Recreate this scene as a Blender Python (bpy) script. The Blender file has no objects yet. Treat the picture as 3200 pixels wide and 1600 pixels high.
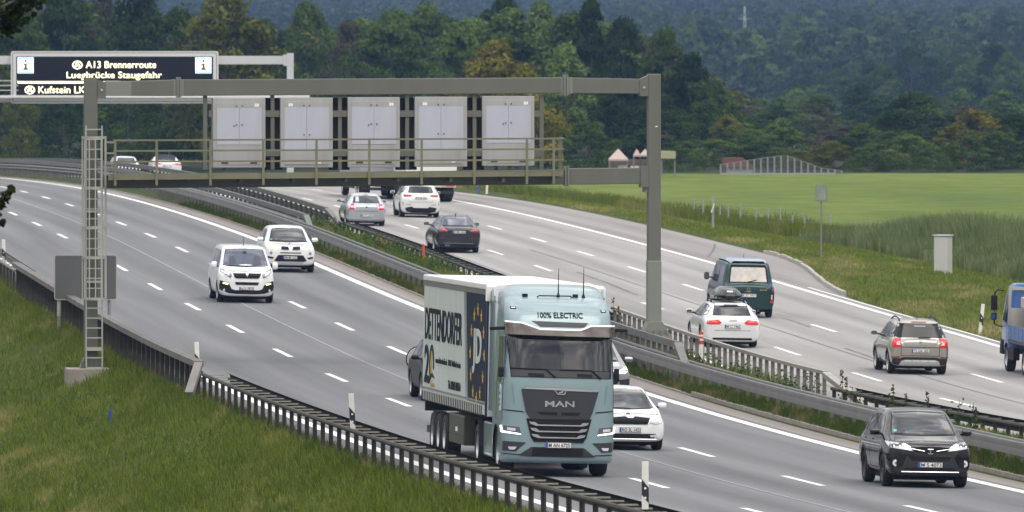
import bpy, bmesh, math, random
import numpy as np
from mathutils import Vector, Matrix
from mathutils.bvhtree import BVHTree

SC = bpy.context.scene
COL = SC.collection
RAD = math.radians

# ---------------------------------------------------------------- camera
FPX = 32278.3            # focal length in photo pixels (photo 3200 x 1600)
CAMZ = 10.0
PITCH = math.atan(650.0 / FPX)
cam = bpy.data.cameras.new('camera'); camo = bpy.data.objects.new('camera', cam)
COL.objects.link(camo); SC.camera = camo
cam.sensor_width = 36.0; cam.lens = 36.0 * FPX / 3200.0
cam.clip_start = 1.0; cam.clip_end = 20000.0
camo.location = (0, 0, CAMZ); camo.rotation_euler = (math.pi / 2 - PITCH, 0, 0)
cam.dof.use_dof = True; cam.dof.focus_distance = 245.0; cam.dof.aperture_fstop = 7.0

# ---------------------------------------------------------------- light
SUN_EL, SUN_AZ = 58.0, 155.0      # azimuth clockwise from +Y
w = bpy.data.worlds.new('World'); SC.world = w; w.use_nodes = True
nt = w.node_tree; nt.nodes.clear()
def N(t, typ, **kw):
    n = t.nodes.new(typ)
    for k, v in kw.items(): setattr(n, k, v)
    return n
out = N(nt, 'ShaderNodeOutputWorld'); bg = N(nt, 'ShaderNodeBackground')
sky = N(nt, 'ShaderNodeTexSky', sky_type='NISHITA', sun_disc=False)
sky.sun_elevation = RAD(SUN_EL); sky.sun_rotation = RAD(SUN_AZ); sky.air_density = 1.0; sky.dust_density = 2.0
tc = N(nt, 'ShaderNodeTexCoord')
mp = N(nt, 'ShaderNodeMapping'); mp.inputs['Scale'].default_value = (1.0, 1.0, 2.0)
no = N(nt, 'ShaderNodeTexNoise'); no.inputs['Scale'].default_value = 7.5; no.inputs['Detail'].default_value = 8; no.inputs['Roughness'].default_value = .58
cr = N(nt, 'ShaderNodeValToRGB')
cr.color_ramp.elements[0].position = .34; cr.color_ramp.elements[0].color = (1.9, 2.0, 2.25, 1)
cr.color_ramp.elements[1].position = .68; cr.color_ramp.elements[1].color = (16.4, 15.4, 14.0, 1)
e = cr.color_ramp.elements.new(.5); e.color = (5.6, 5.6, 5.6, 1)
mx = N(nt, 'ShaderNodeMixRGB'); mx.inputs[0].default_value = .86
nt.links.new(tc.outputs['Generated'], mp.inputs[0]); nt.links.new(mp.outputs[0], no.inputs['Vector'])
nt.links.new(no.outputs['Fac'], cr.inputs[0])
nt.links.new(sky.outputs[0], mx.inputs[1]); nt.links.new(cr.outputs[0], mx.inputs[2])
sz = N(nt, 'ShaderNodeSeparateXYZ'); nt.links.new(tc.outputs['Generated'], sz.inputs[0])
gr = N(nt, 'ShaderNodeMapRange'); gr.inputs[1].default_value = 0.; gr.inputs[2].default_value = .9; gr.inputs[3].default_value = .30; gr.inputs[4].default_value = 1.52; nt.links.new(sz.outputs['Z'], gr.inputs[0])
mg = N(nt, 'ShaderNodeMixRGB', blend_type='MULTIPLY'); mg.inputs[0].default_value = 1.; nt.links.new(mx.outputs[0], mg.inputs[1]); nt.links.new(gr.outputs[0], mg.inputs[2])   # overcast sky: darker towards the horizon
nt.links.new(mg.outputs[0], bg.inputs[0]); nt.links.new(bg.outputs[0], out.inputs[0])
bg.inputs[1].default_value = .15
sl = bpy.data.lights.new('sun', 'SUN'); slo = bpy.data.objects.new('sun', sl); COL.objects.link(slo)
sl.energy = 1.2; sl.angle = RAD(42); sl.color = (1, .93, .83)
_d = Vector((math.sin(RAD(SUN_AZ)) * math.cos(RAD(SUN_EL)), math.cos(RAD(SUN_AZ)) * math.cos(RAD(SUN_EL)), math.sin(RAD(SUN_EL))))
slo.rotation_euler = _d.to_track_quat('Z', 'Y').to_euler()
SC.view_settings.view_transform = 'Standard'; SC.view_settings.look = 'None'
SC.view_settings.exposure = 0.45; SC.view_settings.gamma = 1.0
SC.cycles.volume_bounces = 0; SC.cycles.max_bounces = 6; SC.cycles.transparent_max_bounces = 12

# ---------------------------------------------------------------- helpers
def tag(o, label=None, cat=None, group=None, kind=None):
    if label: o['label'] = label
    if cat: o['category'] = cat
    if group: o['group'] = group
    if kind: o['kind'] = kind
    return o
def empty(name, label=None, cat=None, group=None, M=None):
    o = bpy.data.objects.new(name, None); COL.objects.link(o); o.empty_display_size = .3
    if M is not None: o.matrix_world = M
    return tag(o, label, cat, group)
def obj(name, me, mat=None, parent=None):
    if mat is not None and not me.materials: me.materials.append(mat)
    o = bpy.data.objects.new(name, me); COL.objects.link(o)
    if parent is not None: o.parent = parent
    return o
def mesh(name, V, F, smooth=False, uv=None):
    me = bpy.data.meshes.new(name)
    V = np.asarray(V, np.float32).reshape(-1, 3)
    if isinstance(F, np.ndarray) and F.ndim == 2:
        n, k = F.shape
        me.vertices.add(len(V)); me.vertices.foreach_set('co', V.ravel())
        me.loops.add(n * k); me.loops.foreach_set('vertex_index', F.astype(np.int32).ravel())
        me.polygons.add(n); me.polygons.foreach_set('loop_start', np.arange(0, n * k, k, dtype=np.int32))
        me.polygons.foreach_set('loop_total', np.full(n, k, np.int32))
        if uv is not None:
            l = me.uv_layers.new(name='UVMap'); l.data.foreach_set('uv', np.asarray(uv, np.float32)[F.ravel()].ravel())
        me.update(calc_edges=True); me.validate()
    else:
        me.from_pydata([tuple(map(float, v)) for v in V], [], [tuple(int(i) for i in f) for f in F]); me.update()
    if smooth: me.polygons.foreach_set('use_smooth', [True] * len(me.polygons))
    return me
class MB:
    def __init__(s): s.v = []; s.f = []
    def add(s, V, F):
        b = len(s.v); s.v += [tuple(map(float, q)) for q in V]; s.f += [tuple(int(i) + b for i in f) for f in F]; return s
    def box(s, x0, x1, y0, y1, z0, z1, M=None):
        V = [Vector(q) for q in ((x0,y0,z0),(x1,y0,z0),(x1,y1,z0),(x0,y1,z0),(x0,y0,z1),(x1,y0,z1),(x1,y1,z1),(x0,y1,z1))]
        if M is not None: V = [M @ q for q in V]
        return s.add(V, ((0,3,2,1),(4,5,6,7),(0,1,5,4),(1,2,6,5),(2,3,7,6),(3,0,4,7)))
    def beam(s, a, b, wd, ht, up=Vector((0,0,1))):
        a = Vector(a); b = Vector(b); d = b - a; L = d.length
        if L < 1e-6: return s
        y = d / L; x = y.cross(up)
        if x.length < 1e-4: x = y.cross(Vector((1,0,0)))
        x.normalize(); z = x.cross(y)
        M = Matrix((x, y, z)).transposed().to_4x4(); M.translation = a
        return s.box(-wd/2, wd/2, 0, L, -ht/2, ht/2, M)
    def tube(s, pts, r, n=8, cap=True):
        pts = [Vector(q) for q in pts]; m = len(pts); b = len(s.v)
        for i, q in enumerate(pts):
            t = (pts[min(i+1, m-1)] - pts[max(i-1, 0)]).normalized()
            x = t.cross(Vector((0,0,1)))
            if x.length < 1e-3: x = t.cross(Vector((1,0,0)))
            x.normalize(); y = x.cross(t); rr = r[i] if isinstance(r, (list, tuple)) else r
            for k in range(n):
                a = 2*math.pi*k/n; s.v.append(tuple(q + x*(rr*math.cos(a)) + y*(rr*math.sin(a))))
        for i in range(m-1):
            for k in range(n):
                s.f.append((b+i*n+k, b+i*n+(k+1)%n, b+(i+1)*n+(k+1)%n, b+(i+1)*n+k))
        if cap:
            s.f.append(tuple(b+k for k in range(n-1,-1,-1))); s.f.append(tuple(b+(m-1)*n+k for k in range(n)))
        return s
    def lathe(s, prof, axis='x', n=24, c=(0,0,0)):
        b = len(s.v); m = len(prof)
        for (h, r) in prof:
            for k in range(n):
                a = 2*math.pi*k/n; p_, q_ = r*math.cos(a), r*math.sin(a)
                q = {'x': (h,p_,q_), 'y': (p_,h,q_), 'z': (p_,q_,h)}[axis]
                s.v.append((q[0]+c[0], q[1]+c[1], q[2]+c[2]))
        for i in range(m-1):
            for k in range(n):
                s.f.append((b+i*n+k, b+i*n+(k+1)%n, b+(i+1)*n+(k+1)%n, b+(i+1)*n+k))
        return s
    def prism(s, poly, y0, y1, axis='y'):
        # poly in (x,z) extruded along y (or (y,z) along x, or (x,y) along z)
        n = len(poly); b = len(s.v)
        for h in (y0, y1):
            for (p_, q_) in poly:
                s.v.append({'y': (p_,h,q_), 'x': (h,p_,q_), 'z': (p_,q_,h)}[axis])
        s.f.append(tuple(b+i for i in range(n))); s.f.append(tuple(b+n+i for i in range(n-1,-1,-1)))
        for i in range(n): s.f.append((b+i, b+n+i, b+n+(i+1)%n, b+(i+1)%n))
        return s
    def build(s, name, mat, parent=None, smooth=False, bevel=0):
        me = mesh(name, s.v, s.f, False)
        bm = bmesh.new(); bm.from_mesh(me); bmesh.ops.recalc_face_normals(bm, faces=bm.faces)
        if bevel: bmesh.ops.bevel(bm, geom=[e for e in bm.edges if e.is_manifold and e.calc_face_angle(0) > .5], offset=bevel, segments=2, affect='EDGES', profile=.6, clamp_overlap=True)
        bm.to_mesh(me); bm.free()
        if smooth:
            me.polygons.foreach_set('use_smooth', [True]*len(me.polygons))
            if hasattr(me, 'set_sharp_from_angle'): me.set_sharp_from_angle(angle=RAD(35))
        return obj(name, me, mat, parent)

_m = {}
def mat(name, col, rough=.5, metal=0., coat=0., emit=None, es=1., spec=.5, alpha=None, noise=None, bump=0., bscale=40.):
    """principled; noise=(scale, amount, second colour) mixes a procedural variation in object space"""
    if name in _m: return _m[name]
    m = bpy.data.materials.new(name); m.use_nodes = True; t = m.node_tree; b = t.nodes['Principled BSDF']
    b.inputs['Base Color'].default_value = (*col, 1); b.inputs['Roughness'].default_value = rough
    b.inputs['Metallic'].default_value = metal; b.inputs['Coat Weight'].default_value = coat
    b.inputs['Coat Roughness'].default_value = .04; b.inputs['Specular IOR Level'].default_value = spec
    if emit: b.inputs['Emission Color'].default_value = (*emit, 1); b.inputs['Emission Strength'].default_value = es
    if alpha is not None: b.inputs['Alpha'].default_value = alpha
    if noise or bump:
        c = N(t, 'ShaderNodeTexCoord'); n = N(t, 'ShaderNodeTexNoise'); n.inputs['Detail'].default_value = 6
        if noise and len(noise) > 3:      # rain streaks: stretched along the vertical
            mpn = N(t, 'ShaderNodeMapping'); mpn.inputs['Scale'].default_value = noise[3]; t.links.new(c.outputs['Object'], mpn.inputs[0]); t.links.new(mpn.outputs[0], n.inputs['Vector'])
        else: t.links.new(c.outputs['Object'], n.inputs['Vector'])
        if noise:
            n.inputs['Scale'].default_value = noise[0]
            r = N(t, 'ShaderNodeValToRGB'); r.color_ramp.elements[0].position = .35; r.color_ramp.elements[1].position = .7
            r.color_ramp.elements[0].color = (*col, 1); r.color_ramp.elements[1].color = (*noise[2], 1)
            x = N(t, 'ShaderNodeMixRGB'); x.inputs[0].default_value = noise[1]; x.inputs[1].default_value = (*col, 1)
            t.links.new(n.outputs['Fac'], r.inputs[0]); t.links.new(r.outputs[0], x.inputs[2]); t.links.new(x.outputs[0], b.inputs['Base Color'])
        if bump:
            n2 = N(t, 'ShaderNodeTexNoise'); n2.inputs['Scale'].default_value = bscale; n2.inputs['Detail'].default_value = 4
            t.links.new(c.outputs['Object'], n2.inputs['Vector'])
            bp = N(t, 'ShaderNodeBump'); bp.inputs['Strength'].default_value = bump; bp.inputs['Distance'].default_value = .02
            t.links.new(n2.outputs['Fac'], bp.inputs['Height']); t.links.new(bp.outputs[0], b.inputs['Normal'])
    _m[name] = m; return m

# ---------------------------------------------------------------- road geometry (plan curve and height profiles of the two carriageways)
KN = np.array([170,230,290,350,420,500,600,750,1000.])
PL = np.array([-8.78971962,-9.34777846,-9.33013564,-8.58903372,-7.55487647,-7.02991555,-7.37,-9.0,-11.5])
PR = np.array([-8.9322529,-9.29263864,-9.61145881,-8.85364718,-7.80158382,-7.04986234,-7.25,-9.0,-11.5])
SLOPE = -.0208
def PX(D):                                   # X of the reference lane line at distance D
    D = np.asarray(D, float); d = np.clip((D-300)/100, -2.2, 5.5)
    y = -5.84394637-10.7674222*d+.267069578*d**2-.0463531705*d**3-.0107054128*d**4
    dy = -10.7674222+2*.267069578*d-3*.0463531705*d**2-4*.0107054128*d**3
    return y + ((D-300)/100-d)*dy
def _prof(kn, D):
    D = np.asarray(D, float); Dc = np.clip(D, 170, 1000); m = np.gradient(kn, KN)
    i = np.clip(np.searchsorted(KN, Dc)-1, 0, len(KN)-2); h = KN[i+1]-KN[i]; t = (Dc-KN[i])/h
    return (1+2*t)*(1-t)**2*kn[i]+t*(1-t)**2*h*m[i]+t*t*(3-2*t)*kn[i+1]+t*t*(t-1)*h*m[i+1]
def ss(a, b, x):
    t = np.clip((np.asarray(x, float)-a)/(b-a), 0, 1); return t*t*(3-2*t)
def ZR(wv, D):                               # paved level (world z)
    wv = np.asarray(wv, float); zl = _prof(PL, D)+SLOPE*wv; zr = _prof(PR, D)+SLOPE*wv
    k = ss(9.3, 13.0, wv); return CAMZ + zl*(1-k)+zr*k
def hash2(a, b):
    return np.modf(np.abs(np.sin(a*12.9898+b*78.233)*43758.5453))[0]
def vnoise(x, y):
    xi = np.floor(x); yi = np.floor(y); fx = x-xi; fy = y-yi; fx = fx*fx*(3-2*fx); fy = fy*fy*(3-2*fy)
    return (hash2(xi,yi)*(1-fx)+hash2(xi+1,yi)*fx)*(1-fy)+(hash2(xi,yi+1)*(1-fx)+hash2(xi+1,yi+1)*fx)*fy
def WEDGE(D):                                # right edge of the paving (hard shoulder bay narrows after D<418)
    return 25.75+3.2*ss(369, 420, D)
def TZ(wv, D):                               # terrain
    wv = np.asarray(wv, float); D = np.asarray(D, float)
    z = ZR(np.clip(wv, -5.0, 60), D)
    zw = ZR(np.clip(wv, -5.0, 26), D)
    base = zw - .07
    # median strip
    base = base + .22*(.25+.75*(1-ss(281, 288, D)))*ss(8.95, 9.1, wv)*(1-ss(12.95, 13.15, wv)) + .12*ss(9.1, 10.4, wv)*(1-ss(11.6, 12.9, wv))
    # left embankment
    lw = np.clip(-wv-5.0, 0, 14); base = base + .05*ss(4.75, 5.2, -wv) - .33*lw*ss(0, 1.2, lw) + .10*(vnoise(wv*.5, D*.18)-.5)*ss(0, 2, lw)
    # right bank and meadow
    we = WEDGE(D)
    zf = CAMZ - 9.1 + .12*(vnoise(wv*.06, D*.02)-.5)
    k = np.maximum(ss(0, 11, wv-we-.3), ss(700, 790, D))
    base = base + .10*ss(0, .5, wv-we)
    base = base*(1-k)+zf*k
    # hills far beyond
    hz = np.interp(D, [900,1400,2000,2600,3200,4000,5200,6000], [0,-3,-2,2.8,11,22.6,43,60])+4*(vnoise(wv*.004, D*.003)-.5)*ss(1900, 2400, D)
    return base + hz
def at_w(u, wv):                             # distance at which the line at offset wv crosses photo column u
    DD = np.arange(120, 1000, .25); g = (u-1600)/FPX*DD-PX(DD)-wv
    i = np.nonzero(np.diff(np.sign(g)))[0][0]; return DD[i]+.25*g[i]/(g[i]-g[i+1])
def ray(u, v):
    a = (800-v)/FPX; c, s_ = math.cos(PITCH), math.sin(PITCH); y = c+a*s_
    return (u-1600)/FPX/y, (a*c-s_)/y        # x per metre depth, z per metre depth
def hit(u, v, fn=None):                      # first point of the ground seen at a photo pixel
    fn = fn or TZ; rx, rz = ray(u, v); DD = np.arange(120, 1400, .5)
    g = CAMZ+rz*DD-fn(rx*DD-PX(DD), DD); j = np.nonzero(g < 0)[0]; j = j[0] if len(j) else len(DD)-1
    t = g[j-1]/(g[j-1]-g[j]); D = DD[j-1]+.5*t
    return rx*D, D, float(fn(rx*D-PX(D), D))
def tang(D):
    k = float(PX(D+.5)-PX(D-.5)); return Vector((k, 1, 0)).normalized()
def frame(X, D, toward, fn=ZR):              # matrix of something standing on the road, local +y = its travel direction
    t = tang(D); wv = X-float(PX(D)); s_ = 1.4
    za = float(fn(X+t.x*s_-float(PX(D+t.y*s_)), D+t.y*s_)); zb = float(fn(X-t.x*s_-float(PX(D-t.y*s_)), D-t.y*s_))
    y = Vector((t.x*2*s_, t.y*2*s_, za-zb)).normalized()
    n = Vector((t.y, -t.x, SLOPE)).normalized()
    if toward: y = -y; n = -n
    z = n.cross(y).normalized(); x = y.cross(z)
    M = Matrix((x, y, z)).transposed().to_4x4(); M.translation = (X, D, float(fn(wv, D))); return M
def pt(wv, D, h=0., fn=ZR):
    return Vector((float(PX(D))+wv, D, float(fn(wv, D))+h))
rnd = random.Random(7); rng = np.random.default_rng(7)
# ================================================================ SETTING
def uvmat(name, build):
    m = bpy.data.materials.new(name); m.use_nodes = True; build(m.node_tree, m.node_tree.nodes['Principled BSDF']); return m
def pave(c1, c2, crack, stripes):
    def f(t, b):
        uv = N(t, 'ShaderNodeUVMap'); sp = N(t, 'ShaderNodeMapping'); sp.inputs['Scale'].default_value = (.9, .018, 1)
        n1 = N(t, 'ShaderNodeTexNoise'); n1.inputs['Scale'].default_value = 1.0; n1.inputs['Detail'].default_value = 5
        t.links.new(uv.outputs[0], sp.inputs[0]); t.links.new(sp.outputs[0], n1.inputs['Vector'])
        r = N(t, 'ShaderNodeValToRGB'); r.color_ramp.elements[0].position = .3; r.color_ramp.elements[1].position = .7
        r.color_ramp.elements[0].color = (*c1, 1); r.color_ramp.elements[1].color = (*c2, 1); t.links.new(n1.outputs['Fac'], r.inputs[0])
        n2 = N(t, 'ShaderNodeTexNoise'); n2.inputs['Scale'].default_value = 7; n2.inputs['Detail'].default_value = 8; n2.inputs['Roughness'].default_value = .75
        sp2 = N(t, 'ShaderNodeMapping'); sp2.inputs['Scale'].default_value = (1, .35, 1); t.links.new(uv.outputs[0], sp2.inputs[0]); t.links.new(sp2.outputs[0], n2.inputs['Vector'])
        r2 = N(t, 'ShaderNodeValToRGB'); r2.color_ramp.elements[0].position = .25; r2.color_ramp.elements[1].position = .75
        r2.color_ramp.elements[0].color = (.86,.86,.86,1); r2.color_ramp.elements[1].color = (1.08,1.08,1.08,1); t.links.new(n2.outputs['Fac'], r2.inputs[0])
        x = N(t, 'ShaderNodeMixRGB', blend_type='MULTIPLY'); x.inputs[0].default_value = 1; t.links.new(r.outputs[0], x.inputs[1]); t.links.new(r2.outputs[0], x.inputs[2])
        # worn wheel tracks: bands across w
        s = N(t, 'ShaderNodeSeparateXYZ'); t.links.new(uv.outputs[0], s.inputs[0])
        ma = N(t, 'ShaderNodeMath', operation='MULTIPLY_ADD'); ma.inputs[1].default_value = 2*math.pi/1.87; ma.inputs[2].default_value = stripes; t.links.new(s.outputs['X'], ma.inputs[0])
        si = N(t, 'ShaderNodeMath', operation='SINE'); t.links.new(ma.outputs[0], si.inputs[0])
        mr = N(t, 'ShaderNodeMapRange'); mr.inputs[1].default_value = -1; mr.inputs[2].default_value = 1; mr.inputs[3].default_value = .85; mr.inputs[4].default_value = 1.05; t.links.new(si.outputs[0], mr.inputs[0])
        x2 = N(t, 'ShaderNodeMixRGB', blend_type='MULTIPLY'); x2.inputs[0].default_value = 1; t.links.new(x.outputs[0], x2.inputs[1]); t.links.new(mr.outputs[0], x2.inputs[2])
        t.links.new(x2.outputs[0], b.inputs['Base Color']); b.inputs['Roughness'].default_value = .85; b.inputs['Specular IOR Level'].default_value = .25
    return f
def grassmat(name, cols, sc=(.35, .09, .35), fine=9., lo=.6, hi=1.4):
    m = bpy.data.materials.new(name); m.use_nodes = True; t = m.node_tree; b = t.nodes['Principled BSDF']
    g = N(t, 'ShaderNodeNewGeometry'); mpn = N(t, 'ShaderNodeMapping'); mpn.inputs['Scale'].default_value = sc
    n = N(t, 'ShaderNodeTexNoise'); n.inputs['Scale'].default_value = 1; n.inputs['Detail'].default_value = 7; n.inputs['Roughness'].default_value = .65
    t.links.new(g.outputs['Position'], mpn.inputs[0]); t.links.new(mpn.outputs[0], n.inputs['Vector'])
    r = N(t, 'ShaderNodeValToRGB'); els = r.color_ramp.elements
    els[0].position, els[0].color = .28, (*cols[0], 1); els[1].position, els[1].color = .75, (*cols[-1], 1)
    for i, c in enumerate(cols[1:-1]): q = els.new(.28+.47*(i+1)/(len(cols)-1)); q.color = (*c, 1)
    t.links.new(n.outputs['Fac'], r.inputs[0])
    n2 = N(t, 'ShaderNodeTexNoise'); n2.inputs['Scale'].default_value = fine; n2.inputs['Detail'].default_value = 4
    t.links.new(g.outputs['Position'], n2.inputs['Vector'])
    mr = N(t, 'ShaderNodeMapRange'); mr.inputs[1].default_value = .3; mr.inputs[2].default_value = .7; mr.inputs[3].default_value = lo; mr.inputs[4].default_value = hi; t.links.new(n2.outputs['Fac'], mr.inputs[0])
    x = N(t, 'ShaderNodeMixRGB', blend_type='MULTIPLY'); x.inputs[0].default_value = 1; t.links.new(r.outputs[0], x.inputs[1]); t.links.new(mr.outputs[0], x.inputs[2])
    t.links.new(x.outputs[0], b.inputs['Base Color']); b.inputs['Roughness'].default_value = .9; b.inputs['Specular IOR Level'].default_value = .15
    return m
M_ASL = uvmat('asphalt_left', pave((.124,.127,.135), (.190,.194,.204), 0, 1.2))
M_ASR = uvmat('asphalt_right', pave((.240,.232,.226), (.345,.336,.328), 0, .4))
M_CON = uvmat('concrete_strip', pave((.22,.195,.18), (.31,.285,.27), 0, 0))
M_PAINT = mat('road_paint', (.80,.80,.79), .6, noise=(3., .5, (.62,.62,.62)))
M_PAINTW = mat('worn_paint', (.40,.40,.42), .7, noise=(5., .8, (.22,.22,.23)))
M_SEAM = mat('seam', (.12,.12,.12), .8)
M_KERB = mat('kerb_stone', (.20,.175,.15), .9, noise=(4., .8, (.30,.27,.24)), bump=.4, bscale=9)
M_GRL = grassmat('verge_grass', [(.028,.044,.008), (.040,.058,.011), (.055,.072,.016), (.11,.095,.04)])
M_FIELD = grassmat('meadow_grass', [(.062,.102,.011), (.092,.135,.016), (.115,.150,.021), (.155,.165,.038)], sc=(.06,.012,.03), fine=.45, lo=.72, hi=1.25)
M_FLOOR = grassmat('forest_floor', [(.010,.016,.006), (.018,.026,.009), (.03,.04,.014)], sc=(.1,.03,.1))

def strip(name, w0, w1, D0, D1, dz, material, fn=ZR, step=3., nw=1, kind='structure', parent=None, top=None):
    D = np.arange(D0, D1+.01, min(step, max(.3, (D1-D0)/2))); D[-1] = D1
    f0 = w0 if callable(w0) else (lambda d: np.full_like(d, w0)); f1 = w1 if callable(w1) else (lambda d: np.full_like(d, w1))
    V = []; uv = []
    for k in range(nw+1):
        wv = f0(D)+(f1(D)-f0(D))*k/nw; V.append(np.stack([PX(D)+wv, D, fn(wv, D)+dz], 1)); uv.append(np.stack([wv, D], 1))
    n = len(D); V = np.concatenate(V); uv = np.concatenate(uv)
    i = np.arange(n-1); F = np.concatenate([np.stack([k*n+i, (k+1)*n+i, (k+1)*n+i+1, k*n+i+1], 1) for k in range(nw)])
    o = obj(name, mesh(name, V, F, True, uv), material, parent)
    if kind: tag(o, kind=kind)
    return o
# terrain sheet
wg = np.unique(np.concatenate([np.linspace(-3500,-90,16), np.linspace(-90,-22,18), np.linspace(-22,-4,37), np.linspace(-4,8.8,12), np.linspace(8.8,13.3,16), np.linspace(13.3,25,8), np.linspace(25,42,40), np.linspace(42,120,24), np.linspace(120,3500,18)]))
dg = np.unique(np.concatenate([np.linspace(-60,150,20), np.linspace(150,480,170), np.linspace(480,1000,90), [746,748.5,750], np.linspace(1000,6000,90)]))
WG, DGm = np.meshgrid(wg, dg); Vt = np.stack([PX(DGm)+WG, DGm, TZ(WG, DGm)], -1).reshape(-1, 3)
r_, c_ = WG.shape; ii = (np.arange(r_-1)[:,None]*c_+np.arange(c_-1)[None]).ravel()
ground = obj('ground', mesh('ground', Vt, np.stack([ii, ii+1, ii+c_+1, ii+c_], 1), True), M_GRL); tag(ground, kind='structure')
ground.data.materials.append(M_FIELD); ground.data.materials.append(M_FLOOR)
wm_ = np.where(DGm[:-1,:-1] > 748, 2, np.where(WG[:-1,:-1]-WEDGE(DGm[:-1,:-1]) > 12, 1, 0)).ravel()
ground.data.polygons.foreach_set('material_index', wm_.astype(np.int32))
# paving
strip('road', -4.75, 8.25, 60, 900, 0, M_ASL, nw=6).name = 'left_carriageway'
strip('hard_strip', 8.25, 8.93, 60, 900, 0, M_CON, nw=1)
strip('road', 13.1, 25.2, 60, 900, 0, M_ASR, nw=6).name = 'right_carriageway'
strip('hard_shoulder', 25.2, WEDGE, 60, 900, 0, uvmat('shoulder_asphalt', pave((.22,.203,.195), (.30,.285,.275), 0, 0)), nw=2)
def line(name, wc, width, D0, D1, material=M_PAINT, dz=.008): return strip(name, wc-width/2, wc+width/2, D0, D1, dz, material, nw=1)
line('edge_line', -3.95, .30, 100, 900); line('edge_line', 7.88, .30, 100, 900)
line('edge_line', 25.1, .26, 100, 900); line('edge_line', 13.75, .2, 100, 900)
line('seam_line', 1.95, .05, 100, 620, M_PAINTW); line('seam_line', 19.2, .05, 100, 420, M_SEAM); line('seam_line', 15.2, .04, 100, 480, M_SEAM)
line('edge_line', 25.62, .10, 300, 383, M_PAINT)
def dashes(wc, Dref, width=.17, L=6.0):
    V = []; F = []
    for k in range(-10, 30):
        D0 = Dref+17.85*k
        if D0 < 120 or D0 > 800: continue
        D = np.linspace(D0-L, D0, 4); b = len(V)
        for d in D:
            for s_ in (-1, 1): V.append(pt(wc+s_*width/2, d, .008))
        F += [(b+2*i, b+2*i+1, b+2*i+3, b+2*i+2) for i in range(3)]
    tag(obj('lane_dashes', mesh('lane_dashes', V, F), M_PAINT), kind='structure')
dashes(0.0, 348.3); dashes(3.8, 334.1); dashes(17.33, 329.1); dashes(21.05, 347.9)
# kerb of the median (real step)
def kerb(name, w0, w1, D0, D1, h, seg=.98, material=None):
    V = []; F = []
    D = D0; k = 0
    while D < D1:
        b = len(V); j = .012*(hash2(np.array(k*1.7), np.array(3.1))-.5)
        for d in (D, D+seg*.985):
            for (wv, hh) in ((w0, -.1), (w0+.015, h+j), (w1, h+j), (w1, -.1)): V.append(pt(wv, d, float(hh)))
        F += [(b,b+1,b+5,b+4), (b+1,b+2,b+6,b+5), (b+2,b+3,b+7,b+6), (b,b+3,b+2,b+1), (b+4,b+5,b+6,b+7)]; D += seg; k += 1
    return tag(obj(name, mesh(name, V, F), material or M_KERB), kind='structure')
kerb('kerb', 8.93, 9.07, 150, 283, .13); kerb('kerb', 8.93, 9.07, 283, 660, .04)
def kerb2(name, D0, D1, h, off0, wd):
    V = []; F = []; D = D0; k = 0
    while D < D1:
        b = len(V); j = float(hash2(np.array(k*2.3), np.array(1.7)))*.05
        for d in (D, D+1.35):
            for (o_, hh) in ((0, -.1), (.02, h+j), (wd, h+j), (wd, -.2)): V.append(pt(float(WEDGE(d))+off0+o_, d, float(hh)))
        F += [(b,b+1,b+5,b+4), (b+1,b+2,b+6,b+5), (b+2,b+3,b+7,b+6), (b,b+3,b+2,b+1), (b+4,b+5,b+6,b+7)]; D += 1.4; k += 1
    return tag(obj(name, mesh(name, V, F), mat('pale_kerb', (.42,.40,.37), .9, noise=(3., .8, (.28,.25,.22)))), kind='structure')
kerb2('kerb', 376, 421, .10, .0, .16)

def crack(pts, wd=.05):
    V = []; F = []; q = []
    for (a, b) in zip(pts[:-1], pts[1:]):
        for k in range(6): q.append(hit(a[0]+(b[0]-a[0])*k/6+rnd.uniform(-1.5,1.5), a[1]+(b[1]-a[1])*k/6, ZR))
    for i, (x, d, z) in enumerate(q):
        n_ = wd*rnd.uniform(.6,1.3); V += [(x-n_, d, z+.006), (x+n_, d, z+.006)]
        if i: b = len(V); F.append((b-4, b-3, b-1, b-2))
    tag(obj('sealed_crack', mesh('sealed_crack', V, F), M_SEAM), kind='structure')
for c_ in ([(2448,995),(2480,1004),(2545,1027)], [(2236,763),(2228,784),(2212,806)], [(2640,1088),(2790,1140),(2950,1180)], [(1800,850),(1900,885),(2010,930)], [(1430,1010),(1500,1045),(1640,1110)]): crack(c_)
# ================================================================ GUARD RAILS
M_GALV = mat('galvanised_steel', (.20,.195,.185), .6, .3, noise=(1.6, .8, (.12,.11,.098)))
M_GALVD = mat('weathered_shaded_steel', (.052,.047,.04), .75, .1, noise=(2.5, .8, (.085,.076,.063)), spec=.25)  # weathered steel, darkened to carry the shade on the backs of the rails
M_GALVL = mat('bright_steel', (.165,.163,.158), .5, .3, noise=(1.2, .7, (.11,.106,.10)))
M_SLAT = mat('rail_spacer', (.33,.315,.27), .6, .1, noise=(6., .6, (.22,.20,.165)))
M_BEAMD = mat('shaded_brown_steel', (.016,.014,.012), .8, noise=(2.5, .7, (.028,.024,.02)), spec=.15)  # shade on the beam's back face painted in as near-black brown
M_HOLE = mat('dark_void', (.01,.01,.01), .9)
def sweep(mb, prof, w, D0, D1, h, step=2.0, fn=ZR, hf=None):
    D = np.arange(D0, D1+.01, step); D[-1] = D1; n = len(prof); b = len(mb.v)
    for d in D:
        hh = h if hf is None else hf(d)
        for (a, c) in prof: mb.v.append(tuple(pt(w+a, float(d), hh+c, fn)))
    for i in range(len(D)-1):
        for k in range(n): mb.f.append((b+i*n+k, b+i*n+(k+1)%n, b+(i+1)*n+(k+1)%n, b+(i+1)*n+k))
    mb.f.append(tuple(b+k for k in range(n))); mb.f.append(tuple(b+(len(D)-1)*n+k for k in range(n-1,-1,-1))); return mb
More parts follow.
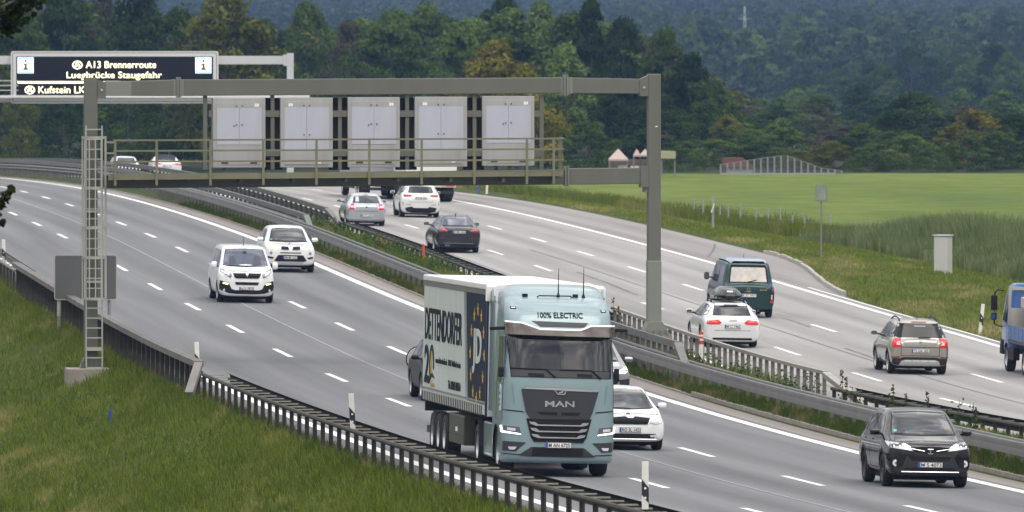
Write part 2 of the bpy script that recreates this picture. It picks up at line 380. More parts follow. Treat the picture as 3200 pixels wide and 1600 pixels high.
def wprof(side):     # W shaped beam 0.31 high; side +1: bulges towards +w
    fr = [(0,-.155),(.055,-.125),(.08,-.08),(.055,-.04),(.01,-.015),(.01,.015),(.055,.04),(.08,.08),(.055,.125),(0,.155)]
    return [(side*a, c) for a, c in fr]+[(side*(a-.012), c) for a, c in reversed(fr)]
def roundbeam():
    return [(-.05,-.15),(.05,-.15),(.055,-.05),(.055,.10),(.04,.14),(.015,.155),(-.015,.155),(-.04,.14),(-.055,.10),(-.055,.06),(-.035,.0),(-.055,-.06)]
def circ(r, n=8): return [(r*math.cos(2*math.pi*k/n), r*math.sin(2*math.pi*k/n)) for k in range(n)]
def rail_ladder(name, label, wt, wb, D0, D1, h, side, sp, m_beam, m_post, group, spacer=None, step=2., postw=.1, stuffposts=False):
    """double sided low rail: W beam on the traffic side (wt), round tube on the other (wb), a post and a cross bar every sp metres"""
    root = empty(name, label, 'guard rail', group); D = D0+.6; root.location = pt(wb, D0)
    inv = Matrix.Translation(-root.location)
    def put(mb, n, m, **k):
        o = mb.build(n, m, root, **k); o.data.transform(inv); return o
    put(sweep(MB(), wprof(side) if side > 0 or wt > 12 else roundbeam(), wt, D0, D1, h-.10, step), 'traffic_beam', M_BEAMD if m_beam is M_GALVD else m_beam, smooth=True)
    put(sweep(MB(), circ(.055), wb, D0, D1, h, step), 'rear_tube', m_beam, smooth=True)
    allp = MB(); i = 0
    while D < D1:
        mb = MB(); t = tang(D)
        a = pt(wb, D, -.5); b = pt(wb, D, h-.03); mb.beam(a, b, postw, .055, up=t)
        mb.beam(a+Vector((t.y,-t.x,0))*.02*side, b+Vector((t.y,-t.x,0))*.02*side, .03, .12, up=t)
        c = MB(); nv = Vector((t.y,-t.x,0))*side; q0 = pt(wb, D, h-.0)+nv*.09; q1 = q0+nv*max(.2, abs(wt-wb)-.22); c.beam(q0, q1, .05, .026)
        if stuffposts: allp.v, allp.f = allp.v, allp.f; allp.add(mb.v, mb.f); allp.add(c.v, c.f)
        else: put(mb, 'post', m_post); put(c, 'cross_bar', spacer or m_post)
        D += sp; i += 1
    if stuffposts: o = put(allp, 'posts', m_post); tag(o, kind='stuff')
    return root
def rail_tall(name, label, w, D0, D1, h, sp, m_beam, m_post, group, box=(.26,.16), postw=.12, drop1=None, drop0=None, mid=True, stuffposts=False, holes=0, step=2.):
    """tall barrier: box beam on top, W beam half way, closely set posts"""
    root = empty(name, label, 'guard rail', group); root.location = pt(w, D0); inv = Matrix.Translation(-root.location)
    def put(mb, n, m, **k):
        o = mb.build(n, m, root, **k); o.data.transform(inv); return o
    bw, bh = box
    put(sweep(MB(), [(-bw/2,-bh),(bw/2,-bh),(bw/2,0),(-bw/2,0)], w, D0, D1, h, step), 'top_beam', m_beam)
    if mid: put(sweep(MB(), wprof(mid), w+.06*mid, D0, D1, h*.58, step), 'traffic_beam', m_beam, smooth=True)
    if holes:
        mb = MB(); D = D0+.5
        while D < D1:
            for q in (-.05, .05): mb.add([pt(w+q+dx, D+dy, h+.004) for dx, dy in ((-.022,-.07),(.022,-.07),(.022,.07),(-.022,.07))], [(0,1,2,3)])
            D += holes
        put(mb, 'slots', M_HOLE)
    for (Dd, s_, L) in ((D0, -1, drop0), (D1, 1, drop1)):
        if L:
            q = MB(); a = pt(w, Dd, h-.09); b = pt(w+(L[1] if isinstance(L, tuple) else 0), Dd+s_*(L[0] if isinstance(L, tuple) else L), L[2] if isinstance(L, tuple) and len(L) > 2 else .12); q.beam(a, b, .22, .14); put(q, 'end_ramp', m_beam)
    allp = MB(); D = D0+.3
    while D < D1:
        t = tang(D); mb = MB(); mb.beam(pt(w, D, -.5), pt(w, D, h-bh-.002), postw, .08, up=t)
        if stuffposts: allp.add(mb.v, mb.f)
        else: put(mb, 'post', m_post)
        D += sp
    if stuffposts: o = put(allp, 'posts', m_post); tag(o, kind='stuff')
    return root
G_L = 'guard rails of the left carriageway'; G_M = 'guard rails in the median'
rail_ladder('guard_rail', 'low brown guard rail with ladder-like cross bars, in front of the lorry', -4.6, -5.25, 178, 273, .66, 1, 2.0, M_GALVD, M_GALVD, G_L, M_SLAT)
rail_tall('guard_rail', 'tall grey guard rail with perforated box top running past the foot of the caged ladder', -5.25, 274.5, 357, .98, 1.8, M_GALV, M_GALVD, G_L, holes=.55, mid=1, drop0=(1.2, -.35))
rail_ladder('guard_rail', 'low ladder-like guard rail at the far left edge, beyond the tall rail', -4.6, -5.25, 357.5, 440, .66, 1, 2.0, M_GALV, M_GALVD, G_L, M_GALV)
rail_ladder('guard_rail', 'long low silver guard rail between the median grass and the left carriageway', 9.25, 9.62, 178, 500, .76, -1, 2.0, M_GALVL, M_GALV, G_M, M_GALVL, stuffposts=True)
rail_tall('guard_rail', 'short tall rail with a sloping end at the foot of the right gantry column', 9.80, 293, 333, 1.2, 1.33, M_GALVL, M_GALV, G_M, mid=0, box=(.12,.2), drop0=(4.5, -.35, .66))
rail_tall('guard_rail', 'far tall silver guard rail curving left under the walkway, nearer of the two', 10.2, 421, 690, 1.02, 2.6, M_GALVL, M_GALV, G_M, mid=-1, box=(.14,.2), drop0=(9, -.4), stuffposts=True, step=3)
rail_tall('guard_rail', 'tall brownish guard rail with close posts beside the white estate car', 12.75, 284, 334, 1.0, 1.33, mat('rail_stone_grey', (.36,.34,.31), .7, .1, noise=(3.,.7,(.25,.235,.21))), mat('post_tan', (.24,.225,.195), .75, .1, noise=(3.,.7,(.17,.155,.13))), G_M, mid=0, box=(.14,.10), postw=.10, drop0=(10, 0))
rail_tall('guard_rail', 'far tall silver guard rail ending beside the silver hatchback', 12.6, 439, 700, 1.05, 2.6, M_GALVL, M_GALV, G_M, mid=1, box=(.14,.2), drop0=(9, .2), stuffposts=True, step=3)
rail_ladder('guard_rail', 'low dark ladder rail in the weeds beside the dark grey hatchback', 13.1, 12.5, 335, 432, .62, 1, 2.0, M_GALVD, M_GALVD, G_M, M_GALVL)
rail_ladder('guard_rail', 'low dark ladder rail behind the black SUV at the right edge', 13.1, 12.5, 178, 281, .6, 1, 2.0, M_GALVD, M_GALVD, G_M, M_GALVL)

# ================================================================ FRONT GANTRY
M_OLIVE = mat('grey_green_paint', (.118,.122,.10), .55, noise=(1.4, .7, (.14,.143,.122), (1,1,.15)))
M_OLIVEL = mat('fresh_grey_green_paint', (.20,.215,.185), .5)
M_RAILP = mat('olive_rail_paint', (.185,.18,.105), .5, noise=(3., .5, (.14,.135,.085)))
M_BLACK = mat('black_board', (.012,.013,.017), .7)
M_CAB = mat('cabinet_grey', (.40,.40,.41), .5, noise=(3., .8, (.31,.305,.29), (1,1,.14)))
M_CABF = mat('cabinet_film', (.47,.49,.57), .42, noise=(3., .6, (.40,.405,.44), (1,1,.14)))
M_LAD = mat('ladder_steel', (.42,.41,.37), .5, .25)
M_BOLT = mat('bolt', (.55,.53,.48), .4, .5)
M_WSTK = mat('white_sticker', (.85,.84,.8), .5)
GA = Vector((-12.24, 300.0, 0)); GB = Vector((4.13, 301.75, 0)); gx = (GB-GA).normalized(); gy = Vector((-gx.y, gx.x, 0))
GM = Matrix((gx, gy, Vector((0,0,1)))).transposed().to_4x4(); GM.translation = Vector((GA.x, GA.y, CAMZ))
def gu(u):                                    # local x on the gantry plane of a photo column
    k = (u-1600)/FPX; t = (k*GA.y-GA.x)/(gx.x-k*gx.y); return t
def gz(v, x=8.): return (150-v)/FPX*(GA.y+gx.y*x)   # height (relative to the camera) of a photo row
gan = empty('sign_gantry', 'olive grey steel gantry spanning the left carriageway with walkway, railing and ladder', 'gantry', M=GM)
def gb(name, m, parent=gan, **k): return lambda mb: mb.build(name, m, parent, **k)
zl0 = float(TZ(-6.4, 300))-CAMZ
mb = MB(); mb.box(-.19,.19,-.22,.22, gz(1150,0), gz(242,0)); lc = mb.build('column', M_OLIVE, gan, bevel=.03)
mb = MB(); mb.prism([(-.33,gz(1150,0)),(.33,gz(1150,0)),(.2,gz(1118,0)),(-.2,gz(1118,0))], -.3, .3)
for k in range(5):
    mb.box(-.28+.14*k-.02, -.28+.14*k+.02, -.36, -.3, gz(1150,0), gz(1130,0))
mb.build('base_plate', M_OLIVE, lc)
mb = MB(); mb.box(-.72,.72,-.75,.75, zl0-.6, gz(1150,0)-.003); mb.build('plinth', mat('plinth_concrete', (.30,.27,.24), .9, noise=(3.,.7,(.2,.18,.15)), bump=.3, bscale=6), gan, bevel=.03)
xr = (GB-GA).length
mb = MB(); mb.box(xr-.175,xr+.2,-.22,.22, gz(1040,xr), gz(231,xr)); rc = mb.build('column', M_OLIVE, gan, bevel=.03)
mb = MB(); mb.box(xr-.19,xr+.215,-.235,.235, gz(1020,xr), gz(814,xr)); mb.build('repaint_patch', M_OLIVEL, rc, bevel=.03)
mb = MB(); mb.prism([(xr-.34,gz(1045,xr)),(xr+.45,gz(1045,xr)),(xr+.22,gz(1005,xr)),(xr-.2,gz(1005,xr))], -.4, .4)
for k in range(5): mb.box(xr-.36+.18*k-.03, xr-.36+.18*k+.03, -.47, -.4, gz(1045,xr), gz(1030,xr))
mb.build('base_plate', M_OLIVEL, rc)
mb = MB(); mb.box(xr-.36,xr+.5,-.45,.45, gz(1045,xr)-2.2, gz(1045,xr)-.003); mb.build('plinth', mat('plinth_concrete', (.3,.27,.24)), gan)
mb = MB(); mb.box(xr+.03,xr+.10,-.226,-.22, gz(396.5,xr), gz(393.5,xr)); mb.build('plate', M_WSTK, rc)
# beams
xj0, xj1 = gu(558), gu(1766)
def hb(mb, xa, xb, ta, tb, ba, bb, d=.2):
    V = [(x, y, z) for (x, t_, b_) in ((xa, ta, ba), (xb, tb, bb)) for (y, z) in ((-d,b_),(d,b_),(d,t_),(-d,t_))]
    return mb.add(V, [(0,1,2,3),(7,6,5,4),(0,4,5,1),(1,5,6,2),(2,6,7,3),(3,7,4,0)])
mb = MB(); hb(mb, .2, xj0, gz(256,0), gz(248.5,xj0), gz(299.5,0), gz(300,xj0)); hb(mb, xj0, xj1, gz(248.5,xj0), gz(242,xj1), gz(300,xj0), gz(291,xj1), .198); hb(mb, xj1, xr-.17, gz(242,xj1), gz(246.8,xr), gz(291,xj1), gz(293,xr))
ub = mb.build('upper_beam', M_OLIVE, gan, bevel=.02)
mb = MB()
for (xa, xb, v0, v1) in ((gu(329),gu(409),254.6,299.6),(gu(541),gu(552),248.2,299.8),(gu(562),gu(573),248.0,299.8),(gu(1751),gu(1762),241.6,291.4),(gu(1770),gu(1787),241.6,291.8)): hb(mb, xa, xb, gz(v0,xa)+.004, gz(v0,xb)+.004, gz(v1,xa)-.002, gz(v1,xb)-.002, .206)
mb.build('repaint_patch', M_OLIVEL, ub)
mb = MB()
for xj, vt, vb in ((xj0, 241, 305), (xj1, 234, 299)):
    for s_ in (-.035, .035): mb.box(xj+s_-.02, xj+s_+.02, -.27, .27, gz(vb,xj), gz(vt,xj))
    for k in range(6): mb.box(xj-.09, xj+.09, -.25, -.22, gz(vb-4,xj)+k*.09, gz(vb-4,xj)+k*.09+.03)
mb.build('flange', M_OLIVEL, ub)
mb = MB(); mb.prism([(.19,gz(249,0)),(.43,gz(257,0)),(.43,gz(308,0)),(.19,gz(308,0))], -.235, .235); mb.prism([(xr-.175,gz(236,xr)),(xr-.42,gz(248,xr)),(xr-.42,gz(300,xr)),(xr-.175,gz(300,xr))], -.235, .235)
gs = mb.build('gusset', M_OLIVE, ub)
mb = MB()
for x, v in ((.31, 281), (xr-.3, 273)): mb.lathe([(-.275,.0),(-.275,.035),(-.236,.035)], 'y', 10, (x, 0, gz(v, x)))
mb.build('bolt', M_BOLT, gs)
lb0 = gu(330)
mb = MB(); hb(mb, .2, xj1, gz(545,0), gz(530,xj1), gz(589,0), gz(576.5,xj1), .2); hb(mb, xj1, xr-.17, gz(526,xj1), gz(524,xr), gz(577,xj1), gz(574,xr), .198); lbm = mb.build('lower_beam', M_OLIVE, gan, bevel=.02)
mb = MB()
for s_ in (-.035, .035): mb.box(xj1+.03+s_-.02, xj1+.03+s_+.02, -.27, .27, gz(582,xj1), gz(519,xj1))
mb.build('flange', M_OLIVEL, lbm)
mb = MB(); mb.box(xr-.4, xr-.17, -.24, .24, gz(585,xr), gz(519,xr)); mb.box(xr-.3,xr-.18,-.2,.2, gz(601,xr), gz(585,xr)); mb.build('gusset', M_OLIVE, lbm)
# walkway deck (toward the camera) with fascia
xw0, xw1 = gu(330), gu(1746)
mb = MB(); hb(mb, xw0, xw1, gz(541,0)-.005, gz(535,xw1)-.005, gz(549,0), gz(543,xw1), .001)
V = []; mb = MB()
for x, vt in ((xw0, 541.), (xw1, 534.)):
    for y in (-1.15, .55): V += [(x, y, gz(vt, x)-.05), (x, y, gz(vt, x)-.09)]
mb.add(V, [(0,2,6,4),(1,5,7,3),(0,4,5,1),(2,3,7,6),(0,1,3,2),(4,6,7,5)]); mb.build('walkway_deck', mat('grating', (.10,.10,.085), .8), gan)
mb = MB()
for y in (-1.19, ):
    Vf = [(x, y+dy, gz(vv, x)) for x, v0, v1 in ((xw0,541,561),(xw1,534,548.5)) for dy in (0,.04) for vv in (v0, v1)]
    mb.add(Vf, [(0,4,5,1),(2,3,7,6),(0,2,6,4),(1,5,7,3),(0,1,3,2),(4,6,7,5)])
mb.build('kick_board', M_RAILP, gan)
mb = MB(); x = xw0+.8
while x < xw1:
    mb.box(x-.04, x+.04, -1.1, .2, gz(566,x), gz(566,x)+.12); x += 1.53
mb.build('deck_bracket', M_OLIVE, gan)
# railing
pu = [351, 480, 647.5, 812, 977.6, 1142, 1305, 1469, 1632.6, 1716]
def vr(u, base): return base-6.0*(u-350)/1396.
for u in pu:
    x = gu(u); mb = MB(); mb.box(x-.035, x+.035, -1.245, -1.195, gz(578-5*(u-350)/1396, x), gz(vr(u, 437.5), x)); mb.build('railing_post', M_RAILP, gan)
for base in (437.5, 470.5, 504):
    mb = MB(); ua, ub_ = 345, 1746
    a = Vector((gu(ua), -1.22, gz(vr(ua, base), gu(ua)))); b = Vector((gu(ub_), -1.22, gz(vr(ub_, base), gu(ub_)))); mb.beam(a, b, .045, .05)
    mb.beam(b, b+Vector((0, .9, .012)), .045, .05); mb.build('railing_bar', M_RAILP, gan)
for y in (-.9, -.4):
    mb = MB(); x = gu(1744); mb.box(x-.03, x+.03, y-.03, y+.03, gz(535,x), gz(431,x)); mb.build('railing_post', M_RAILP, gan)
# hangers between the cabinets and dark boards behind the gaps
hg = [641, 851, 1061.5, 1271.5, 1482, 1692]
for i, u in enumerate(hg):
    x = gu(u); mb = MB(); mb.box(x-.055, x+.055, -.1, .1, gz(530,x), gz(297,x)); h_ = mb.build('hanger', M_OLIVE, gan)
    mb = MB()
    for v in (355, 478):
        a, b = (-.24 if i else .04), (.24 if i < 5 else -.04)
        mb.box(x+min(a,b)+(.06 if i==0 else 0)-(0), x+max(a,b), -.13, -.105, gz(v+10,x), gz(v-10,x))
    mb.build('bracket', M_OLIVE, h_)
    if 0 < i < 5:
        mb = MB(); mb.box(x-.3, x+.3, .11, .45, gz(531,x), gz(306,x)); mb.build('backing_board', M_BLACK, gan)
# ladder + cage on the left column
lx0, lx1 = gu(266), gu(316)
mb = MB()
for x in (lx0, lx1): mb.box(x-.02, x+.02, -.42, -.36, gz(1148,0), gz(392,0))
v = 404
while v < 1150: mb.box(lx0, lx1, -.405, -.375, gz(v,0)-.018, gz(v,0)+.018); v += 31
for v in (1092, 660, 880): mb.box(lx0, lx1, -.42, -.2, gz(v,0)-.03, gz(v,0)+.03)
lad = mb.build('ladder', M_LAD, gan)
mb = MB(); cx, cw, cy = (lx0+lx1)/2, .345, -.38
arc = [(cx+cw*math.cos(a), cy-.42*math.sin(a)*1.35-.06) for a in np.linspace(0, math.pi, 13)]
arc = [(cx+cw, -.30)]+arc+[(cx-cw, -.30)]
for v in (429, 586, 709, 803, 932):
    for (p0, p1) in zip(arc[:-1], arc[1:]):
        mb.beam((p0[0],p0[1],gz(v,0)), (p1[0],p1[1],gz(v,0)), .02, .075)
for a in (1, 3, 5, 7, 9, 11, 13):
    p0 = arc[a]; mb.box(p0[0]-.017, p0[0]+.017, p0[1]-.01, p0[1]+.01, gz(933,0), gz(429,0))
mb.build('ladder_cage', M_LAD, gan)
mb = MB()
for v in (444, 478, 510): mb.beam((gu(329),-.7,gz(v,0)), (gu(351),-1.2,gz(v,0)), .05, .05)
mb.build('railing_link', M_LAD, gan)
# five cabinets
cabs = [(664.,828.,306.5,524.,'A'),(874.5,1038.5,305,523.5,'B'),(1085,1248,303.5,522.5,'A'),(1294,1458,302,521,'B'),(1505,1668,300,518.5,'A')]
clab = ['leftmost grey cabinet on the gantry, beside the corner of the display sign', 'second grey cabinet from the left on the gantry, full height double door with left sticker',
        'middle one of the five grey cabinets on the gantry, door seam at rail height', 'second grey cabinet from the right on the gantry, full height double door with left sticker', 'rightmost grey cabinet on the gantry, beside the open end of the railing']
for (u0, u1, v0, v1, kind), lb in zip(cabs, clab):
    x0, x1 = gu(u0), gu(u1); xm = (x0+x1)/2; z0, z1 = gz(v1, xm), gz(v0, xm)
    M = GM @ Matrix.Translation((xm, -.16, z0)); r = empty('sign_cabinet', lb, 'cabinet', 'cabinets hung on the front gantry', M)
    W_, H_ = (x1-x0)/2, z1-z0
    mb = MB(); mb.box(-W_, W_, -.02, .5, 0, H_); mb.build('housing', M_CAB, r, bevel=.02)
    iw = W_-.115
    mb = MB()
    for s_ in (-1, 1):
        lo = .55*1.0 if kind == 'A' else .09
        mb.box(min(s_*.006, s_*iw), max(s_*.006, s_*iw), -.034, -.02, .67 if kind == 'A' else .09, H_-.115)
    d = mb.build('door', M_CABF, r, bevel=.004)
    mb = MB()
    if kind == 'A': mb.box(-iw, iw, -.031, -.02, .09, .655)
    mb.box(-iw, iw, -.037, -.034, H_-.27, H_-.118)
    (mb.build('lower_panel', M_CAB, r) if kind == 'A' else mb.build('top_band', M_CAB, r))
    if kind == 'B':
        mb = MB(); mb.box(-iw, iw, -.037, -.034, .092, .5); mb.build('lower_panel', M_CAB, r)
    mb = MB(); kk = .30 if kind == 'A' else .62
    for x in (-.08, .085):
        for z in (H_-.23, H_-.23-(.55 if kind == 'A' else .85)): mb.lathe([(-.05,0),(-.05,.022),(-.034,.022)], 'y', 8, (x, 0, z))
    if kind == 'A': mb.box(-.17,-.14,-.048,-.034, H_-.83, H_-.79)
    mb.build('handle', mat('handle_dark', (.07,.07,.07), .5), r)
    mb = MB(); sx = (iw-.2) if kind == 'A' else (-iw+.12)
    mb.box(sx-.0, sx+.06, -.0385, -.0372, H_-.25, H_-.16); mb.box(sx+.066, sx+.126, -.0385, -.0372, H_-.25, H_-.16); mb.build('sticker', M_WSTK, r)
    mb = MB()
    if kind == 'A':
        for x in (-.42, .42): mb.box(x-.1, x+.1, -.04, -.031, .12, .17)
        mb.build('vent', mat('vent_dark', (.05,.05,.05), .6), r)
    else:
        mb.box(.3,.42,-.045,-.034,.12,.15); mb.build('latch', M_WSTK, r)

# ================================================================ REAR GANTRY + DISPLAY
M_GREY = mat('light_grey_steel', (.52,.52,.53), .5, noise=(.6, .4, (.46,.46,.47)))
RD = 632.
def rx(u): return (u-1600)/FPX*RD
def rz(v): return CAMZ+(150-v)/FPX*RD
xr1 = rx(907); RM = Matrix.Translation((xr1, RD, 0))
rg = empty('sign_gantry', 'distant light grey gantry carrying the black display sign, its pole above the cabinets', 'gantry', M=RM)
mb = MB(); mb.box(-.2,.21,-.25,.25, float(ZR(28.5, RD))-.3, rz(166)); mb.build('column', M_GREY, rg, bevel=.02)
mb = MB(); mb.box(-26,-26+.41,-.25,.25, 2., rz(166)); mb.build('column', M_GREY, rg, bevel=.02)
mb = MB(); mb.box(-25.9,-.2,-.2,.2, rz(201), rz(175)); mb.box(-.42,-.2,-.27,.27, rz(206), rz(171)); mb.build('upper_beam', M_GREY, rg, bevel=.02)
mb = MB(); mb.box(-25.9,-.2,-.2,.2, rz(320), rz(299)); mb.build('lower_beam', M_GREY, rg, bevel=.02)
mb = MB(); mb.box(-25.5, rx(968)-xr1, -1.1, -.3, rz(305), rz(297.5)); mb.build('walkway_deck', mat('white_deck', (.7,.7,.7), .5), rg)
for v in (252, 267, 282):
    mb = MB(); mb.box(-25.5, rx(60)-xr1, -1.1, -1.04, rz(v)-.03, rz(v)+.03); mb.build('railing_bar', M_GREY, rg)
ds = empty('display_sign', 'large black electronic display sign with glowing yellow text in a light grey frame', 'sign', M=Matrix.Translation((rx(359.5), RD-.6, rz(241.5))))
def dx(u): return rx(u)-rx(359.5)
def dz(v): return rz(v)-rz(241.5)
def rrect(x0, x1, z0, z1, r, n=5):
    P = []
    for (cx_, cz_, a0) in ((x1-r, z1-r, 0), (x0+r, z1-r, 90), (x0+r, z0+r, 180), (x1-r, z0+r, 270)):
        for k in range(n+1): a = RAD(a0+90*k/n); P.append((cx_+r*math.cos(a), cz_+r*math.sin(a)))
    return P
mb = MB(); mb.prism(rrect(dx(36),dx(683),dz(323),dz(160),.12), -.05, .55); mb.build('housing', mat('sign_grey', (.62,.62,.62), .45), ds)
mb = MB(); mb.prism(rrect(dx(40.5),dx(678.5),dz(318.5),dz(164.5),.08), -.056, -.0505); mb.build('seam', mat('seam_dark', (.12,.12,.12)), ds)
mb = MB(); mb.prism(rrect(dx(42.5),dx(676.5),dz(316.5),dz(166.5),.06), -.075, -.0565); mb.build('frame', mat('sign_grey', (.62,.62,.62), .45), ds)
mb = MB(); mb.prism(rrect(dx(52.5),dx(667),dz(305.5),dz(176.5),.02), -.082, -.0755); mb.build('screen', mat('screen_black', (.007,.007,.011), .5, spec=.2), ds)
M_LED = mat('led_warm', (1,.9,.7), emit=(1.,.86,.52), es=1.9)
M_LEDW = mat('led_white', (1,1,.95), emit=(1.,.97,.90), es=.8)
M_LEDB = mat('led_blue', (.4,.7,.9), emit=(.16,.50,.85), es=.6)
_fonts = {}
def text_mesh(s, size=1., bold=0., align='CENTER', space=1., ex=.004):
    c = bpy.data.curves.new('t', 'FONT'); c.body = s; c.size = size; c.align_x = align; c.offset = bold; c.space_character = space; c.extrude = ex; c.resolution_u = 3
    o = bpy.data.objects.new('t', c); COL.objects.link(o); dg_ = bpy.context.evaluated_depsgraph_get(); me = bpy.data.meshes.new_from_object(o.evaluated_get(dg_))
    bpy.data.objects.remove(o); bpy.data.curves.remove(c); me.materials.clear(); return me
def fit_text(me, x0, x1, z0, z1, M=None, top='X'):
    """scale the text so that its outline fills the box; text lies in its xy plane"""
    n = len(me.vertices); a = np.empty(n*3, np.float32); me.vertices.foreach_get('co', a); a = a.reshape(-1, 3)
    lo, hi = a.min(0), a.max(0); a[:,0] = x0+(a[:,0]-lo[0])/(hi[0]-lo[0])*(x1-x0); a[:,1] = z0+(a[:,1]-lo[1])/(hi[1]-lo[1])*(z1-z0)
    if M is not None: R = np.array(M)[:3,:3]; T = np.array(M)[:3,3]; a = a@R.T+T
    me.vertices.foreach_set('co', a.ravel()); me.update(); return me
MF = Matrix(((1,0,0,0),(0,0,-1,0),(0,1,0,0),(0,0,0,1)))       # text plane -> xz plane facing -y
def stext(s, u0, u1, v0, v1, name='lettering', bold=.0, m=M_LED, par=ds, y=-.09):
    me = fit_text(text_mesh(s, 1., bold), dx(u0), dx(u1), dz(v1), dz(v0), Matrix.Translation((0,y,0)) @ MF); return obj(name, me, m, par)
stext('A13 Brennerroute', 270, 489, 191, 212.5); stext('Luegbrücke Staugefahr', 210, 507, 224, 250); stext('Kufstein LKW', 122, 300, 269.5, 291)
def ring_sign(u, v, r):
    mb = MB(); x, z = dx(u), dz(v); R = r/FPX*RD
    n = 20
    for k in range(n):
        a, b = 2*math.pi*k/n, 2*math.pi*(k+1)/n
        P = [(x+q*1.22*R*math.cos(t), z+q*R*math.sin(t)) for t, q in ((a,.8),(b,.8),(b,1.),(a,1.))]
        mb.add([(p_[0], -.088, p_[1]) for p_ in P], [(0,1,2,3)])
    for (a, b) in (((-.5,-.55),(-.08,.6)),((.5,-.55),(.08,.6)),((-.3,-.1),(.3,-.1))):
        mb.beam((x+a[0]*R*1.1,-.088,z+a[1]*R), (x+b[0]*R*1.1,-.088,z+b[1]*R), .08, .02, up=Vector((0,1,0)))
    mb.build('symbol', M_LED, ds)
ring_sign(243.5, 203, 13); ring_sign(95, 281, 13)
mb = MB(); mb.box(dx(57),dx(610),-.09,-.083,dz(260.5),dz(254)); mb.build('divider', M_LED, ds)
for u in (57, 612):
    mb = MB(); mb.box(dx(u),dx(u+49.5),-.09,-.083,dz(229),dz(179)); p_ = mb.build('pictogram', M_LEDW, ds)
    mb = MB()
    for (a, b, c, d) in ((2.5,47,180,184.5),(2.5,47,223.5,228),(2.5,7,180,228),(42.5,47,180,228)): mb.box(dx(u+a),dx(u+b),-.0945,-.0905,dz(d),dz(c))
    mb.build('border', M_LEDB, p_)
    mb = MB(); mi = mat('led_dark', (.12,.09,.02), .6)
    for (a, b, c, d) in ((21,29,187,194),(18,29,198,203),(21.5,29,203,214),(17,33,213,219)): mb.box(dx(u+a),dx(u+b),-.0945,-.0905,dz(d),dz(c))
    mb.build('letter', mi, p_)

# ================================================================ ROADSIDE POSTS AND SIGNS
M_WP = mat('post_white', (.78,.77,.73), .5, noise=(9.,.5,(.6,.58,.52))); M_BP = mat('post_black', (.02,.02,.025), .5); M_REF = mat('reflector', (.8,.8,.8), .15)
M_RED = mat('reflector_red', (.65,.05,.03), .4)
def delineator(label, M, h=.98, red=0., stripe=True, side=-1, base=True):
    r = empty('delineator_post', label, 'delineator', 'white and black delineator posts', M)
    prof = [(-.06,-.045),(.06,-.045),(.045,.02),(0,.06),(-.045,.02)]
    def seg(z0, z1, nm, m, sl=.0, k=1.0, ov=0.):
        mb = MB(); V = [(x*k, y*k, z0+sl*(x+.06)/.12*(.16)) for x, y in prof]+[(x*k, y*k, z1+sl*(x+.06)/.12*.16) for x, y in prof]
        F = [tuple(range(5)), tuple(range(9,4,-1))]+[(i, 5+i, 5+(i+1)%5, (i+1)%5) for i in range(5)]
        mb.add(V, F); return mb.build(nm, m, r)
    seg(-.1 if h < .77 else -.3, h-.02, 'body', M_WP); seg(h-.02, h, 'tip', M_WP)
    if stripe:
        seg(h-.58, h-.30, 'black_band', M_BP, -1., 1.06)
        b = MB()
        for z in (h-.40, h-.57): b.lathe([(-.056,0),(-.056,.022),(-.0488,.022)], 'y', 10, (0,0,z-.07))
        b.build('reflector', M_REF, r)
    if red:
        mb = MB(); mb.box(-.05,.05,-.03,.03,h+.002,h+red); q = mb.build('marker_sleeve', M_RED, r)
        mb = MB()
        for z in (.3,.62): mb.box(-.052,.052,-.032,.032,h+red*z,h+red*z+.06)
        mb.build('white_band', M_WP, q)
    return r
def standM(wv, D, h=0., lean=0., fn=ZR):
    M = Matrix.Rotation(math.atan2(-tang(D).x, 1)*.5, 4, 'Z') @ Matrix.Rotation(RAD(lean), 4, 'Y'); M.translation = pt(wv, D, h, fn); return M
for (u, wv, hb_, ln, lb) in ((2016, -4.95, .30, 0, 'white and black delineator post in front of the white lane dash, nearest to the camera'), (1102, -4.95, .36, -3, 'white and black delineator post behind the ladder rail, left of the lorry trailer'),
                        (617, -4.85, .42, -2, 'white and black delineator post where the tall rail meets the ladder rail'), (12, -4.9, .5, -1, 'small delineator post at the far left edge of the picture')):
    D = at_w(u, wv); delineator(lb, standM(wv, D, {2016: .78, 1102: .68}.get(u, .57), ln), .74)
X_, D_, z_ = hit(3062, 1043); delineator('leaning white delineator post in the grass left of the blue truck', standM(X_-float(PX(D_)), D_, 0, 6, TZ), 1.0)
X_, D_, z_ = hit(1521, 607); delineator('distant plain white delineator post at the right road edge under the gantry', standM(X_-float(PX(D_)), D_, 0, 2, TZ), .95, stripe=False)
D = at_w(2189, 11.7); delineator('delineator post with a red and white sleeve on top, in the median weeds', standM(11.7, D, .2, 2), .78, red=.37)
def stake(label, u, v, h, r, col, nm, fn=TZ):
    X, D, z = hit(u, v); o = MB().lathe([(0,0),(0,r),(h,r),(h,0)], 'z', 10).build('marker_stake', mat(nm, col, .5), None, smooth=True); o.location = (X, D, z-.05); tag(o, label, 'stake')
stake('thin bright blue stake standing in the left grass bank', 345, 1322, .42, .035, (.03,.06,.42), 'stake_blue')
stake('thin blue stake by the far right road edge under the gantry', 1497, 604, .55, .05, (.05,.10,.40), 'stake_blue2')
D = at_w(1323, 11.9); o = MB().lathe([(0,0),(0,.05),(.95,.05),(.95,0)], 'z', 10).build('marker_stake', mat('stake_orange', (.62,.09,.03), .5), None, smooth=True); o.location = pt(11.9, D, .12); tag(o, 'orange red marker stake in the median weeds left of the dark grey car', 'stake')
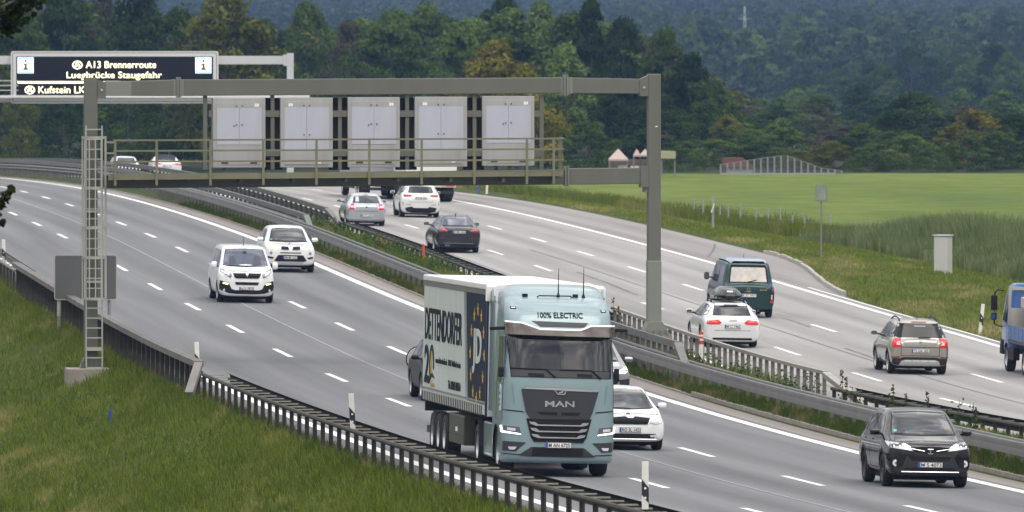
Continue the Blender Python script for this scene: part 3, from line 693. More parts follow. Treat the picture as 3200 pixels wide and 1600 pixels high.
# sign seen from behind, left of the ladder
X_, D_, z_ = hit(184, 1033); sD = D_; s_ = FPX/sD
sg = empty('road_sign', 'dark grey back of a rectangular road sign behind the caged ladder', 'road sign', M=Matrix.Translation((X_, D_, z_)))
def sx_(u): return (u-184)/s_
def sz_(v): return (1033-v)/s_
mb = MB(); mb.prism(rrect(sx_(172),sx_(363),sz_(935),sz_(799),.06), -.02, .02); bd = mb.build('panel', mat('sign_back', (.085,.09,.09), .55, noise=(1.,.5,(.11,.115,.11))), sg)
mb = MB()
for a in ((172,170),(363,365)): pass
fr = rrect(sx_(171),sx_(364),sz_(936),sz_(798),.065)
for a, b in zip(fr, fr[1:]+fr[:1]): mb.beam((a[0],0,a[1]), (b[0],0,b[1]), .03, .06, up=Vector((0,1,0)))
mb.build('edge_trim', mat('sign_edge', (.35,.33,.28), .5), sg)
for u, v1 in ((184, 0), (341, 0)):
    mb = MB(); mb.lathe([(-.6 if u == 184 else -1.2,0),(-.6 if u == 184 else -1.2,.05),(sz_(940),.05),(sz_(940),.05),(sz_(805),.045)], 'z', 12, (sx_(u), .07, 0)); mb.build('pole', mat('pole_grey', (.25,.25,.25), .5, .4), sg, smooth=True)
mb = MB(); mb.lathe([(sz_(988),.0),(sz_(988),.062),(sz_(936),.062),(sz_(936),0)], 'z', 12, (0,.07,0)); mb.build('sleeve', mat('sleeve', (.36,.36,.34), .5), sg, smooth=True)
# roadside cabinet, sign in the meadow, marker
X_, D_, z_ = hit(2946, 855); k = FPX/D_
cb = empty('roadside_cabinet', 'tall pale grey utility cabinet standing in front of the reeds', 'cabinet', M=Matrix.Translation((X_, D_, z_)) @ Matrix.Rotation(RAD(-22), 4, 'Z'))
mb = MB(); mb.box(-.29,.29,-.22,.30,-.2,118/k); cbo = mb.build('housing', mat('cabinet_pale', (.50,.50,.47), .6, noise=(2.,.4,(.44,.44,.41))), cb, bevel=.02)
mb = MB(); mb.box(-.26,.26,-.228,-.22,.12,118/k-.06); mb.build('door', mat('cabinet_door', (.53,.53,.50), .6), cb, bevel=.003)
mb = MB(); mb.box(-.33,.33,-.26,.34,118/k+.002,118/k+.04); mb.build('roof', mat('cabinet_top', (.6,.6,.6), .5), cb, bevel=.01)
mb = MB(); mb.box(-.27,.27,-.2,.28,-.3,.06); mb.build('plinth', mat('plinth_concrete', (.3,.27,.24)), cb)
X_, D_, z_ = hit(2566, 806); k = FPX/D_
fs = empty('field_sign', 'grey rectangular sign on a thin pole at the meadow edge, seen from behind', 'sign', M=Matrix.Translation((X_, D_, z_)))
mb = MB(); mb.lathe([(-.3,0),(-.3,.035),(228/k,.035),(228/k,0)], 'z', 10); mb.build('pole', mat('pole_grey', (.25,.25,.25)), fs, smooth=True)
mb = MB(); mb.prism(rrect(-19/k,19/k,176/k,225/k,.03), -.06, .03); pn = mb.build('panel', mat('sign_dull', (.20,.21,.20), .6), fs)
mb = MB(); mb.prism(rrect(-15/k,15/k,181/k,221/k,.02), -.066, -.0605); mb.build('face', mat('sign_face', (.25,.30,.24), .6, noise=(3.,.8,(.17,.22,.15))), pn)
X_, D_, z_ = hit(2228, 714); k = FPX/D_
fm = empty('pipeline_marker', 'slim marker pole with a small white tilted board in the meadow', 'marker', M=Matrix.Translation((X_, D_, z_)))
mb = MB(); mb.lathe([(-.3,0),(-.3,.05),(100/k,.05),(100/k,0)], 'z', 8); mb.build('pole', mat('post_zinc', (.33,.34,.36), .5, .2), fs if 0 else fm, smooth=True)
mb = MB(); mb.prism([(-.10,52/k),(.05,80/k),(.08,78/k),(-.05,48/k)], -.12, .1); mb.build('board', M_WP, fm)
# fence posts along the meadow
fu = [(2168,.0),(2197,0),(2250,0),(2276,0),(2314,0),(2363,0),(2402,-2),(2442,-3),(2478,-1),(2514,0),(2595,0),(2672,0),(2721,-1),(2768,0),(2820,0),(2863,0),(2920,0),(2984,0),(3057,0),(3112,0)]
fp0 = MB().lathe([(-.4,0),(-.4,.045),(1.32,.045),(1.32,0)], 'z', 8).build('fence_post', mat('post_zinc', (.33,.34,.36), .5, .2), None, smooth=True)
tops = []
for i, (u, ln) in enumerate(fu):
    o = fp0 if i == 0 else fp0.copy()
    if i: COL.objects.link(o)
    wv = 39.2-.0*i; D = at_w(u, wv); q = pt(wv, D, 0, TZ); o.location = q; o.rotation_euler = (0, RAD(ln), 0); tops.append(q+Vector((math.sin(RAD(ln))*1.3, 0, 1.28)))
    o.scale = (1, 1, 1+.12*math.sin(i*2.1))
    tag(o, 'thin grey metal fence post at the edge of the meadow', 'fence post', 'fence posts along the meadow')
mb = MB()
for dz_ in (0, -.35, -.7): mb.tube([t_+Vector((0,0,dz_)) for t_ in tops], .006, 4, cap=False)
o = mb.build('fence_wire', mat('wire', (.2,.2,.21), .6, .3)); tag(o, 'thin fence wires strung between the grey meadow posts', 'wire')
# ================================================================ VEHICLES
def paint(name, col, metal=0., rough=.28): return mat('paint_'+name, col, rough, metal, coat=.7 if max(col) > .1 else .45, spec=.5 if max(col) > .1 else .3, noise=(1.1, .25, tuple(c*.82 for c in col)))
M_TYRE = mat('tyre', (.014,.014,.015), .85, noise=(8.,.6,(.035,.033,.03)))
M_RIM = mat('alloy_rim', (.48,.48,.50), .35, .7); M_RIMD = mat('dark_rim', (.05,.05,.055), .4, .6)
M_PLA = mat('black_plastic', (.012,.012,.013), .6, spec=.2); M_DKG = mat('dark_grey_plastic', (.03,.031,.034), .55, spec=.25)
M_GLASS = mat('car_glass', (.012,.015,.018), .03, 0, spec=.8)
M_GLASSB = mat('car_glass_bluish', (.05,.06,.10), .04, 0, spec=.7)
M_CHR = mat('chrome', (.62,.62,.64), .22, 1.)
M_TAIL = mat('tail_lamp', (.26,.008,.010), .25, coat=.4); M_TAILB = mat('tail_lamp_bright', (.55,.014,.012), .25, coat=.3, emit=(.8,.03,.02), es=.12)
M_TAILW = mat('lamp_clear_red', (.75,.55,.55), .15, coat=1.)
M_LAMP = mat('lamp_clear', (.62,.64,.68), .12, coat=1.); M_LAMPON = mat('lamp_lit', (1,.97,.85), .2, emit=(1.,.93,.75), es=1.6); M_LAMPW = mat('lamp_lit_white', (1,1,1), .2, emit=(1.,.98,.95), es=1.3)
M_LAMPD = mat('lamp_dark', (.10,.105,.11), .12, coat=1.)
M_AMB = mat('amber_lamp', (.75,.25,.02), .25, coat=1., emit=(.8,.28,.02), es=.3)
M_PLATE = mat('plate_white', (.80,.80,.78), .45); M_EU = mat('plate_blue', (.02,.08,.45), .45); M_INK = mat('plate_ink', (.01,.01,.012), .6)
M_SEAMD = mat('panel_gap', (.01,.01,.011), .8)
def chaikin(P, axis, n=2):
    P = np.moveaxis(np.asarray(P, float), axis, 0)
    for _ in range(n):
        Q = np.empty((2*(len(P)-1)+2,)+P.shape[1:]); Q[0] = P[0]; Q[-1] = P[-1]
        Q[1:-1:2] = .75*P[:-1]+.25*P[1:]; Q[2:-1:2] = .25*P[:-1]+.75*P[1:]
        P = Q
    return np.moveaxis(P, 0, axis)
def loft(C, n0=2, n1=2):
    """C [stations, half-ring points, xyz] -> mirrored closed skin"""
    P = chaikin(chaikin(C, 0, n0), 1, n1); S, K, _ = P.shape
    mir = P[:, ::-1].copy(); mir[..., 0] *= -1
    R = np.concatenate([P, mir[:, 1:-1]], 1); n = R.shape[1]; V = R.reshape(-1, 3)
    i = np.arange(S-1)[:,None]*n; k = np.arange(n)[None]; k1 = (np.arange(n)+1) % n
    F = np.stack([i+k, i+k1[None], i+n+k1[None], i+n+k], -1).reshape(-1, 4)
    return V, F, S, n
def bvh_of(V, F): return BVHTree.FromPolygons([tuple(v) for v in V], [tuple(int(q) for q in f) for f in F])
AX = {'front': (Vector((0,-1,0)), lambda a, b: Vector((a, 30, b)), Vector((0,1,0))), 'rear': (Vector((0,1,0)), lambda a, b: Vector((a, -30, b)), Vector((0,-1,0))),
      'right': (Vector((-1,0,0)), lambda a, b: Vector((30, a, b)), Vector((1,0,0))), 'left': (Vector((1,0,0)), lambda a, b: Vector((-30, a, b)), Vector((-1,0,0))),
      'top': (Vector((0,0,-1)), lambda a, b: Vector((a, b, 30)), Vector((0,0,1)))}
class Car:
    def __init__(s, root, body, bvh): s.root = root; s.body = body; s.bvh = bvh
    def cast(s, axis, a, b):
        d, st, nn = AX[axis]; p, n, i, _ = s.bvh.ray_cast(st(a, b), d)
        if p is None:
            q = st(a, b); q2 = q+d*29; p, n, i, _ = s.bvh.find_nearest(q2)
            d2 = d; p = Vector((q.x if abs(d.x) < .5 else p.x, q.y if abs(d.y) < .5 else p.y, q.z if abs(d.z) < .5 else p.z)); n = nn
        if n.dot(nn) < 0: n = -n
        return p, n
    def decal(s, name, poly, axis, m, off=.008, step=.05, mirror=False, parent=None, thick=.02):
        polys = [poly]+([[(-a, b) for a, b in poly[::-1]]] if mirror else []); res = []
        if mirror == 'side': pass
        for pl in polys:
            bm = bmesh.new(); vs = [bm.verts.new((a, b, 0)) for a, b in pl]; bm.faces.new(vs)
            A = [q[0] for q in pl]; B = [q[1] for q in pl]
            for (lo, hi, no) in ((min(A), max(A), (1,0,0)), (min(B), max(B), (0,1,0))):
                k = max(1, int((hi-lo)/step))
                for j in range(1, k):
                    c = lo+(hi-lo)*j/k; bmesh.ops.bisect_plane(bm, geom=bm.verts[:]+bm.edges[:]+bm.faces[:], dist=1e-5, plane_co=(c,0,0) if no[0] else (0,c,0), plane_no=no)
            bmesh.ops.triangulate(bm, faces=[f for f in bm.faces if len(f.verts) > 4])
            d = AX[axis][0]; hitp = {}
            for v in bm.verts:
                p, n = s.cast(axis, v.co.x, v.co.y); hitp[v] = (p, n)
            for v in bm.verts:
                p, n = hitp[v]; v.co = p-d*off+n*off*.3
            be = [e for e in bm.edges if len(e.link_faces) == 1]
            r = bmesh.ops.extrude_edge_only(bm, edges=be); 
            for g in r['geom']:
                if isinstance(g, bmesh.types.BMVert): g.co += d*thick
            bmesh.ops.recalc_face_normals(bm, faces=bm.faces)
            c = sum((f.normal for f in bm.faces if abs(f.normal.dot(d)) > .3), Vector()); 
            if c.dot(d) > 0: bmesh.ops.reverse_faces(bm, faces=bm.faces)
            me = bpy.data.meshes.new(name); bm.to_mesh(me); bm.free(); me.polygons.foreach_set('use_smooth', [True]*len(me.polygons))
            if hasattr(me, 'set_sharp_from_angle'): me.set_sharp_from_angle(angle=RAD(40))
            res.append(obj(name, me, m, parent or s.root))
        return res
    def side(s, name, poly, m, off=.008, step=.10, parent=None):
        return s.decal(name, poly, 'left', m, off, step, parent=parent)+s.decal(name, poly, 'right', m, off, step, parent=parent)
    def text(s, txt, axis, x0, x1, z0, z1, m, bold=.01, off=.012, name='lettering', parent=None):
        me = fit_text(text_mesh(txt, 1., bold), x0, x1, z0, z1); n = len(me.vertices); d = AX[axis][0]; fl = -1 if axis in ('front', 'right') else 1
        xs = (x0+x1)
        for v in me.vertices:
            a = (xs-v.co.x) if axis in ('front', 'right') else v.co.x
            p, nn = s.cast(axis, a, v.co.y); v.co = p-d*(off+v.co.z)
        me.update(); return obj(name, me, m, parent or s.root)
    def plate(s, txt, axis, xc, zc, w=.52, h=.115, off=.02, tilt=0):
        d, st, nn = AX[axis]; p, n = s.cast(axis, xc, zc); y = (p-d*off).y; sg = 1 if axis == 'front' else -1
        mb = MB(); mb.box(xc-w/2, xc+w/2, min(y, y-sg*.03), max(y, y-sg*.03), zc-h/2, zc+h/2); o = mb.build('licence_plate', M_PLATE, s.root)
        mb = MB(); xl = xc+w/2-.045 if axis == 'front' else xc-w/2; mb.box(xl, xl+.045, min(y, y+sg*.003), max(y, y+sg*.003), zc-h/2, zc+h/2); mb.build('country_strip', M_EU, o)
        mb = MB()
        for (a, b, c, e) in ((xc-w/2, xc+w/2, zc-h/2, zc-h/2+.008), (xc-w/2, xc+w/2, zc+h/2-.008, zc+h/2)): mb.box(a, b, min(y, y+sg*.002), max(y, y+sg*.002), c, e)
        mb.build('rim', M_INK, o)
        me = fit_text(text_mesh(txt, 1., .004), -w/2+.06, w/2-.02, -h*.33, h*.33)
        R = Matrix(((-1,0,0,xc),(0,0,1,y+.005),(0,1,0,zc),(0,0,0,1))) if axis == 'front' else Matrix(((1,0,0,xc),(0,0,-1,y-.005),(0,1,0,zc),(0,0,0,1)))
        me.transform(R); obj('lettering', me, M_INK, o); return o
    def bar(s, name, a, b, axis, r, m, off=0., parent=None, flat=1.):
        n = 8; P = []
        for i in range(n+1):
            t = i/n; p, q = s.cast(axis, a[0]+(b[0]-a[0])*t, a[1]+(b[1]-a[1])*t); P.append(p-AX[axis][0]*off)
        return MB().tube(P, r, 6).build(name, m, parent or s.root, smooth=True)
    def badge(s, name, axis, x, z, r, m, inner=None, shape='ring'):
        p, n = s.cast(axis, x, z); d = AX[axis][0]; sg = -d.y; y = p.y+sg*.012
        mb = MB()
        if shape == 'ring':
            k = 18
            for i in range(k):
                a, b = 2*math.pi*i/k, 2*math.pi*(i+1)/k
                P = [(x+q*r*1.0*math.cos(t), z+q*r*math.sin(t)) for t, q in ((a,.72),(b,.72),(b,1.),(a,1.))]
                V = [(u, y, v) for u, v in P]+[(u, y-sg*.02, v) for u, v in P]; mb.add(V, [(0,1,2,3),(4,7,6,5),(3,2,6,7),(1,0,4,5)])
        elif shape == 'disc': mb.lathe([(y-sg*.02, r),(y, r),(y+sg*.004, r*.8),(y+sg*.004, 0)], 'y', 16, (x, 0, z))
        o = mb.build(name, m, s.root, smooth=shape == 'disc')
        if inner:
            mb = MB(); mb.lathe([(y+sg*.002 if shape == 'disc' else y-sg*.014, r*.66),(y+sg*.006 if shape == 'disc' else y-sg*.008, 0)], 'y', 14, (x, 0, z)); mb.build('emblem_centre', inner, o)
        return o
_wheels = {}
def wheel(parent, x, y, r, wd, rim=None, side=1, spokes=5, rr=.68):
    rim = rim or M_RIM; key = (round(r,3), round(wd,3), rim.name, spokes, rr)
    if key not in _wheels:
        mb = MB(); h = wd/2
        mb.lathe([(-h*.8, r*rr*.98),(-h, r*rr*1.08),(-h, r*.90),(-h*.72, r*.985),(0, r),(h*.72, r*.985),(h, r*.90),(h, r*rr*1.08),(h*.86, r*rr)], 'x', 32)
        n0 = len(mb.v); mb.lathe([(h*.25, r*rr*1.0),(h*.25, 0)], 'x', 24)
        t_ = mb.build('wheel', M_TYRE, None, smooth=True); tm = t_.data; bpy.data.objects.remove(t_)
        mb = MB(); mb.lathe([(h*.93, r*rr*1.03),(h*.95, r*rr*.96),(h*.62, r*rr*.90),(h*.45, r*rr*.88)], 'x', 32); mb.lathe([(h*.3, r*.2),(h*.75, r*.18),(h*.8, r*.1),(h*.8, 0)], 'x', 16)
        for k in range(spokes):
            a = 2*math.pi*k/spokes+.3; M = Matrix.Rotation(a, 4, 'X')
            V = [M @ Vector(q) for q in ((h*.42,-r*.075,r*.12),(h*.42,r*.075,r*.12),(h*.42,r*.06,r*rr*.95),(h*.42,-r*.06,r*rr*.95),(h*.74,-r*.06,r*.12),(h*.74,r*.06,r*.12),(h*.72,r*.045,r*rr*.95),(h*.72,-r*.045,r*rr*.95))]
            mb.add(V, ((0,3,2,1),(4,5,6,7),(0,1,5,4),(1,2,6,5),(2,3,7,6),(3,0,4,7)))
        q_ = mb.build('rim', rim, None, smooth=True); rm = q_.data; bpy.data.objects.remove(q_); _wheels[key] = (tm, rm)
    tm, rm = _wheels[key]; o = obj('wheel', tm, None, parent); q = obj('rim', rm, None, o)
    o.location = (x, y, r)
    if side < 0: o.rotation_euler = (0, 0, math.pi)
    return o
def arch_cut(V, F, arches, hw, smooth_in=.5):
    V = V.copy()
    for (ya, za, R) in arches:
        near = np.abs(V[:,0]) > smooth_in*hw; r = np.hypot(V[:,1]-ya, V[:,2]-za); ins = near & (r < R)
        keep = ~ins[F].all(1); F = F[keep]
        used = np.zeros(len(V), bool); used[F.ravel()] = True
        up = ins & used & (V[:,2] >= za); rr = np.maximum(r[up], 1e-6); V[up,1] = ya+(V[up,1]-ya)/rr*R; V[up,2] = za+(V[up,2]-za)/rr*R
        lo = ins & used & ~up; dy = V[lo,1]-ya; V[lo,1] = ya+np.where(dy < 0, -1, 1)*np.sqrt(np.maximum(R*R-(V[lo,2]-za)**2, 0))
    return V, F
def car(label, cat, M, m_paint, L, W, H, wb, fo, hz, hf, yc, yr, yrr, yt, zt, belt, zb=.24, rw=.74, r=.34, group=None, trim=None, deck=None, rim=None, arch=None, spokes=5, name='car', track=None, noseh=.10, hood_in=.86, tail_in=.97, rear_tuck=.10, nose_round=.24, side_win=True, tw=.225, trail_lean=0.):
    """fo front overhang; hz cowl height; hf bonnet front height; yc cowl, yr roof front, yrr roof rear, yt/zt foot of the rear window (distances from the nose, m)"""
    hw = W/2; yF = L/2; Y = lambda d: yF-d; deck = deck or zt
    root = empty(name, label, cat, group, M)
    def ring(w, zb_, bl, top, tw_, y, dyt=0., belt_w=.945):
        # half ring from floor centre to roof centre
        bl = min(bl, top-.09); gm = bl+(top-bl)*.62
        P = [(0,zb_),(.78*w,zb_),(.955*w,zb_+.07),(1.0*w,zb_+(bl-zb_)*.45),(.995*w,zb_+(bl-zb_)*.8),(belt_w*w,bl+.015),(belt_w*w+(tw_-belt_w*w)*.62,gm),(tw_,top-.07),(tw_*.9,top-.02),(tw_*.5,top),(0,top+.008)]
        return [(a, y-dyt*max(0,(z-zb_)/(top-zb_+1e-6)), z) for a, z in P]
    rwid = rw*hw; hb = hood_in*hw
    G = [ring(.70*hw, zb+.14, belt, hf-noseh, .62*hw, Y(0)),
         ring(.86*hw, zb+.03, belt, hf-noseh*.35, .76*hw, Y(.02), .03),
         ring(.965*hw, zb, belt, hf-.005, hb*.95, Y(nose_round*.5), .02),
         ring(1.0*hw, zb, belt, hf, hb, Y(nose_round+.28)),
         ring(1.0*hw, zb, belt, hf+(hz-hf)*.6, hb, Y(nose_round+.28+(yc-nose_round-.28)*.55)),
         ring(1.0*hw, zb, belt, hz, hb*.985, Y(yc-.06)),
         ring(1.0*hw, zb, belt, hz+.03, hb*.975, Y(yc+.02)),
         ring(1.0*hw, zb, belt, H-.065, rwid, Y(yr)),
         ring(1.0*hw, zb, belt, H-.02, rwid*1.01, Y(yr+.30)),
         ring(1.0*hw, zb, belt, H, rwid*1.0, Y((yr+yrr)/2)),
         ring(1.0*hw, zb, belt, H-.03, rwid*.985, Y(yrr-.12)),
         ring(1.0*hw, zb, belt, H-.06, rwid*.97, Y(yrr)),
         ring(.985*hw, zb, belt, zt+.02, rwid*.99 if yt > L-.6 else hb*.95, Y(yt))]
    if yt < L-.45: G += [ring(.98*hw, zb, belt, deck+.005, hb*.93, Y(L-.16))]
    G += [ring(.955*hw, zb+.01, belt, deck-.02, min(hb*.93, rwid*1.05) if yt > L-.6 else hb*.9, Y(L-.075)),
          ring(.90*hw, zb+.06, belt, deck-.06, (rwid if yt > L-.6 else hb)*.88, Y(L-.015), rear_tuck),
          ring(.74*hw, zb+.16, belt, deck-.20, (rwid if yt > L-.6 else hb)*.72, Y(L), rear_tuck)]
    C = np.array(G); V, F, S, n = loft(C)
    full = [tuple(f) for f in F]+[tuple(range(n-1,-1,-1)), tuple(range((S-1)*n, S*n))]
    bv = BVHTree.FromPolygons([tuple(v) for v in V], full)
    ya, yb = Y(fo), Y(fo+wb); R = arch or r*1.13
    V2, F2 = arch_cut(V, F, [(ya, r, R), (yb, r, R)], hw)
    fl = [tuple(int(q) for q in f) for f in F2]+full[-2:]
    me = mesh('body', V2, fl, True); bm = bmesh.new(); bm.from_mesh(me); bmesh.ops.recalc_face_normals(bm, faces=bm.faces); bm.to_mesh(me); bm.free()
    me.polygons.foreach_set('use_smooth', [True]*len(me.polygons))
    body = obj('body', me, m_paint, root); c = Car(root, body, bv); c.Y = Y; c.hw = hw; c.L = L; c.H = H; c.belt = belt; c.ya = ya; c.yb = yb; c.r = r; c.R = R; c.zb = zb
    mb = MB(); mb.box(-.9*hw, .9*hw, Y(L-.25), Y(.25), zb+.06, zb+.3); mb.build('chassis', M_PLA, root)
    mb = MB(); mb.box(-.80*hw, .80*hw, Y(L-.30), Y(.30), zb-.075, zb+.05); mb.build('underbody', M_PLA, root)  # widened and lowered to deepen the shadow under the car
    for (yy) in (ya, yb):
        for s_ in (-1, 1):
            mb = MB(); k = 14
            for i in range(k):
                a, b = math.pi*(-.12+1.24*i/k), math.pi*(-.12+1.24*(i+1)/k)
                P = [(yy+R*1.0*math.cos(t), r+R*math.sin(t)) for t in (a, b)]; P2 = [(yy+(R+(.06 if trim else .018))*math.cos(t), r+(R+(.06 if trim else .018))*math.sin(t)) for t in (a, b)]
                xo = c.cast('right', yy+R*1.1*math.cos((a+b)/2), max(zb+.05, r+R*1.1*math.sin((a+b)/2)))[0].x
                xo = min(max(xo, .8*hw), 1.01*hw)+.006; xi = .42*hw
                mb.add([(s_*xo,*P[0]),(s_*xo,*P[1]),(s_*xi,*P[1]),(s_*xi,*P[0])], [(0,1,2,3)])
                mb.add([(s_*xo,*P[0]),(s_*xo,*P[1]),(s_*xo,*P2[1]),(s_*xo,*P2[0]),(s_*(xo-.05),*P2[0]),(s_*(xo-.05),*P2[1])], [(0,1,2,3),(3,2,5,4)])
            mb.build('wheel_arch', trim or M_PLA, root, smooth=True)
    tk = track or (hw-tw/2-.015)
    for s_ in (-1, 1):
        for yy in (ya, yb): wheel(root, s_*tk, yy, r, tw, rim, s_, spokes)
    return c
def glazing(c, ws, rearw, sides, m=M_GLASS, ms=None, mr=None, frame=True):
    """ws / rearw: front-view polygons of windscreen and rear window; sides: list of side polygons (distance from nose, z)"""
    if frame and ws: c.decal('windscreen_seal', [(a*1.03, z+(.02 if z > c.belt+.2 else -.02)) for a, z in ws], 'front', M_PLA, .004, .1)
    if ws: c.decal('windscreen', ws, 'front', m, .011, .1)
    if rearw: c.decal('rear_window', rearw, 'rear', mr or m, .009, .1)
    for p_ in sides: c.side('side_window', [(c.Y(d), z) for d, z in p_], ms or m, .006, .12)
def mirrors(c, d, z, m, w=.20, h=.14, out=.10, dep=.10, stalk=M_PLA):
    for s_ in (-1, 1):
        p, n = c.cast('right' if s_ > 0 else 'left', c.Y(d), z); x0 = abs(p.x)
        x = x0+out; C = []
        for (t, k) in ((0,.55),(.04,.9),(.5,1.),(.92,.85),(1.,.5)):
            C.append([(x+w*t, c.Y(d)+dep*k*math.cos(a)*.6, z+.02+h/2*k*math.sin(a)) for a in np.linspace(0, 2*math.pi, 13)[:-1]])
        mb = MB(); b = [q for r_ in C for q in r_]; F = [(i*12+k, i*12+(k+1)%12, (i+1)*12+(k+1)%12, (i+1)*12+k) for i in range(4) for k in range(12)]+[tuple(range(12)), tuple(range(59,47,-1))]
        mb.add([(s_*q[0], q[1], q[2]) for q in b], F); o = mb.build('wing_mirror', m, c.root, smooth=True)
        mb = MB(); mb.beam((s_*(x0-.03), c.Y(d), z-.03), (s_*(x+.03), c.Y(d), z-.02), .07, .045); mb.build('stalk', stalk, o)
        mb = MB(); mb.prism(rrect(min(s_*(x+w*.1), s_*(x+w*.92)), max(s_*(x+w*.1), s_*(x+w*.92)), z+.02-h*.38, z+.02+h*.38, .03), c.Y(d)-dep*.6-.006, c.Y(d)-dep*.6+.02); mb.build('mirror_glass', M_LAMPD, o)
def placed(u, v, d_axle, toward, L, dy=0.):
    """matrix of a vehicle whose axle (distance d_axle from its centre, towards its front) touches the road at photo pixel u,v"""
    X, D, z = hit(u, v, ZR); t = tang(D); k = (1 if toward else -1)*d_axle
    D2 = D+t.y*k; X2 = X+float(PX(D2)-PX(D)); return frame(X2, D2, toward)
def dashpolys(c, name, pts, axis, m, **k): return c.decal(name, pts, axis, m, **k)
def sharkfin(c, d, m=M_PLA, h=.07):
    p, n = c.cast('top', 0, c.Y(d)); MB().prism([(p.y+.06, p.z-.02),(p.y-.09, p.z-.02),(p.y-.07, p.z+h)], -.018, .018, 'x').build('aerial', m, c.root)
def rodaerial(c, d, h=.28, back=.12):
    p, n = c.cast('top', 0, c.Y(d)); MB().tube([p, p+Vector((0,-back*.3,h*.3)), p+Vector((0,-back,h))], [.012,.008,.005], 6).build('aerial', M_PLA, c.root)
def exhausts(c, xs, z, w=.09, h=.05):
    for x in xs:
        p, n = c.cast('rear', x, z+.06); MB().lathe([(p.y-.0, h),(p.y-.03, h),(p.y-.03, h*.75),(p.y+.05, h*.7)], 'y', 12, (x, 0, z)).build('exhaust', M_CHR, c.root)
def roofrails(c, d0, d1, x, m=M_CHR, h=.06):
    for s_ in (-1, 1):
        P = []
        for i in range(9):
            t = i/8; p, n = c.cast('top', s_*x, c.Y(d0+(d1-d0)*t)); P.append(p+Vector((0,0,h*min(1, 4*t, 4*(1-t)))))
        MB().tube(P, .022, 8).build('roof_rail', m, c.root, smooth=True)

# ---------------------------------------------------------------- dark SUV (front), lower right
def black_suv():
    L, W, wb, fo = 4.57, 1.845, 2.66, .93; m = paint('black', (.009,.009,.012), .1, .14)
    c = car('black SUV with lit headlights in the near left lane, lower right', 'car', placed(2885, 1521, L/2-fo, True, L), m, L, W, 1.66, wb, fo, 1.13, .98, 1.12, 1.92, 3.9, 4.35, 1.10, 1.06, zb=.24, rw=.70, r=.36, trim=M_DKG, rim=M_RIMD)
    glazing(c, [(-.68,1.13),(-.42,1.115),(0,1.11),(.42,1.115),(.68,1.13),(.565,1.545),(0,1.575),(-.565,1.545)], None, [[(1.35,1.11),(2.05,1.50),(2.62,1.53),(2.62,1.10)],[(2.70,1.10),(2.70,1.53),(3.55,1.49),(3.62,1.13)],[(3.7,1.14),(3.64,1.47),(3.95,1.42),(4.15,1.2)]])
    mirrors(c, 1.45, 1.14, m, w=.21, h=.15, out=.06)
    c.decal('headlight', [(.46,.90),(.55,.955),(.87,.985),(.86,.86),(.72,.84),(.45,.80),(.37,.79)], 'front', M_LAMP, .012, .04, mirror=True)
    c.decal('headlight_beam', [(.44,.885),(.54,.93),(.60,.92),(.56,.83),(.42,.81)], 'front', M_LAMPON, .018, .04, mirror=True)
    for s_ in (-1, 1):
        for x in (.66, .78): c.badge('headlight_lens', 'front', s_*x, .90, .05, M_LAMPD, M_LAMPW, 'disc')
    c.decal('upper_grille', [(-.44,.86),(-.2,.885),(.2,.885),(.44,.86),(.40,.80),(.22,.755),(-.22,.755),(-.40,.80)], 'front', M_PLA, .010, .04)
    for s_ in (-1, 1): c.bar('chrome_strip', (s_*.43,.845), (s_*.13,.79), 'front', .010, M_CHR, .016)
    c.badge('emblem', 'front', 0, .805, .085, M_CHR, None, 'ring'); c.bar('emblem_bar', (-.06,.83), (.06,.83), 'front', .012, M_CHR, .016); c.bar('emblem_bar', (0,.83), (0,.735), 'front', .02, M_CHR, .014)
    c.decal('lower_grille', [(-.46,.665),(-.42,.68),(.42,.68),(.46,.665),(.40,.60),(.2,.585),(-.2,.585),(-.40,.60)], 'front', M_PLA, .010, .04)
    c.decal('bumper_cover', [(-.78,.52),(-.62,.44),(-.50,.70),(-.40,.58),(.40,.58),(.50,.70),(.62,.44),(.78,.52),(.80,.30),(.5,.24),(-.5,.24),(-.80,.30)], 'front', M_DKG, .007, .04)
    c.decal('lower_intake', [(-.52,.44),(.52,.44),(.60,.36),(-.60,.36)], 'front', M_PLA, .012, .04)
    c.bar('chrome_strip', (-.62,.345), (.62,.345), 'front', .013, M_CHR, .014)
    for s_ in (-1, 1):
        c.decal('fog_bezel', [(s_*.60,.60),(s_*.80,.62),(s_*.84,.46),(s_*.64,.44)][::s_], 'front', M_PLA, .011, .04)
        c.badge('fog_lamp', 'front', s_*.74, .53, .075, M_LAMP, M_LAMPD, 'disc')
    c.plate('M S 4073', 'front', -.0, .50)
    c.decal('sticker', [(.57,1.17),(.64,1.165),(.62,1.215),(.56,1.215)], 'front', mat('sticker_green', (.12,.45,.42), .4), .016, .1)
    c.bar('wiper', (.62,1.135), (.08,1.125), 'front', .013, M_PLA, .018); c.bar('wiper', (.02,1.125), (-.50,1.13), 'front', .013, M_PLA, .018)
    for d in (1.25, 2.66, 3.75): c.side('door_gap', [(c.Y(d),.42),(c.Y(d+.012),.42),(c.Y(d+.03),1.05),(c.Y(d+.018),1.05)], M_SEAMD, .003, .2)
    c.decal('bonnet_gap', [(-.80,.985),(-.80,.995),(0,.915),(.80,.995),(.80,.985),(0,.903)], 'front', M_SEAMD, .003, .04)
    c.side('sill_cladding', [(c.Y(1.4),.26),(c.Y(3.15),.26),(c.Y(3.15),.40),(c.Y(1.4),.40)], M_DKG, .008, .3)
    for d in (2.35, 3.4):
        for s_ in ('left', 'right'): c.bar('door_handle', (c.Y(d), .98), (c.Y(d+.2), .985), s_, .016, m, .012)
    return c
black_suv()

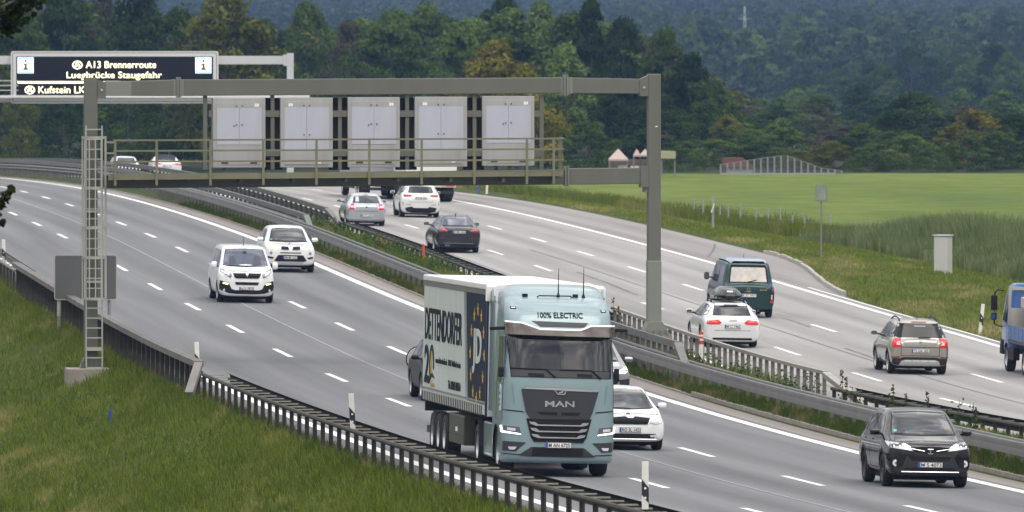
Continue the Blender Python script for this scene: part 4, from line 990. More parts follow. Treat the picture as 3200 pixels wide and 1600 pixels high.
# ---------------------------------------------------------------- white people carrier (front)
def white_van():
    L, W, wb, fo = 4.95, 1.92, 3.27, .90; m = paint('white', (.78,.79,.80), 0, .3)
    c = car('white people carrier van with dark lower bumper corners in the middle lane', 'van', placed(764, 944.5, L/2-fo, True, L), m, L, W, 1.90, wb, fo, 1.27, 1.05, .82, 1.62, 4.80, 4.90, 1.15, 1.15, zb=.22, rw=.76, r=.345, rim=M_RIM, spokes=7)
    glazing(c, [(-.76,1.25),(0,1.22),(.76,1.25),(.63,1.76),(0,1.785),(-.63,1.76)], None, [[(1.05,1.18),(1.72,1.70),(2.15,1.74),(2.15,1.16)],[(2.25,1.16),(2.25,1.74),(3.5,1.74),(3.5,1.16)],[(3.58,1.16),(3.58,1.74),(4.55,1.70),(4.6,1.2)]], M_GLASSB, ms=M_GLASS)
    mirrors(c, 1.25, 1.22, m, w=.19, h=.25, out=.06)
    c.decal('headlight', [(.50,.97),(.60,1.03),(.86,1.16),(.87,1.04),(.80,.99),(.56,.85)], 'front', M_LAMPD, .012, .04, mirror=True)
    c.decal('headlight_lens', [(.60,.985),(.72,1.06),(.84,1.10),(.84,1.04),(.72,.98),(.62,.93)], 'front', M_LAMP, .018, .04, mirror=True)
    c.decal('upper_grille', [(-.50,1.04),(-.46,1.05),(.46,1.05),(.50,1.04),(.42,.87),(.36,.84),(-.36,.84),(-.42,.87)], 'front', M_PLA, .012, .04)
    c.decal('emblem', [(-.04,.90),(.03,.90),(.03,.94),(.01,.95),(.045,.99),(.0,1.02),(-.05,.99),(-.02,.96)], 'front', M_CHR, .022, .04)
    c.decal('centre_grille', [(-.41,.715),(.41,.715),(.37,.62),(-.37,.62)], 'front', M_PLA, .012, .04)
    c.decal('bumper_cover', [(-.94,.74),(-.88,.76),(-.62,.68),(-.52,.48),(-.40,.44),(.40,.44),(.52,.48),(.62,.68),(.88,.76),(.94,.74),(.92,.44),(.60,.33),(.3,.31),(-.3,.31),(-.60,.33),(-.92,.44)], 'front', M_PLA, .009, .04)
    c.decal('daytime_light', [(.62,.665),(.80,.70),(.83,.66),(.66,.615)], 'front', mat('drl_yellow', (1,.85,.4), .3, emit=(1.,.86,.40), es=1.4), .016, .04, mirror=True)
    for s_ in (-1, 1): c.badge('fog_lamp', 'front', s_*.76, .43, .05, M_LAMP, M_LAMPD, 'disc')
    c.plate('6L2 3976', 'front', -.0, .50); c.bar('wiper', (.6,1.25), (-.1,1.23), 'front', .012, M_PLA, .018)
    rodaerial(c, 1.9, .34, .04)
    for d in (1.02, 2.2, 3.54): c.side('door_gap', [(c.Y(d),.35),(c.Y(d+.012),.35),(c.Y(d+.012),1.12),(c.Y(d),1.12)], M_SEAMD, .003, .25)
    c.decal('bonnet_gap', [(-.62,1.075),(-.62,1.087),(.62,1.087),(.62,1.075)], 'front', M_SEAMD, .004, .1)
    c.decal('inside_mirror', [(-.07,1.64),(.07,1.64),(.05,1.72),(-.05,1.72)], 'front', M_PLA, .016, .1)
    c.decal('passenger_shade', [(.30,1.30),(.58,1.30),(.52,1.52),(.36,1.56)], 'front', mat('seat_dark', (.025,.027,.05), .3), .014, .1); c.decal('driver_shade', [(-.24,1.28),(-.56,1.28),(-.50,1.50),(-.40,1.62),(-.30,1.52)], 'front', mat('seat_dark', (.025,.027,.05), .3), .014, .1)
white_van()

# ---------------------------------------------------------------- white SUV (front), behind the van
def white_suv():
    L, W, wb, fo = 4.65, 1.88, 2.81, .87; m = paint('white2', (.80,.81,.82), 0, .28)
    c = car('white SUV with twin kidney grille and yellowish headlights, just behind the white van', 'car', placed(901, 849.5, L/2-fo, True, L), m, L, W, 1.66, wb, fo, 1.12, 1.00, 1.30, 2.05, 4.05, 4.5, 1.12, 1.08, zb=.26, rw=.70, r=.365)
    glazing(c, [(-.69,1.12),(0,1.10),(.69,1.12),(.56,1.55),(0,1.575),(-.56,1.55)], None, [[(1.5,1.12),(2.2,1.50),(2.75,1.53),(2.75,1.10)],[(2.83,1.10),(2.83,1.53),(3.6,1.50),(3.68,1.12)],[(3.75,1.14),(3.7,1.48),(4.05,1.40),(4.25,1.2)]])
    mirrors(c, 1.55, 1.15, m, w=.22, h=.16, out=.06)
    c.decal('headlight', [(.42,.955),(.55,.99),(.82,1.02),(.86,.95),(.76,.875),(.50,.855),(.40,.88)], 'front', mat('drl_warm', (1,.85,.5), .3, emit=(1.,.80,.36), es=.75), .012, .04, mirror=True)
    for s_ in (-1, 1):
        c.decal('kidney_grille', [(s_*.05,.97),(s_*.33,.98),(s_*.40,.93),(s_*.34,.84),(s_*.08,.83),(s_*.05,.87)][::s_], 'front', M_CHR, .011, .04)
        c.decal('grille_slats', [(s_*.07,.955),(s_*.32,.963),(s_*.37,.925),(s_*.32,.855),(s_*.09,.847),(s_*.07,.88)][::s_], 'front', M_PLA, .017, .04)
        c.badge('fog_lamp', 'front', s_*.72, .72, .05, M_LAMPD, M_LAMP, 'disc')
        c.decal('side_intake', [(s_*.62,.56),(s_*.82,.60),(s_*.84,.54),(s_*.66,.50)][::s_], 'front', M_PLA, .011, .04)
    c.badge('emblem', 'front', 0, 1.035, .04, M_LAMPD, M_EU, 'disc')
    c.decal('centre_slot', [(-.40,.75),(.40,.75),(.36,.715),(-.36,.715)], 'front', M_PLA, .011, .04)
    c.decal('lower_grille', [(-.46,.65),(.46,.65),(.60,.44),(.45,.40),(-.45,.40),(-.60,.44)], 'front', M_PLA, .010, .04)
    c.decal('skid_plate', [(-.50,.41),(.50,.41),(.44,.33),(-.44,.33)], 'front', mat('skid_silver', (.55,.56,.57), .35, .5), .012, .1)
    c.plate('EM ME 1653', 'front', .02, .555); c.bar('wiper', (.58,1.11), (-.1,1.10), 'front', .012, M_PLA, .018)
    c.decal('bonnet_gap', [(-.60,1.03),(-.60,1.04),(.60,1.04),(.60,1.03)], 'front', M_SEAMD, .004, .1)
    c.decal('sticker', [(.58,1.14),(.65,1.14),(.64,1.19),(.58,1.19)], 'front', mat('sticker_green', (.12,.45,.42), .4), .016, .1)
    for d in (1.45, 2.79, 3.72): c.side('door_gap', [(c.Y(d),.42),(c.Y(d+.012),.42),(c.Y(d+.012),1.05),(c.Y(d),1.05)], M_SEAMD, .003, .25)
white_suv()

# ---------------------------------------------------------------- white hatchback (front), half behind the lorry
def white_hatch():
    L, W, wb, fo = 4.30, 1.706, 2.60, .86; m = paint('white3', (.77,.79,.78), 0, .3)
    c = car('white hatchback with right headlight lit, half hidden behind the lorry cab', 'car', placed(1955, 1404, L/2-fo, True, L), m, L, W, 1.46, wb, fo, 1.00, .82, 1.15, 2.02, 3.6, 4.15, 1.0, .93, zb=.20, rw=.68, r=.31, spokes=6)
    glazing(c, [(-.66,.98),(0,.955),(.66,.98),(.51,1.365),(0,1.385),(-.51,1.365)], None, [[(1.4,.97),(2.1,1.32),(2.6,1.35),(2.6,.96)],[(2.68,.96),(2.68,1.35),(3.4,1.30),(3.5,.98)]])
    mirrors(c, 1.45, 1.01, m, w=.20, h=.14, out=.06)
    c.decal('headlight', [(.46,.66),(.52,.77),(.76,.80),(.79,.72),(.74,.66),(.60,.63)], 'front', M_LAMP, .012, .04, mirror=True)
    for s_ in (-1, 1): c.badge('headlight_beam', 'front', s_*.67, .72, .06, M_LAMPON, M_LAMPON, 'disc')
    c.decal('grille', [(-.46,.77),(-.12,.80),(-.05,.765),(.05,.765),(.12,.80),(.46,.77),(.40,.62),(-.40,.62)], 'front', M_PLA, .011, .04)
    c.decal('grille_frame', [(-.48,.785),(-.12,.815),(-.05,.78),(.05,.78),(.12,.815),(.48,.785),(.46,.77),(.12,.80),(.05,.765),(-.05,.765),(-.12,.80),(-.46,.77)], 'front', M_CHR, .014, .04)
    c.badge('emblem', 'front', 0, .84, .045, M_LAMPD, M_CHR, 'disc')
    c.decal('lower_grille', [(-.60,.40),(.60,.40),(.56,.29),(-.56,.29)], 'front', M_PLA, .010, .04)
    c.decal('fog_lamp', [(.46,.37),(.62,.385),(.64,.33),(.48,.32)], 'front', M_LAMP, .015, .04, mirror=True)
    c.bar('chrome_strip', (-.62,.27), (.62,.27), 'front', .010, M_CHR, .012)
    c.plate('RO SL 1423', 'front', 0, .49); c.bar('wiper', (.58,.99), (-.1,.965), 'front', .011, M_PLA, .018)
    c.decal('bonnet_gap', [(-.74,.83),(-.74,.84),(0,.87),(.74,.84),(.74,.83),(0,.86)], 'front', M_SEAMD, .004, .1)
white_hatch()

# ---------------------------------------------------------------- silver SUV and black car hidden behind the lorry
def silver_suv():
    L, W, wb, fo = 4.6, 1.86, 2.69, .93; m = paint('silver_grey', (.33,.33,.35), .6)
    c = car('silver grey SUV with slim lit headlight, peeking out to the right of the lorry', 'car', placed(1853, 1255, L/2-fo, True, L), m, L, W, 1.66, wb, fo, 1.10, .95, 1.2, 2.0, 3.9, 4.4, 1.1, 1.04, zb=.24, rw=.70, r=.36, trim=M_DKG)
    glazing(c, [(-.68,1.10),(0,1.08),(.68,1.10),(.55,1.55),(0,1.575),(-.55,1.55)], None, [[(1.45,1.1),(2.1,1.50),(2.65,1.53),(2.65,1.08)]])
    mirrors(c, 1.45, 1.12, m, w=.22, h=.14, out=.06)
    c.decal('headlight', [(.44,.80),(.54,.86),(.86,.96),(.86,.88),(.74,.80)], 'front', M_LAMPW, .012, .04, mirror=True)
    c.decal('grille', [(-.50,.84),(.50,.84),(.60,.62),(.44,.40),(-.44,.40),(-.60,.62)], 'front', M_PLA, .010, .04)
    c.decal('bumper_cover', [(.58,.62),(.86,.66),(.86,.42),(.66,.36)], 'front', M_DKG, .010, .04, mirror=True)
    c.plate('M KA 2210', 'front', 0, .52)
silver_suv()
def black_car():
    L, W, wb, fo = 4.75, 1.88, 2.80, .92; m = mat('paint_black_satin', (.007,.007,.008), .4, spec=.2, coat=.12)
    c = car('black estate car mostly hidden behind the left edge of the lorry trailer', 'car', placed(1388, 1241, -(L/2-(L-fo-wb)), True, L), m, L, W, 1.62, wb, fo, 1.10, .95, 1.2, 2.0, 4.0, 4.6, 1.1, 1.06, zb=.24, rw=.70, r=.36)
    glazing(c, [(-.68,1.10),(0,1.08),(.68,1.10),(.55,1.52),(-.55,1.52)], None, [[(1.45,1.1),(2.1,1.48),(2.7,1.52),(2.7,1.08)],[(2.78,1.08),(2.78,1.52),(3.6,1.48),(3.7,1.1)]])
    mirrors(c, 1.45, 1.12, m); roofrails(c, 1.9, 4.1, .56)
    # rear carrier with a bicycle hanging on it
    mb = MB(); mb.box(-.55,.55,c.Y(L)-.55,c.Y(L)+.05,.50,.56); mb.box(-.03,.03,c.Y(L)-.35,c.Y(L)-.3,.5,1.15); mb.build('bicycle_carrier', M_PLA, c.root)
    b = empty('bicycle', 'bicycle with pale rims carried crosswise behind the black car', 'bicycle', M=c.root.matrix_world @ Matrix.Translation((.20,c.Y(L)-.38,.62)))
    fr = mat('bike_frame', (.45,.12,.05), .4, coat=.5)
    for x in (-.78, .36-.0):
        k = 28; mb = MB(); mb.tube([(x+.345*math.cos(2*math.pi*i/k), 0, .345+.345*math.sin(2*math.pi*i/k)) for i in range(k+1)], .020, 6, False); w_ = mb.build('wheel', M_TYRE, b, smooth=True)
        mb = MB(); mb.tube([(x+.318*math.cos(2*math.pi*i/k), 0, .345+.318*math.sin(2*math.pi*i/k)) for i in range(k+1)], .015, 6, False); mb.build('rim', mat('bike_rim', (.75,.68,.6), .35, .3), w_, smooth=True)
        mb = MB()
        for i in range(14): a = math.pi*i/14; mb.tube([(x+.31*math.cos(a),0,.345+.31*math.sin(a)),(x-.31*math.cos(a),0,.345-.31*math.sin(a))], .002, 4, False)
        mb.build('spokes', M_CHR, w_)
    mb = MB()
    for p_, q_ in (((-.78,0,.345),(-.60,0,.88)),((-.62,0,.80),(-.16,0,.36)),((-.60,0,.86),(-.02,0,.84)),((-.16,0,.36),(.0,0,.95)),((-.16,0,.36),(.36,0,.345)),((-.02,0,.84),(.36,0,.345))): mb.tube([p_, q_], .018, 8)
    mb.build('frame', fr, b); MB().tube([(-.57,-.28,.95),(-.62,0,.93),(-.57,.28,.95)], .014, 8).build('handlebar', M_PLA, b); MB().box(-.08,.16,-.06,.06,.95,1.0).build('saddle', M_PLA, b, bevel=.02)
black_car()
# ---------------------------------------------------------------- cars seen from behind (right carriageway)
def tail_common(c, seam=None):
    if seam: c.decal('tailgate_gap', seam, 'rear', M_SEAMD, .004, .05)
def silver_hatch():
    L, W, wb, fo = 4.24, 1.75, 2.66, .76; m = paint('silver', (.50,.53,.58), .55)
    c = car('silver hatchback with stacked square red lamps and a sticker in its rear window', 'car', placed(1139, 705, L/2-fo-wb, False, L), m, L, W, 1.43, wb, fo, 1.0, .82, 1.40, 2.15, 3.55, 4.12, .97, .98, zb=.20, rw=.66, r=.315)
    glazing(c, None, [(-.60,1.0),(.60,1.0),(.50,1.30),(0,1.325),(-.50,1.30)], [[(1.6,.97),(2.25,1.31),(2.7,1.34),(2.7,.96)],[(2.78,.96),(2.78,1.34),(3.5,1.30),(3.65,.98)]])
    mirrors(c, 1.7, 1.02, m)
    c.decal('tail_lamp', [(.53,.98),(.68,.97),(.76,.72),(.55,.71)], 'rear', M_TAILB, .010, .05, mirror=True)
    c.decal('reverse_lamp', [(.545,.88),(.73,.87),(.735,.80),(.55,.80)], 'rear', M_TAILW, .016, .05, mirror=True)
    c.decal('tailgate_gap', [(-.50,.66),(-.50,.645),(.50,.645),(.50,.66)], 'rear', M_SEAMD, .004, .06)
    c.decal('bumper_lower', [(-.70,.26),(.70,.26),(.66,.20),(-.66,.20)], 'rear', M_PLA, .010, .06)
    c.badge('emblem', 'rear', 0, .84, .04, M_LAMPD, M_EU, 'disc'); c.plate('RO TT 6142', 'rear', 0, .47); rodaerial(c, 3.45, .16, .08)
    c.decal('sticker', [(-.46,1.06),(-.32,1.06),(-.32,1.24),(-.44,1.24)], 'rear', mat('sticker_blue', (.45,.60,.80), .4), .014, .1)
    c.decal('sticker', [(-.46,1.245),(-.32,1.245),(-.32,1.275),(-.44,1.275)], 'rear', mat('sticker_yellow', (.7,.6,.2), .4), .014, .1)
    c.bar('wiper', (0,1.01), (.30,1.02), 'rear', .010, M_PLA, .016); c.decal('third_brake_light', [(-.12,1.345),(.12,1.345),(.12,1.36),(-.12,1.36)], 'rear', M_TAIL, .01, .1)
silver_hatch()
def white_mpv():
    L, W, wb, fo = 4.42, 1.80, 2.73, .88; m = paint('white4', (.80,.81,.79), 0)
    c = car('white people carrier with flat dark red lamps and wide dark exhaust bumper', 'car', placed(1309, 679, L/2-fo-wb, False, L), m, L, W, 1.56, wb, fo, 1.05, .9, 1.25, 2.0, 3.85, 4.30, 1.02, 1.08, zb=.20, rw=.68, r=.33, rim=M_RIMD)
    glazing(c, None, [(-.58,1.14),(-.52,1.11),(.52,1.11),(.58,1.14),(.50,1.40),(0,1.425),(-.50,1.40)], [[(1.5,1.02),(2.15,1.42),(2.65,1.46),(2.65,1.0)],[(2.72,1.0),(2.72,1.46),(3.5,1.43),(3.6,1.02)],[(3.66,1.04),(3.6,1.42),(3.9,1.36),(4.0,1.15)]])
    mirrors(c, 1.6, 1.06, m)
    c.decal('tail_lamp', [(.37,.98),(.44,1.03),(.76,1.05),(.80,.96),(.72,.92),(.48,.94)], 'rear', M_TAIL, .010, .04, mirror=True)
    c.plate('TS KL 208', 'rear', 0, .89); c.badge('emblem', 'rear', 0, 1.03, .05, M_CHR, None, 'ring')
    c.decal('bumper_cover', [(-.72,.44),(-.40,.50),(-.32,.44),(.32,.44),(.40,.50),(.72,.44),(.66,.28),(.4,.22),(-.4,.22),(-.66,.28)], 'rear', M_PLA, .009, .05)
    for s_ in (-1, 1): c.decal('exhaust_trim', [(s_*.36,.40),(s_*.62,.41),(s_*.60,.33),(s_*.38,.33)][::s_], 'rear', M_DKG, .020, .05)
    c.decal('reflector', [(.45,.60),(.68,.60),(.68,.585),(.45,.585)], 'rear', M_TAIL, .010, .06, mirror=True)
    c.decal('side_vent', [(.80,.70),(.82,.70),(.82,.56),(.80,.56)], 'rear', M_PLA, .010, .05, mirror=True)
    c.decal('tailgate_gap', [(-.55,.80),(-.50,.70),(.50,.70),(.55,.80),(.54,.80),(.49,.71),(-.49,.71),(-.54,.80)], 'rear', M_SEAMD, .004, .05)
white_mpv()
def grey_coupe():
    L, W, wb, fo = 4.82, 1.83, 2.92, .82; m = paint('dark_grey', (.036,.04,.052), .4, .2)
    c = car('dark grey sloping hatchback with L shaped red lamps, left lane beside the median weeds', 'car', placed(1424, 788, L/2-fo-wb, False, L), m, L, W, 1.50, wb, fo, 1.02, .85, 1.45, 2.2, 3.5, 4.55, 1.04, 1.02, zb=.20, rw=.62, r=.335, deck=1.05)
    glazing(c, None, [(-.62,1.10),(.62,1.10),(.50,1.36),(.45,1.40),(0,1.425),(-.45,1.40),(-.50,1.36)], [[(1.7,1.02),(2.3,1.36),(2.8,1.42),(2.8,1.0)],[(2.88,1.0),(2.88,1.42),(3.6,1.36),(4.0,1.06)]], mr=M_GLASSB)
    mirrors(c, 1.8, 1.06, m)
    c.decal('tail_lamp', [(.40,.93),(.44,.90),(.60,.99),(.76,1.01),(.80,.90),(.74,.82),(.42,.87)], 'rear', M_TAIL, .010, .04, mirror=True)
    c.decal('lamp_bar', [(.44,.895),(.58,.93),(.74,.95),(.74,.92),(.58,.90),(.44,.875)], 'rear', M_TAILB, .016, .04, mirror=True)
    c.plate('RI MD 3434', 'rear', .0, .84); c.badge('emblem', 'rear', 0, .99, .042, M_LAMPD, M_EU, 'disc')
    c.decal('spoiler_edge', [(-.60,1.085),(.60,1.085),(.60,1.065),(-.60,1.065)], 'rear', M_PLA, .012, .05)
    c.decal('bumper_gap', [(-.56,.68),(.56,.68),(.56,.66),(-.56,.66)], 'rear', M_SEAMD, .004, .05)
    c.decal('reflector', [(.52,.60),(.76,.60),(.76,.575),(.52,.575)], 'rear', M_TAIL, .010, .05, mirror=True)
    c.decal('chrome_strip', [(-.60,.40),(.60,.40),(.60,.385),(-.60,.385)], 'rear', mat('trim_silver', (.35,.36,.38), .35, .6), .010, .05)
    c.decal('bumper_lower', [(-.72,.34),(.72,.34),(.66,.20),(-.66,.20)], 'rear', M_PLA, .010, .05); exhausts(c, (-.50,-.40), .30, h=.04); sharkfin(c, 3.3)
grey_coupe()
def green_van():
    L, W, wb, fo = 4.66, 1.84, 2.92, .92; m = paint('dark_green', (.012,.045,.047), .15, .3)
    c = car('dark green camper van with pale curtains behind its big rear window', 'van', placed(2328, 990.5, L/2-fo-wb, False, L), m, L, W, 1.94, wb, fo, 1.2, 1.0, .75, 1.35, 4.36, 4.56, 1.16, 1.12, zb=.28, rw=.80, r=.32, rear_tuck=.04, tail_in=.99, tw=.2)
    glazing(c, None, [(-.68,1.20),(.68,1.20),(.63,1.72),(.58,1.76),(-.58,1.76),(-.63,1.72)], [[(.95,1.2),(1.45,1.70),(1.85,1.74),(1.85,1.18)],[(1.98,1.18),(1.98,1.74),(3.0,1.74),(3.0,1.18)],[(3.1,1.18),(3.1,1.74),(4.2,1.72),(4.25,1.2)]], mr=M_PLA)
    c.decal('curtain', [(-.63,1.23),(.63,1.23),(.58,1.69),(.54,1.72),(-.54,1.72),(-.58,1.69)], 'rear', mat('curtain', (.62,.58,.52), .08, coat=1., noise=(5.,.7,(.40,.38,.36))), .012, .06)
    mirrors(c, 1.15, 1.28, M_PLA, w=.17, h=.26, out=.10)
    c.decal('tail_lamp', [(.74,.86),(.84,.86),(.84,.50),(.74,.50)], 'rear', mat('tail_smoked', (.05,.02,.02), .15, coat=1.), .012, .05, mirror=True)
    for s_ in (-1, 1):
        c.decal('brake_lamp', [(s_*.75,.60),(s_*.83,.60),(s_*.83,.52),(s_*.75,.52)][::s_], 'rear', M_TAILB, .02, .05)
        c.decal('reverse_lamp', [(s_*.78,.80),(s_*.82,.80),(s_*.82,.64),(s_*.78,.64)][::s_], 'rear', M_LAMP, .02, .05)
    c.decal('reflector', [(.80,.99),(.85,.99),(.85,.93),(.80,.93)], 'rear', M_TAILB, .018, .05); c.decal('sticker', [(.80,1.16),(.85,1.16),(.85,1.06),(.80,1.06)], 'rear', mat('sticker_euro', (.10,.18,.75), .4), .018, .05)
    c.plate('K ST 1977', 'rear', 0, .77, h=.12); c.badge('emblem', 'rear', 0, .98, .055, M_CHR, m, 'ring')
    c.text('Jumbi', 'rear', .38, .62, .93, .99, mat('lettering_gold', (.55,.35,.06), .4), .006)
    for i, (x0, x1, cc) in enumerate(((-.14,-.08,(.5,.03,.03)),(-.08,-.02,(.6,.3,.02)),(-.02,.04,(.55,.5,.03)),(.04,.10,(.03,.3,.08)),(.10,.16,(.03,.08,.4)))): c.decal('rainbow_sticker', [(x0,.905),(x1,.905),(x1,.885),(x0,.885)], 'rear', mat('rainbow%d' % i, cc, .4), .014, .1)
    c.decal('tailgate_gap', [(-.74,.87),(.74,.87),(.74,.858),(-.74,.858)], 'rear', M_SEAMD, .004, .06)
    c.decal('bumper', [(-.86,.44),(.86,.44),(.84,.30),(-.84,.30)], 'rear', mat('bumper_green', (.02,.055,.058), .4), .016, .06)
    c.bar('wiper', (-.02,1.225), (.28,1.30), 'rear', .012, M_PLA, .03)
    c.decal('sticker', [(-.02,1.25),(.12,1.25),(.12,1.29),(-.02,1.29)], 'rear', mat('sticker_yellow', (.7,.6,.2), .4), .022, .1)
    # pop-up roof
    mb = MB(); P = chaikin(np.array([[(.0,c.Y(y),z+.02),(.5,c.Y(y),z+.02),(.64*k,c.Y(y),z-.0),(.70*k,c.Y(y),z-.06)] for y, z, k in ((1.35,1.90,.8),(1.5,1.99,.98),(2.8,2.01,1.),(4.15,1.99,.98),(4.38,1.91,.85))]), 0, 2)
    S, K, _ = P.shape; mm = P[:, ::-1].copy(); mm[...,0] *= -1; R = np.concatenate([mm, P[:,1:]], 1); n = R.shape[1]
    mb.add(R.reshape(-1,3), [(i*n+k, (i+1)*n+k, (i+1)*n+k+1, i*n+k+1) for i in range(S-1) for k in range(n-1)]); mb.build('pop_up_roof', mat('roof_grey', (.30,.34,.42), .35, .2, coat=.6), c.root, smooth=True)
    for s_ in (-1, 1):
        for d in (1.6, 1.95): c.badge if 0 else None
    rodaerial(c, 3.1, .22, .02); c.decal('spoiler', [(-.62,1.80),(.62,1.80),(.60,1.84),(-.60,1.84)], 'rear', m, .05, .06)
    exhausts(c, (.35,), .26, h=.03)
green_van()
def white_estate():
    L, W, wb, fo = 4.70, 1.826, 2.81, .87; m = paint('white5', (.79,.80,.80), 0)
    c = car('white estate car carrying a black roof box, left lane behind the brownish rail', 'car', placed(2275, 1083, L/2-fo-wb, False, L), m, L, W, 1.44, wb, fo, 1.0, .82, 1.40, 2.1, 4.05, 4.55, .97, 1.0, zb=.19, rw=.66, r=.33)
    glazing(c, None, [(-.62,1.02),(.62,1.02),(.53,1.30),(.48,1.325),(-.48,1.325),(-.53,1.30)], [[(1.6,.97),(2.25,1.31),(2.7,1.35),(2.7,.96)],[(2.78,.96),(2.78,1.35),(3.55,1.33),(3.65,.97)],[(3.72,.98),(3.66,1.32),(4.1,1.26),(4.3,1.03)]])
    mirrors(c, 1.7, 1.02, m); roofrails(c, 2.2, 4.1, .52, M_CHR, .05)
    c.decal('tail_lamp', [(.36,.80),(.46,.90),(.80,.86),(.84,.77),(.80,.745),(.44,.745)], 'rear', M_TAILB, .010, .04, mirror=True)
    c.decal('lamp_divider', [(.59,.885),(.605,.885),(.605,.75),(.59,.75)], 'rear', M_TAIL, .018, .05, mirror=True)
    c.plate('M C 7462', 'rear', 0, .685)
    for k in range(4): c.badge('emblem_ring', 'rear', -.09+.06*k, .875, .036, M_CHR, None, 'ring')
    c.decal('bumper_gap', [(-.58,.56),(.58,.56),(.58,.55),(-.58,.55)], 'rear', M_SEAMD, .004, .05)
    c.decal('bumper_lower', [(-.62,.32),(.62,.32),(.66,.19),(-.66,.19)], 'rear', M_PLA, .010, .05); c.decal('third_brake_light', [(-.22,1.335),(.22,1.335),(.22,1.352),(-.22,1.352)], 'rear', M_PLA, .012, .06)
    c.bar('wiper', (-.05,1.03), (.30,1.04), 'rear', .010, M_PLA, .016)
    # roof box and bars
    for d in (2.45, 3.4):
        p, n = c.cast('top', 0, c.Y(d)); MB().box(-.56,.56,c.Y(d)-.03,c.Y(d)+.03,p.z+.02,p.z+.055).build('roof_bar', M_PLA, c.root)
        for s_ in (-1, 1): MB().box(s_*.52-.04,s_*.52+.04,c.Y(d)-.05,c.Y(d)+.05,p.z-.05,p.z+.075).build('bar_foot', M_PLA, c.root, bevel=.01)
    z0 = 1.50; C = []
    for t, k, hh in ((0,.35,.12),(.03,.75,.20),(.15,.97,.34),(.5,1.,.40),(.8,.98,.36),(.95,.85,.24),(1.,.45,.14)):
        y = c.Y(1.85+2.15*(1-t)+.0); w_ = .43*k
        C.append([(0,y,z0),(w_*.8,y,z0),(w_,y,z0+.08),(w_*1.0,y,z0+.15),(w_*.88,y,z0+hh*.72),(w_*.5,y,z0+hh),(0,y,z0+hh*1.03)])
    V, F, S, n = loft(np.array(C)); fl = [tuple(int(a) for a in f) for f in F]+[tuple(range(n-1,-1,-1)), tuple(range((S-1)*n, S*n))]
    rb = obj('roof_box', mesh('roof_box', V, fl, True), paint('gloss_black', (.005,.005,.006), 0, .12), None); rb.matrix_world = c.root.matrix_world.copy()
    tag(rb, 'glossy black roof box clamped on top of the white estate car', 'roof box')
    bb = Car(rb, None, BVHTree.FromPolygons([tuple(v) for v in V], fl))
    bb.decal('lid_seam', [(-.40,z0+.125),(.40,z0+.125),(.40,z0+.14),(-.40,z0+.14)], 'rear', M_DKG, .006, .05); bb.decal('maker_label', [(-.09,z0+.24),(.09,z0+.24),(.09,z0+.28),(-.09,z0+.28)], 'rear', M_WSTK, .008, .05)
white_estate()
def beige_suv():
    L, W, wb, fo = 4.22, 1.793, 2.58, .88; m = paint('beige_metal', (.40,.375,.34), .5)
    c = car('beige metallic boxy SUV with black roof rails and silver skid plate', 'car', placed(2862, 1168, L/2-fo-wb, False, L), m, L, W, 1.66, wb, fo, 1.1, .92, 1.20, 1.85, 3.75, 4.12, 1.10, 1.14, zb=.25, rw=.70, r=.335, trim=M_PLA)
    glazing(c, None, [(-.78,1.12),(.78,1.12),(.70,1.40),(.62,1.535),(-.62,1.535),(-.70,1.40)], [[(1.4,1.1),(2.0,1.49),(2.45,1.53),(2.45,1.08)],[(2.52,1.08),(2.52,1.53),(3.2,1.50),(3.25,1.1)],[(3.30,1.1),(3.28,1.49),(3.8,1.44),(3.95,1.12)]], mr=mat('privacy_glass', (.004,.005,.006), .03, spec=.35))
    mirrors(c, 1.5, 1.14, m); roofrails(c, 1.9, 3.8, .56, M_PLA, .07); rodaerial(c, 3.4, .22, .04)
    c.decal('third_brake_light', [(-.22,1.565),(.22,1.565),(.22,1.585),(-.22,1.585)], 'rear', M_TAIL, .012, .06)
    c.decal('window_lettering', [(-.15,1.44),(.20,1.44),(.20,1.47),(-.15,1.47)], 'rear', mat('letter_dim', (.25,.35,.33), .4), .014, .06)
    c.decal('tail_lamp', [(.60,1.09),(.74,1.10),(.85,1.02),(.84,.82),(.60,.82)], 'rear', M_TAILB, .010, .04, mirror=True)
    c.decal('reverse_lamp', [(.61,.99),(.72,.98),(.73,.90),(.61,.90)], 'rear', M_TAILW, .017, .05, mirror=True)
    c.decal('tailgate_gap', [(-.60,1.10),(-.59,1.10),(-.57,.58),(.57,.58),(.59,1.10),(.60,1.10),(.585,.565),(-.585,.565)], 'rear', M_SEAMD, .004, .05)
    c.decal('tailgate_fold', [(-.58,.84),(.58,.84),(.58,.825),(-.58,.825)], 'rear', M_SEAMD, .004, .05)
    c.badge('emblem', 'rear', 0, .98, .05, M_CHR, M_LAMPD, 'disc'); c.plate('TS DA 205', 'rear', .0, .73)
    c.decal('reflector', [(.62,.55),(.86,.54),(.86,.51),(.62,.51)], 'rear', M_TAIL, .018, .05, mirror=True)
    c.decal('bumper_cover', [(-.88,.50),(-.62,.49),(-.5,.53),(.5,.53),(.62,.49),(.88,.50),(.84,.28),(.5,.25),(-.5,.25),(-.84,.28)], 'rear', M_DKG, .010, .05)
    c.decal('skid_plate', [(-.56,.42),(-.46,.45),(.46,.45),(.56,.42),(.64,.28),(-.64,.28)], 'rear', mat('skid_silver', (.40,.39,.37), .4, .4), .02, .05)
    for k in range(4): c.decal('skid_slot', [(-.46+.25*k,.435),(-.27+.25*k,.435),(-.27+.25*k,.40),(-.46+.25*k,.40)], 'rear', mat('slot_bright', (.75,.74,.71), .4), .028, .06)
    c.bar('wiper', (-.05,1.12), (.32,1.13), 'rear', .012, M_PLA, .02)
    for d in (1.35, 2.48, 3.27): c.side('door_gap', [(c.Y(d),.45),(c.Y(d+.012),.45),(c.Y(d+.012),1.05),(c.Y(d),1.05)], M_SEAMD, .003, .25)
beige_suv()
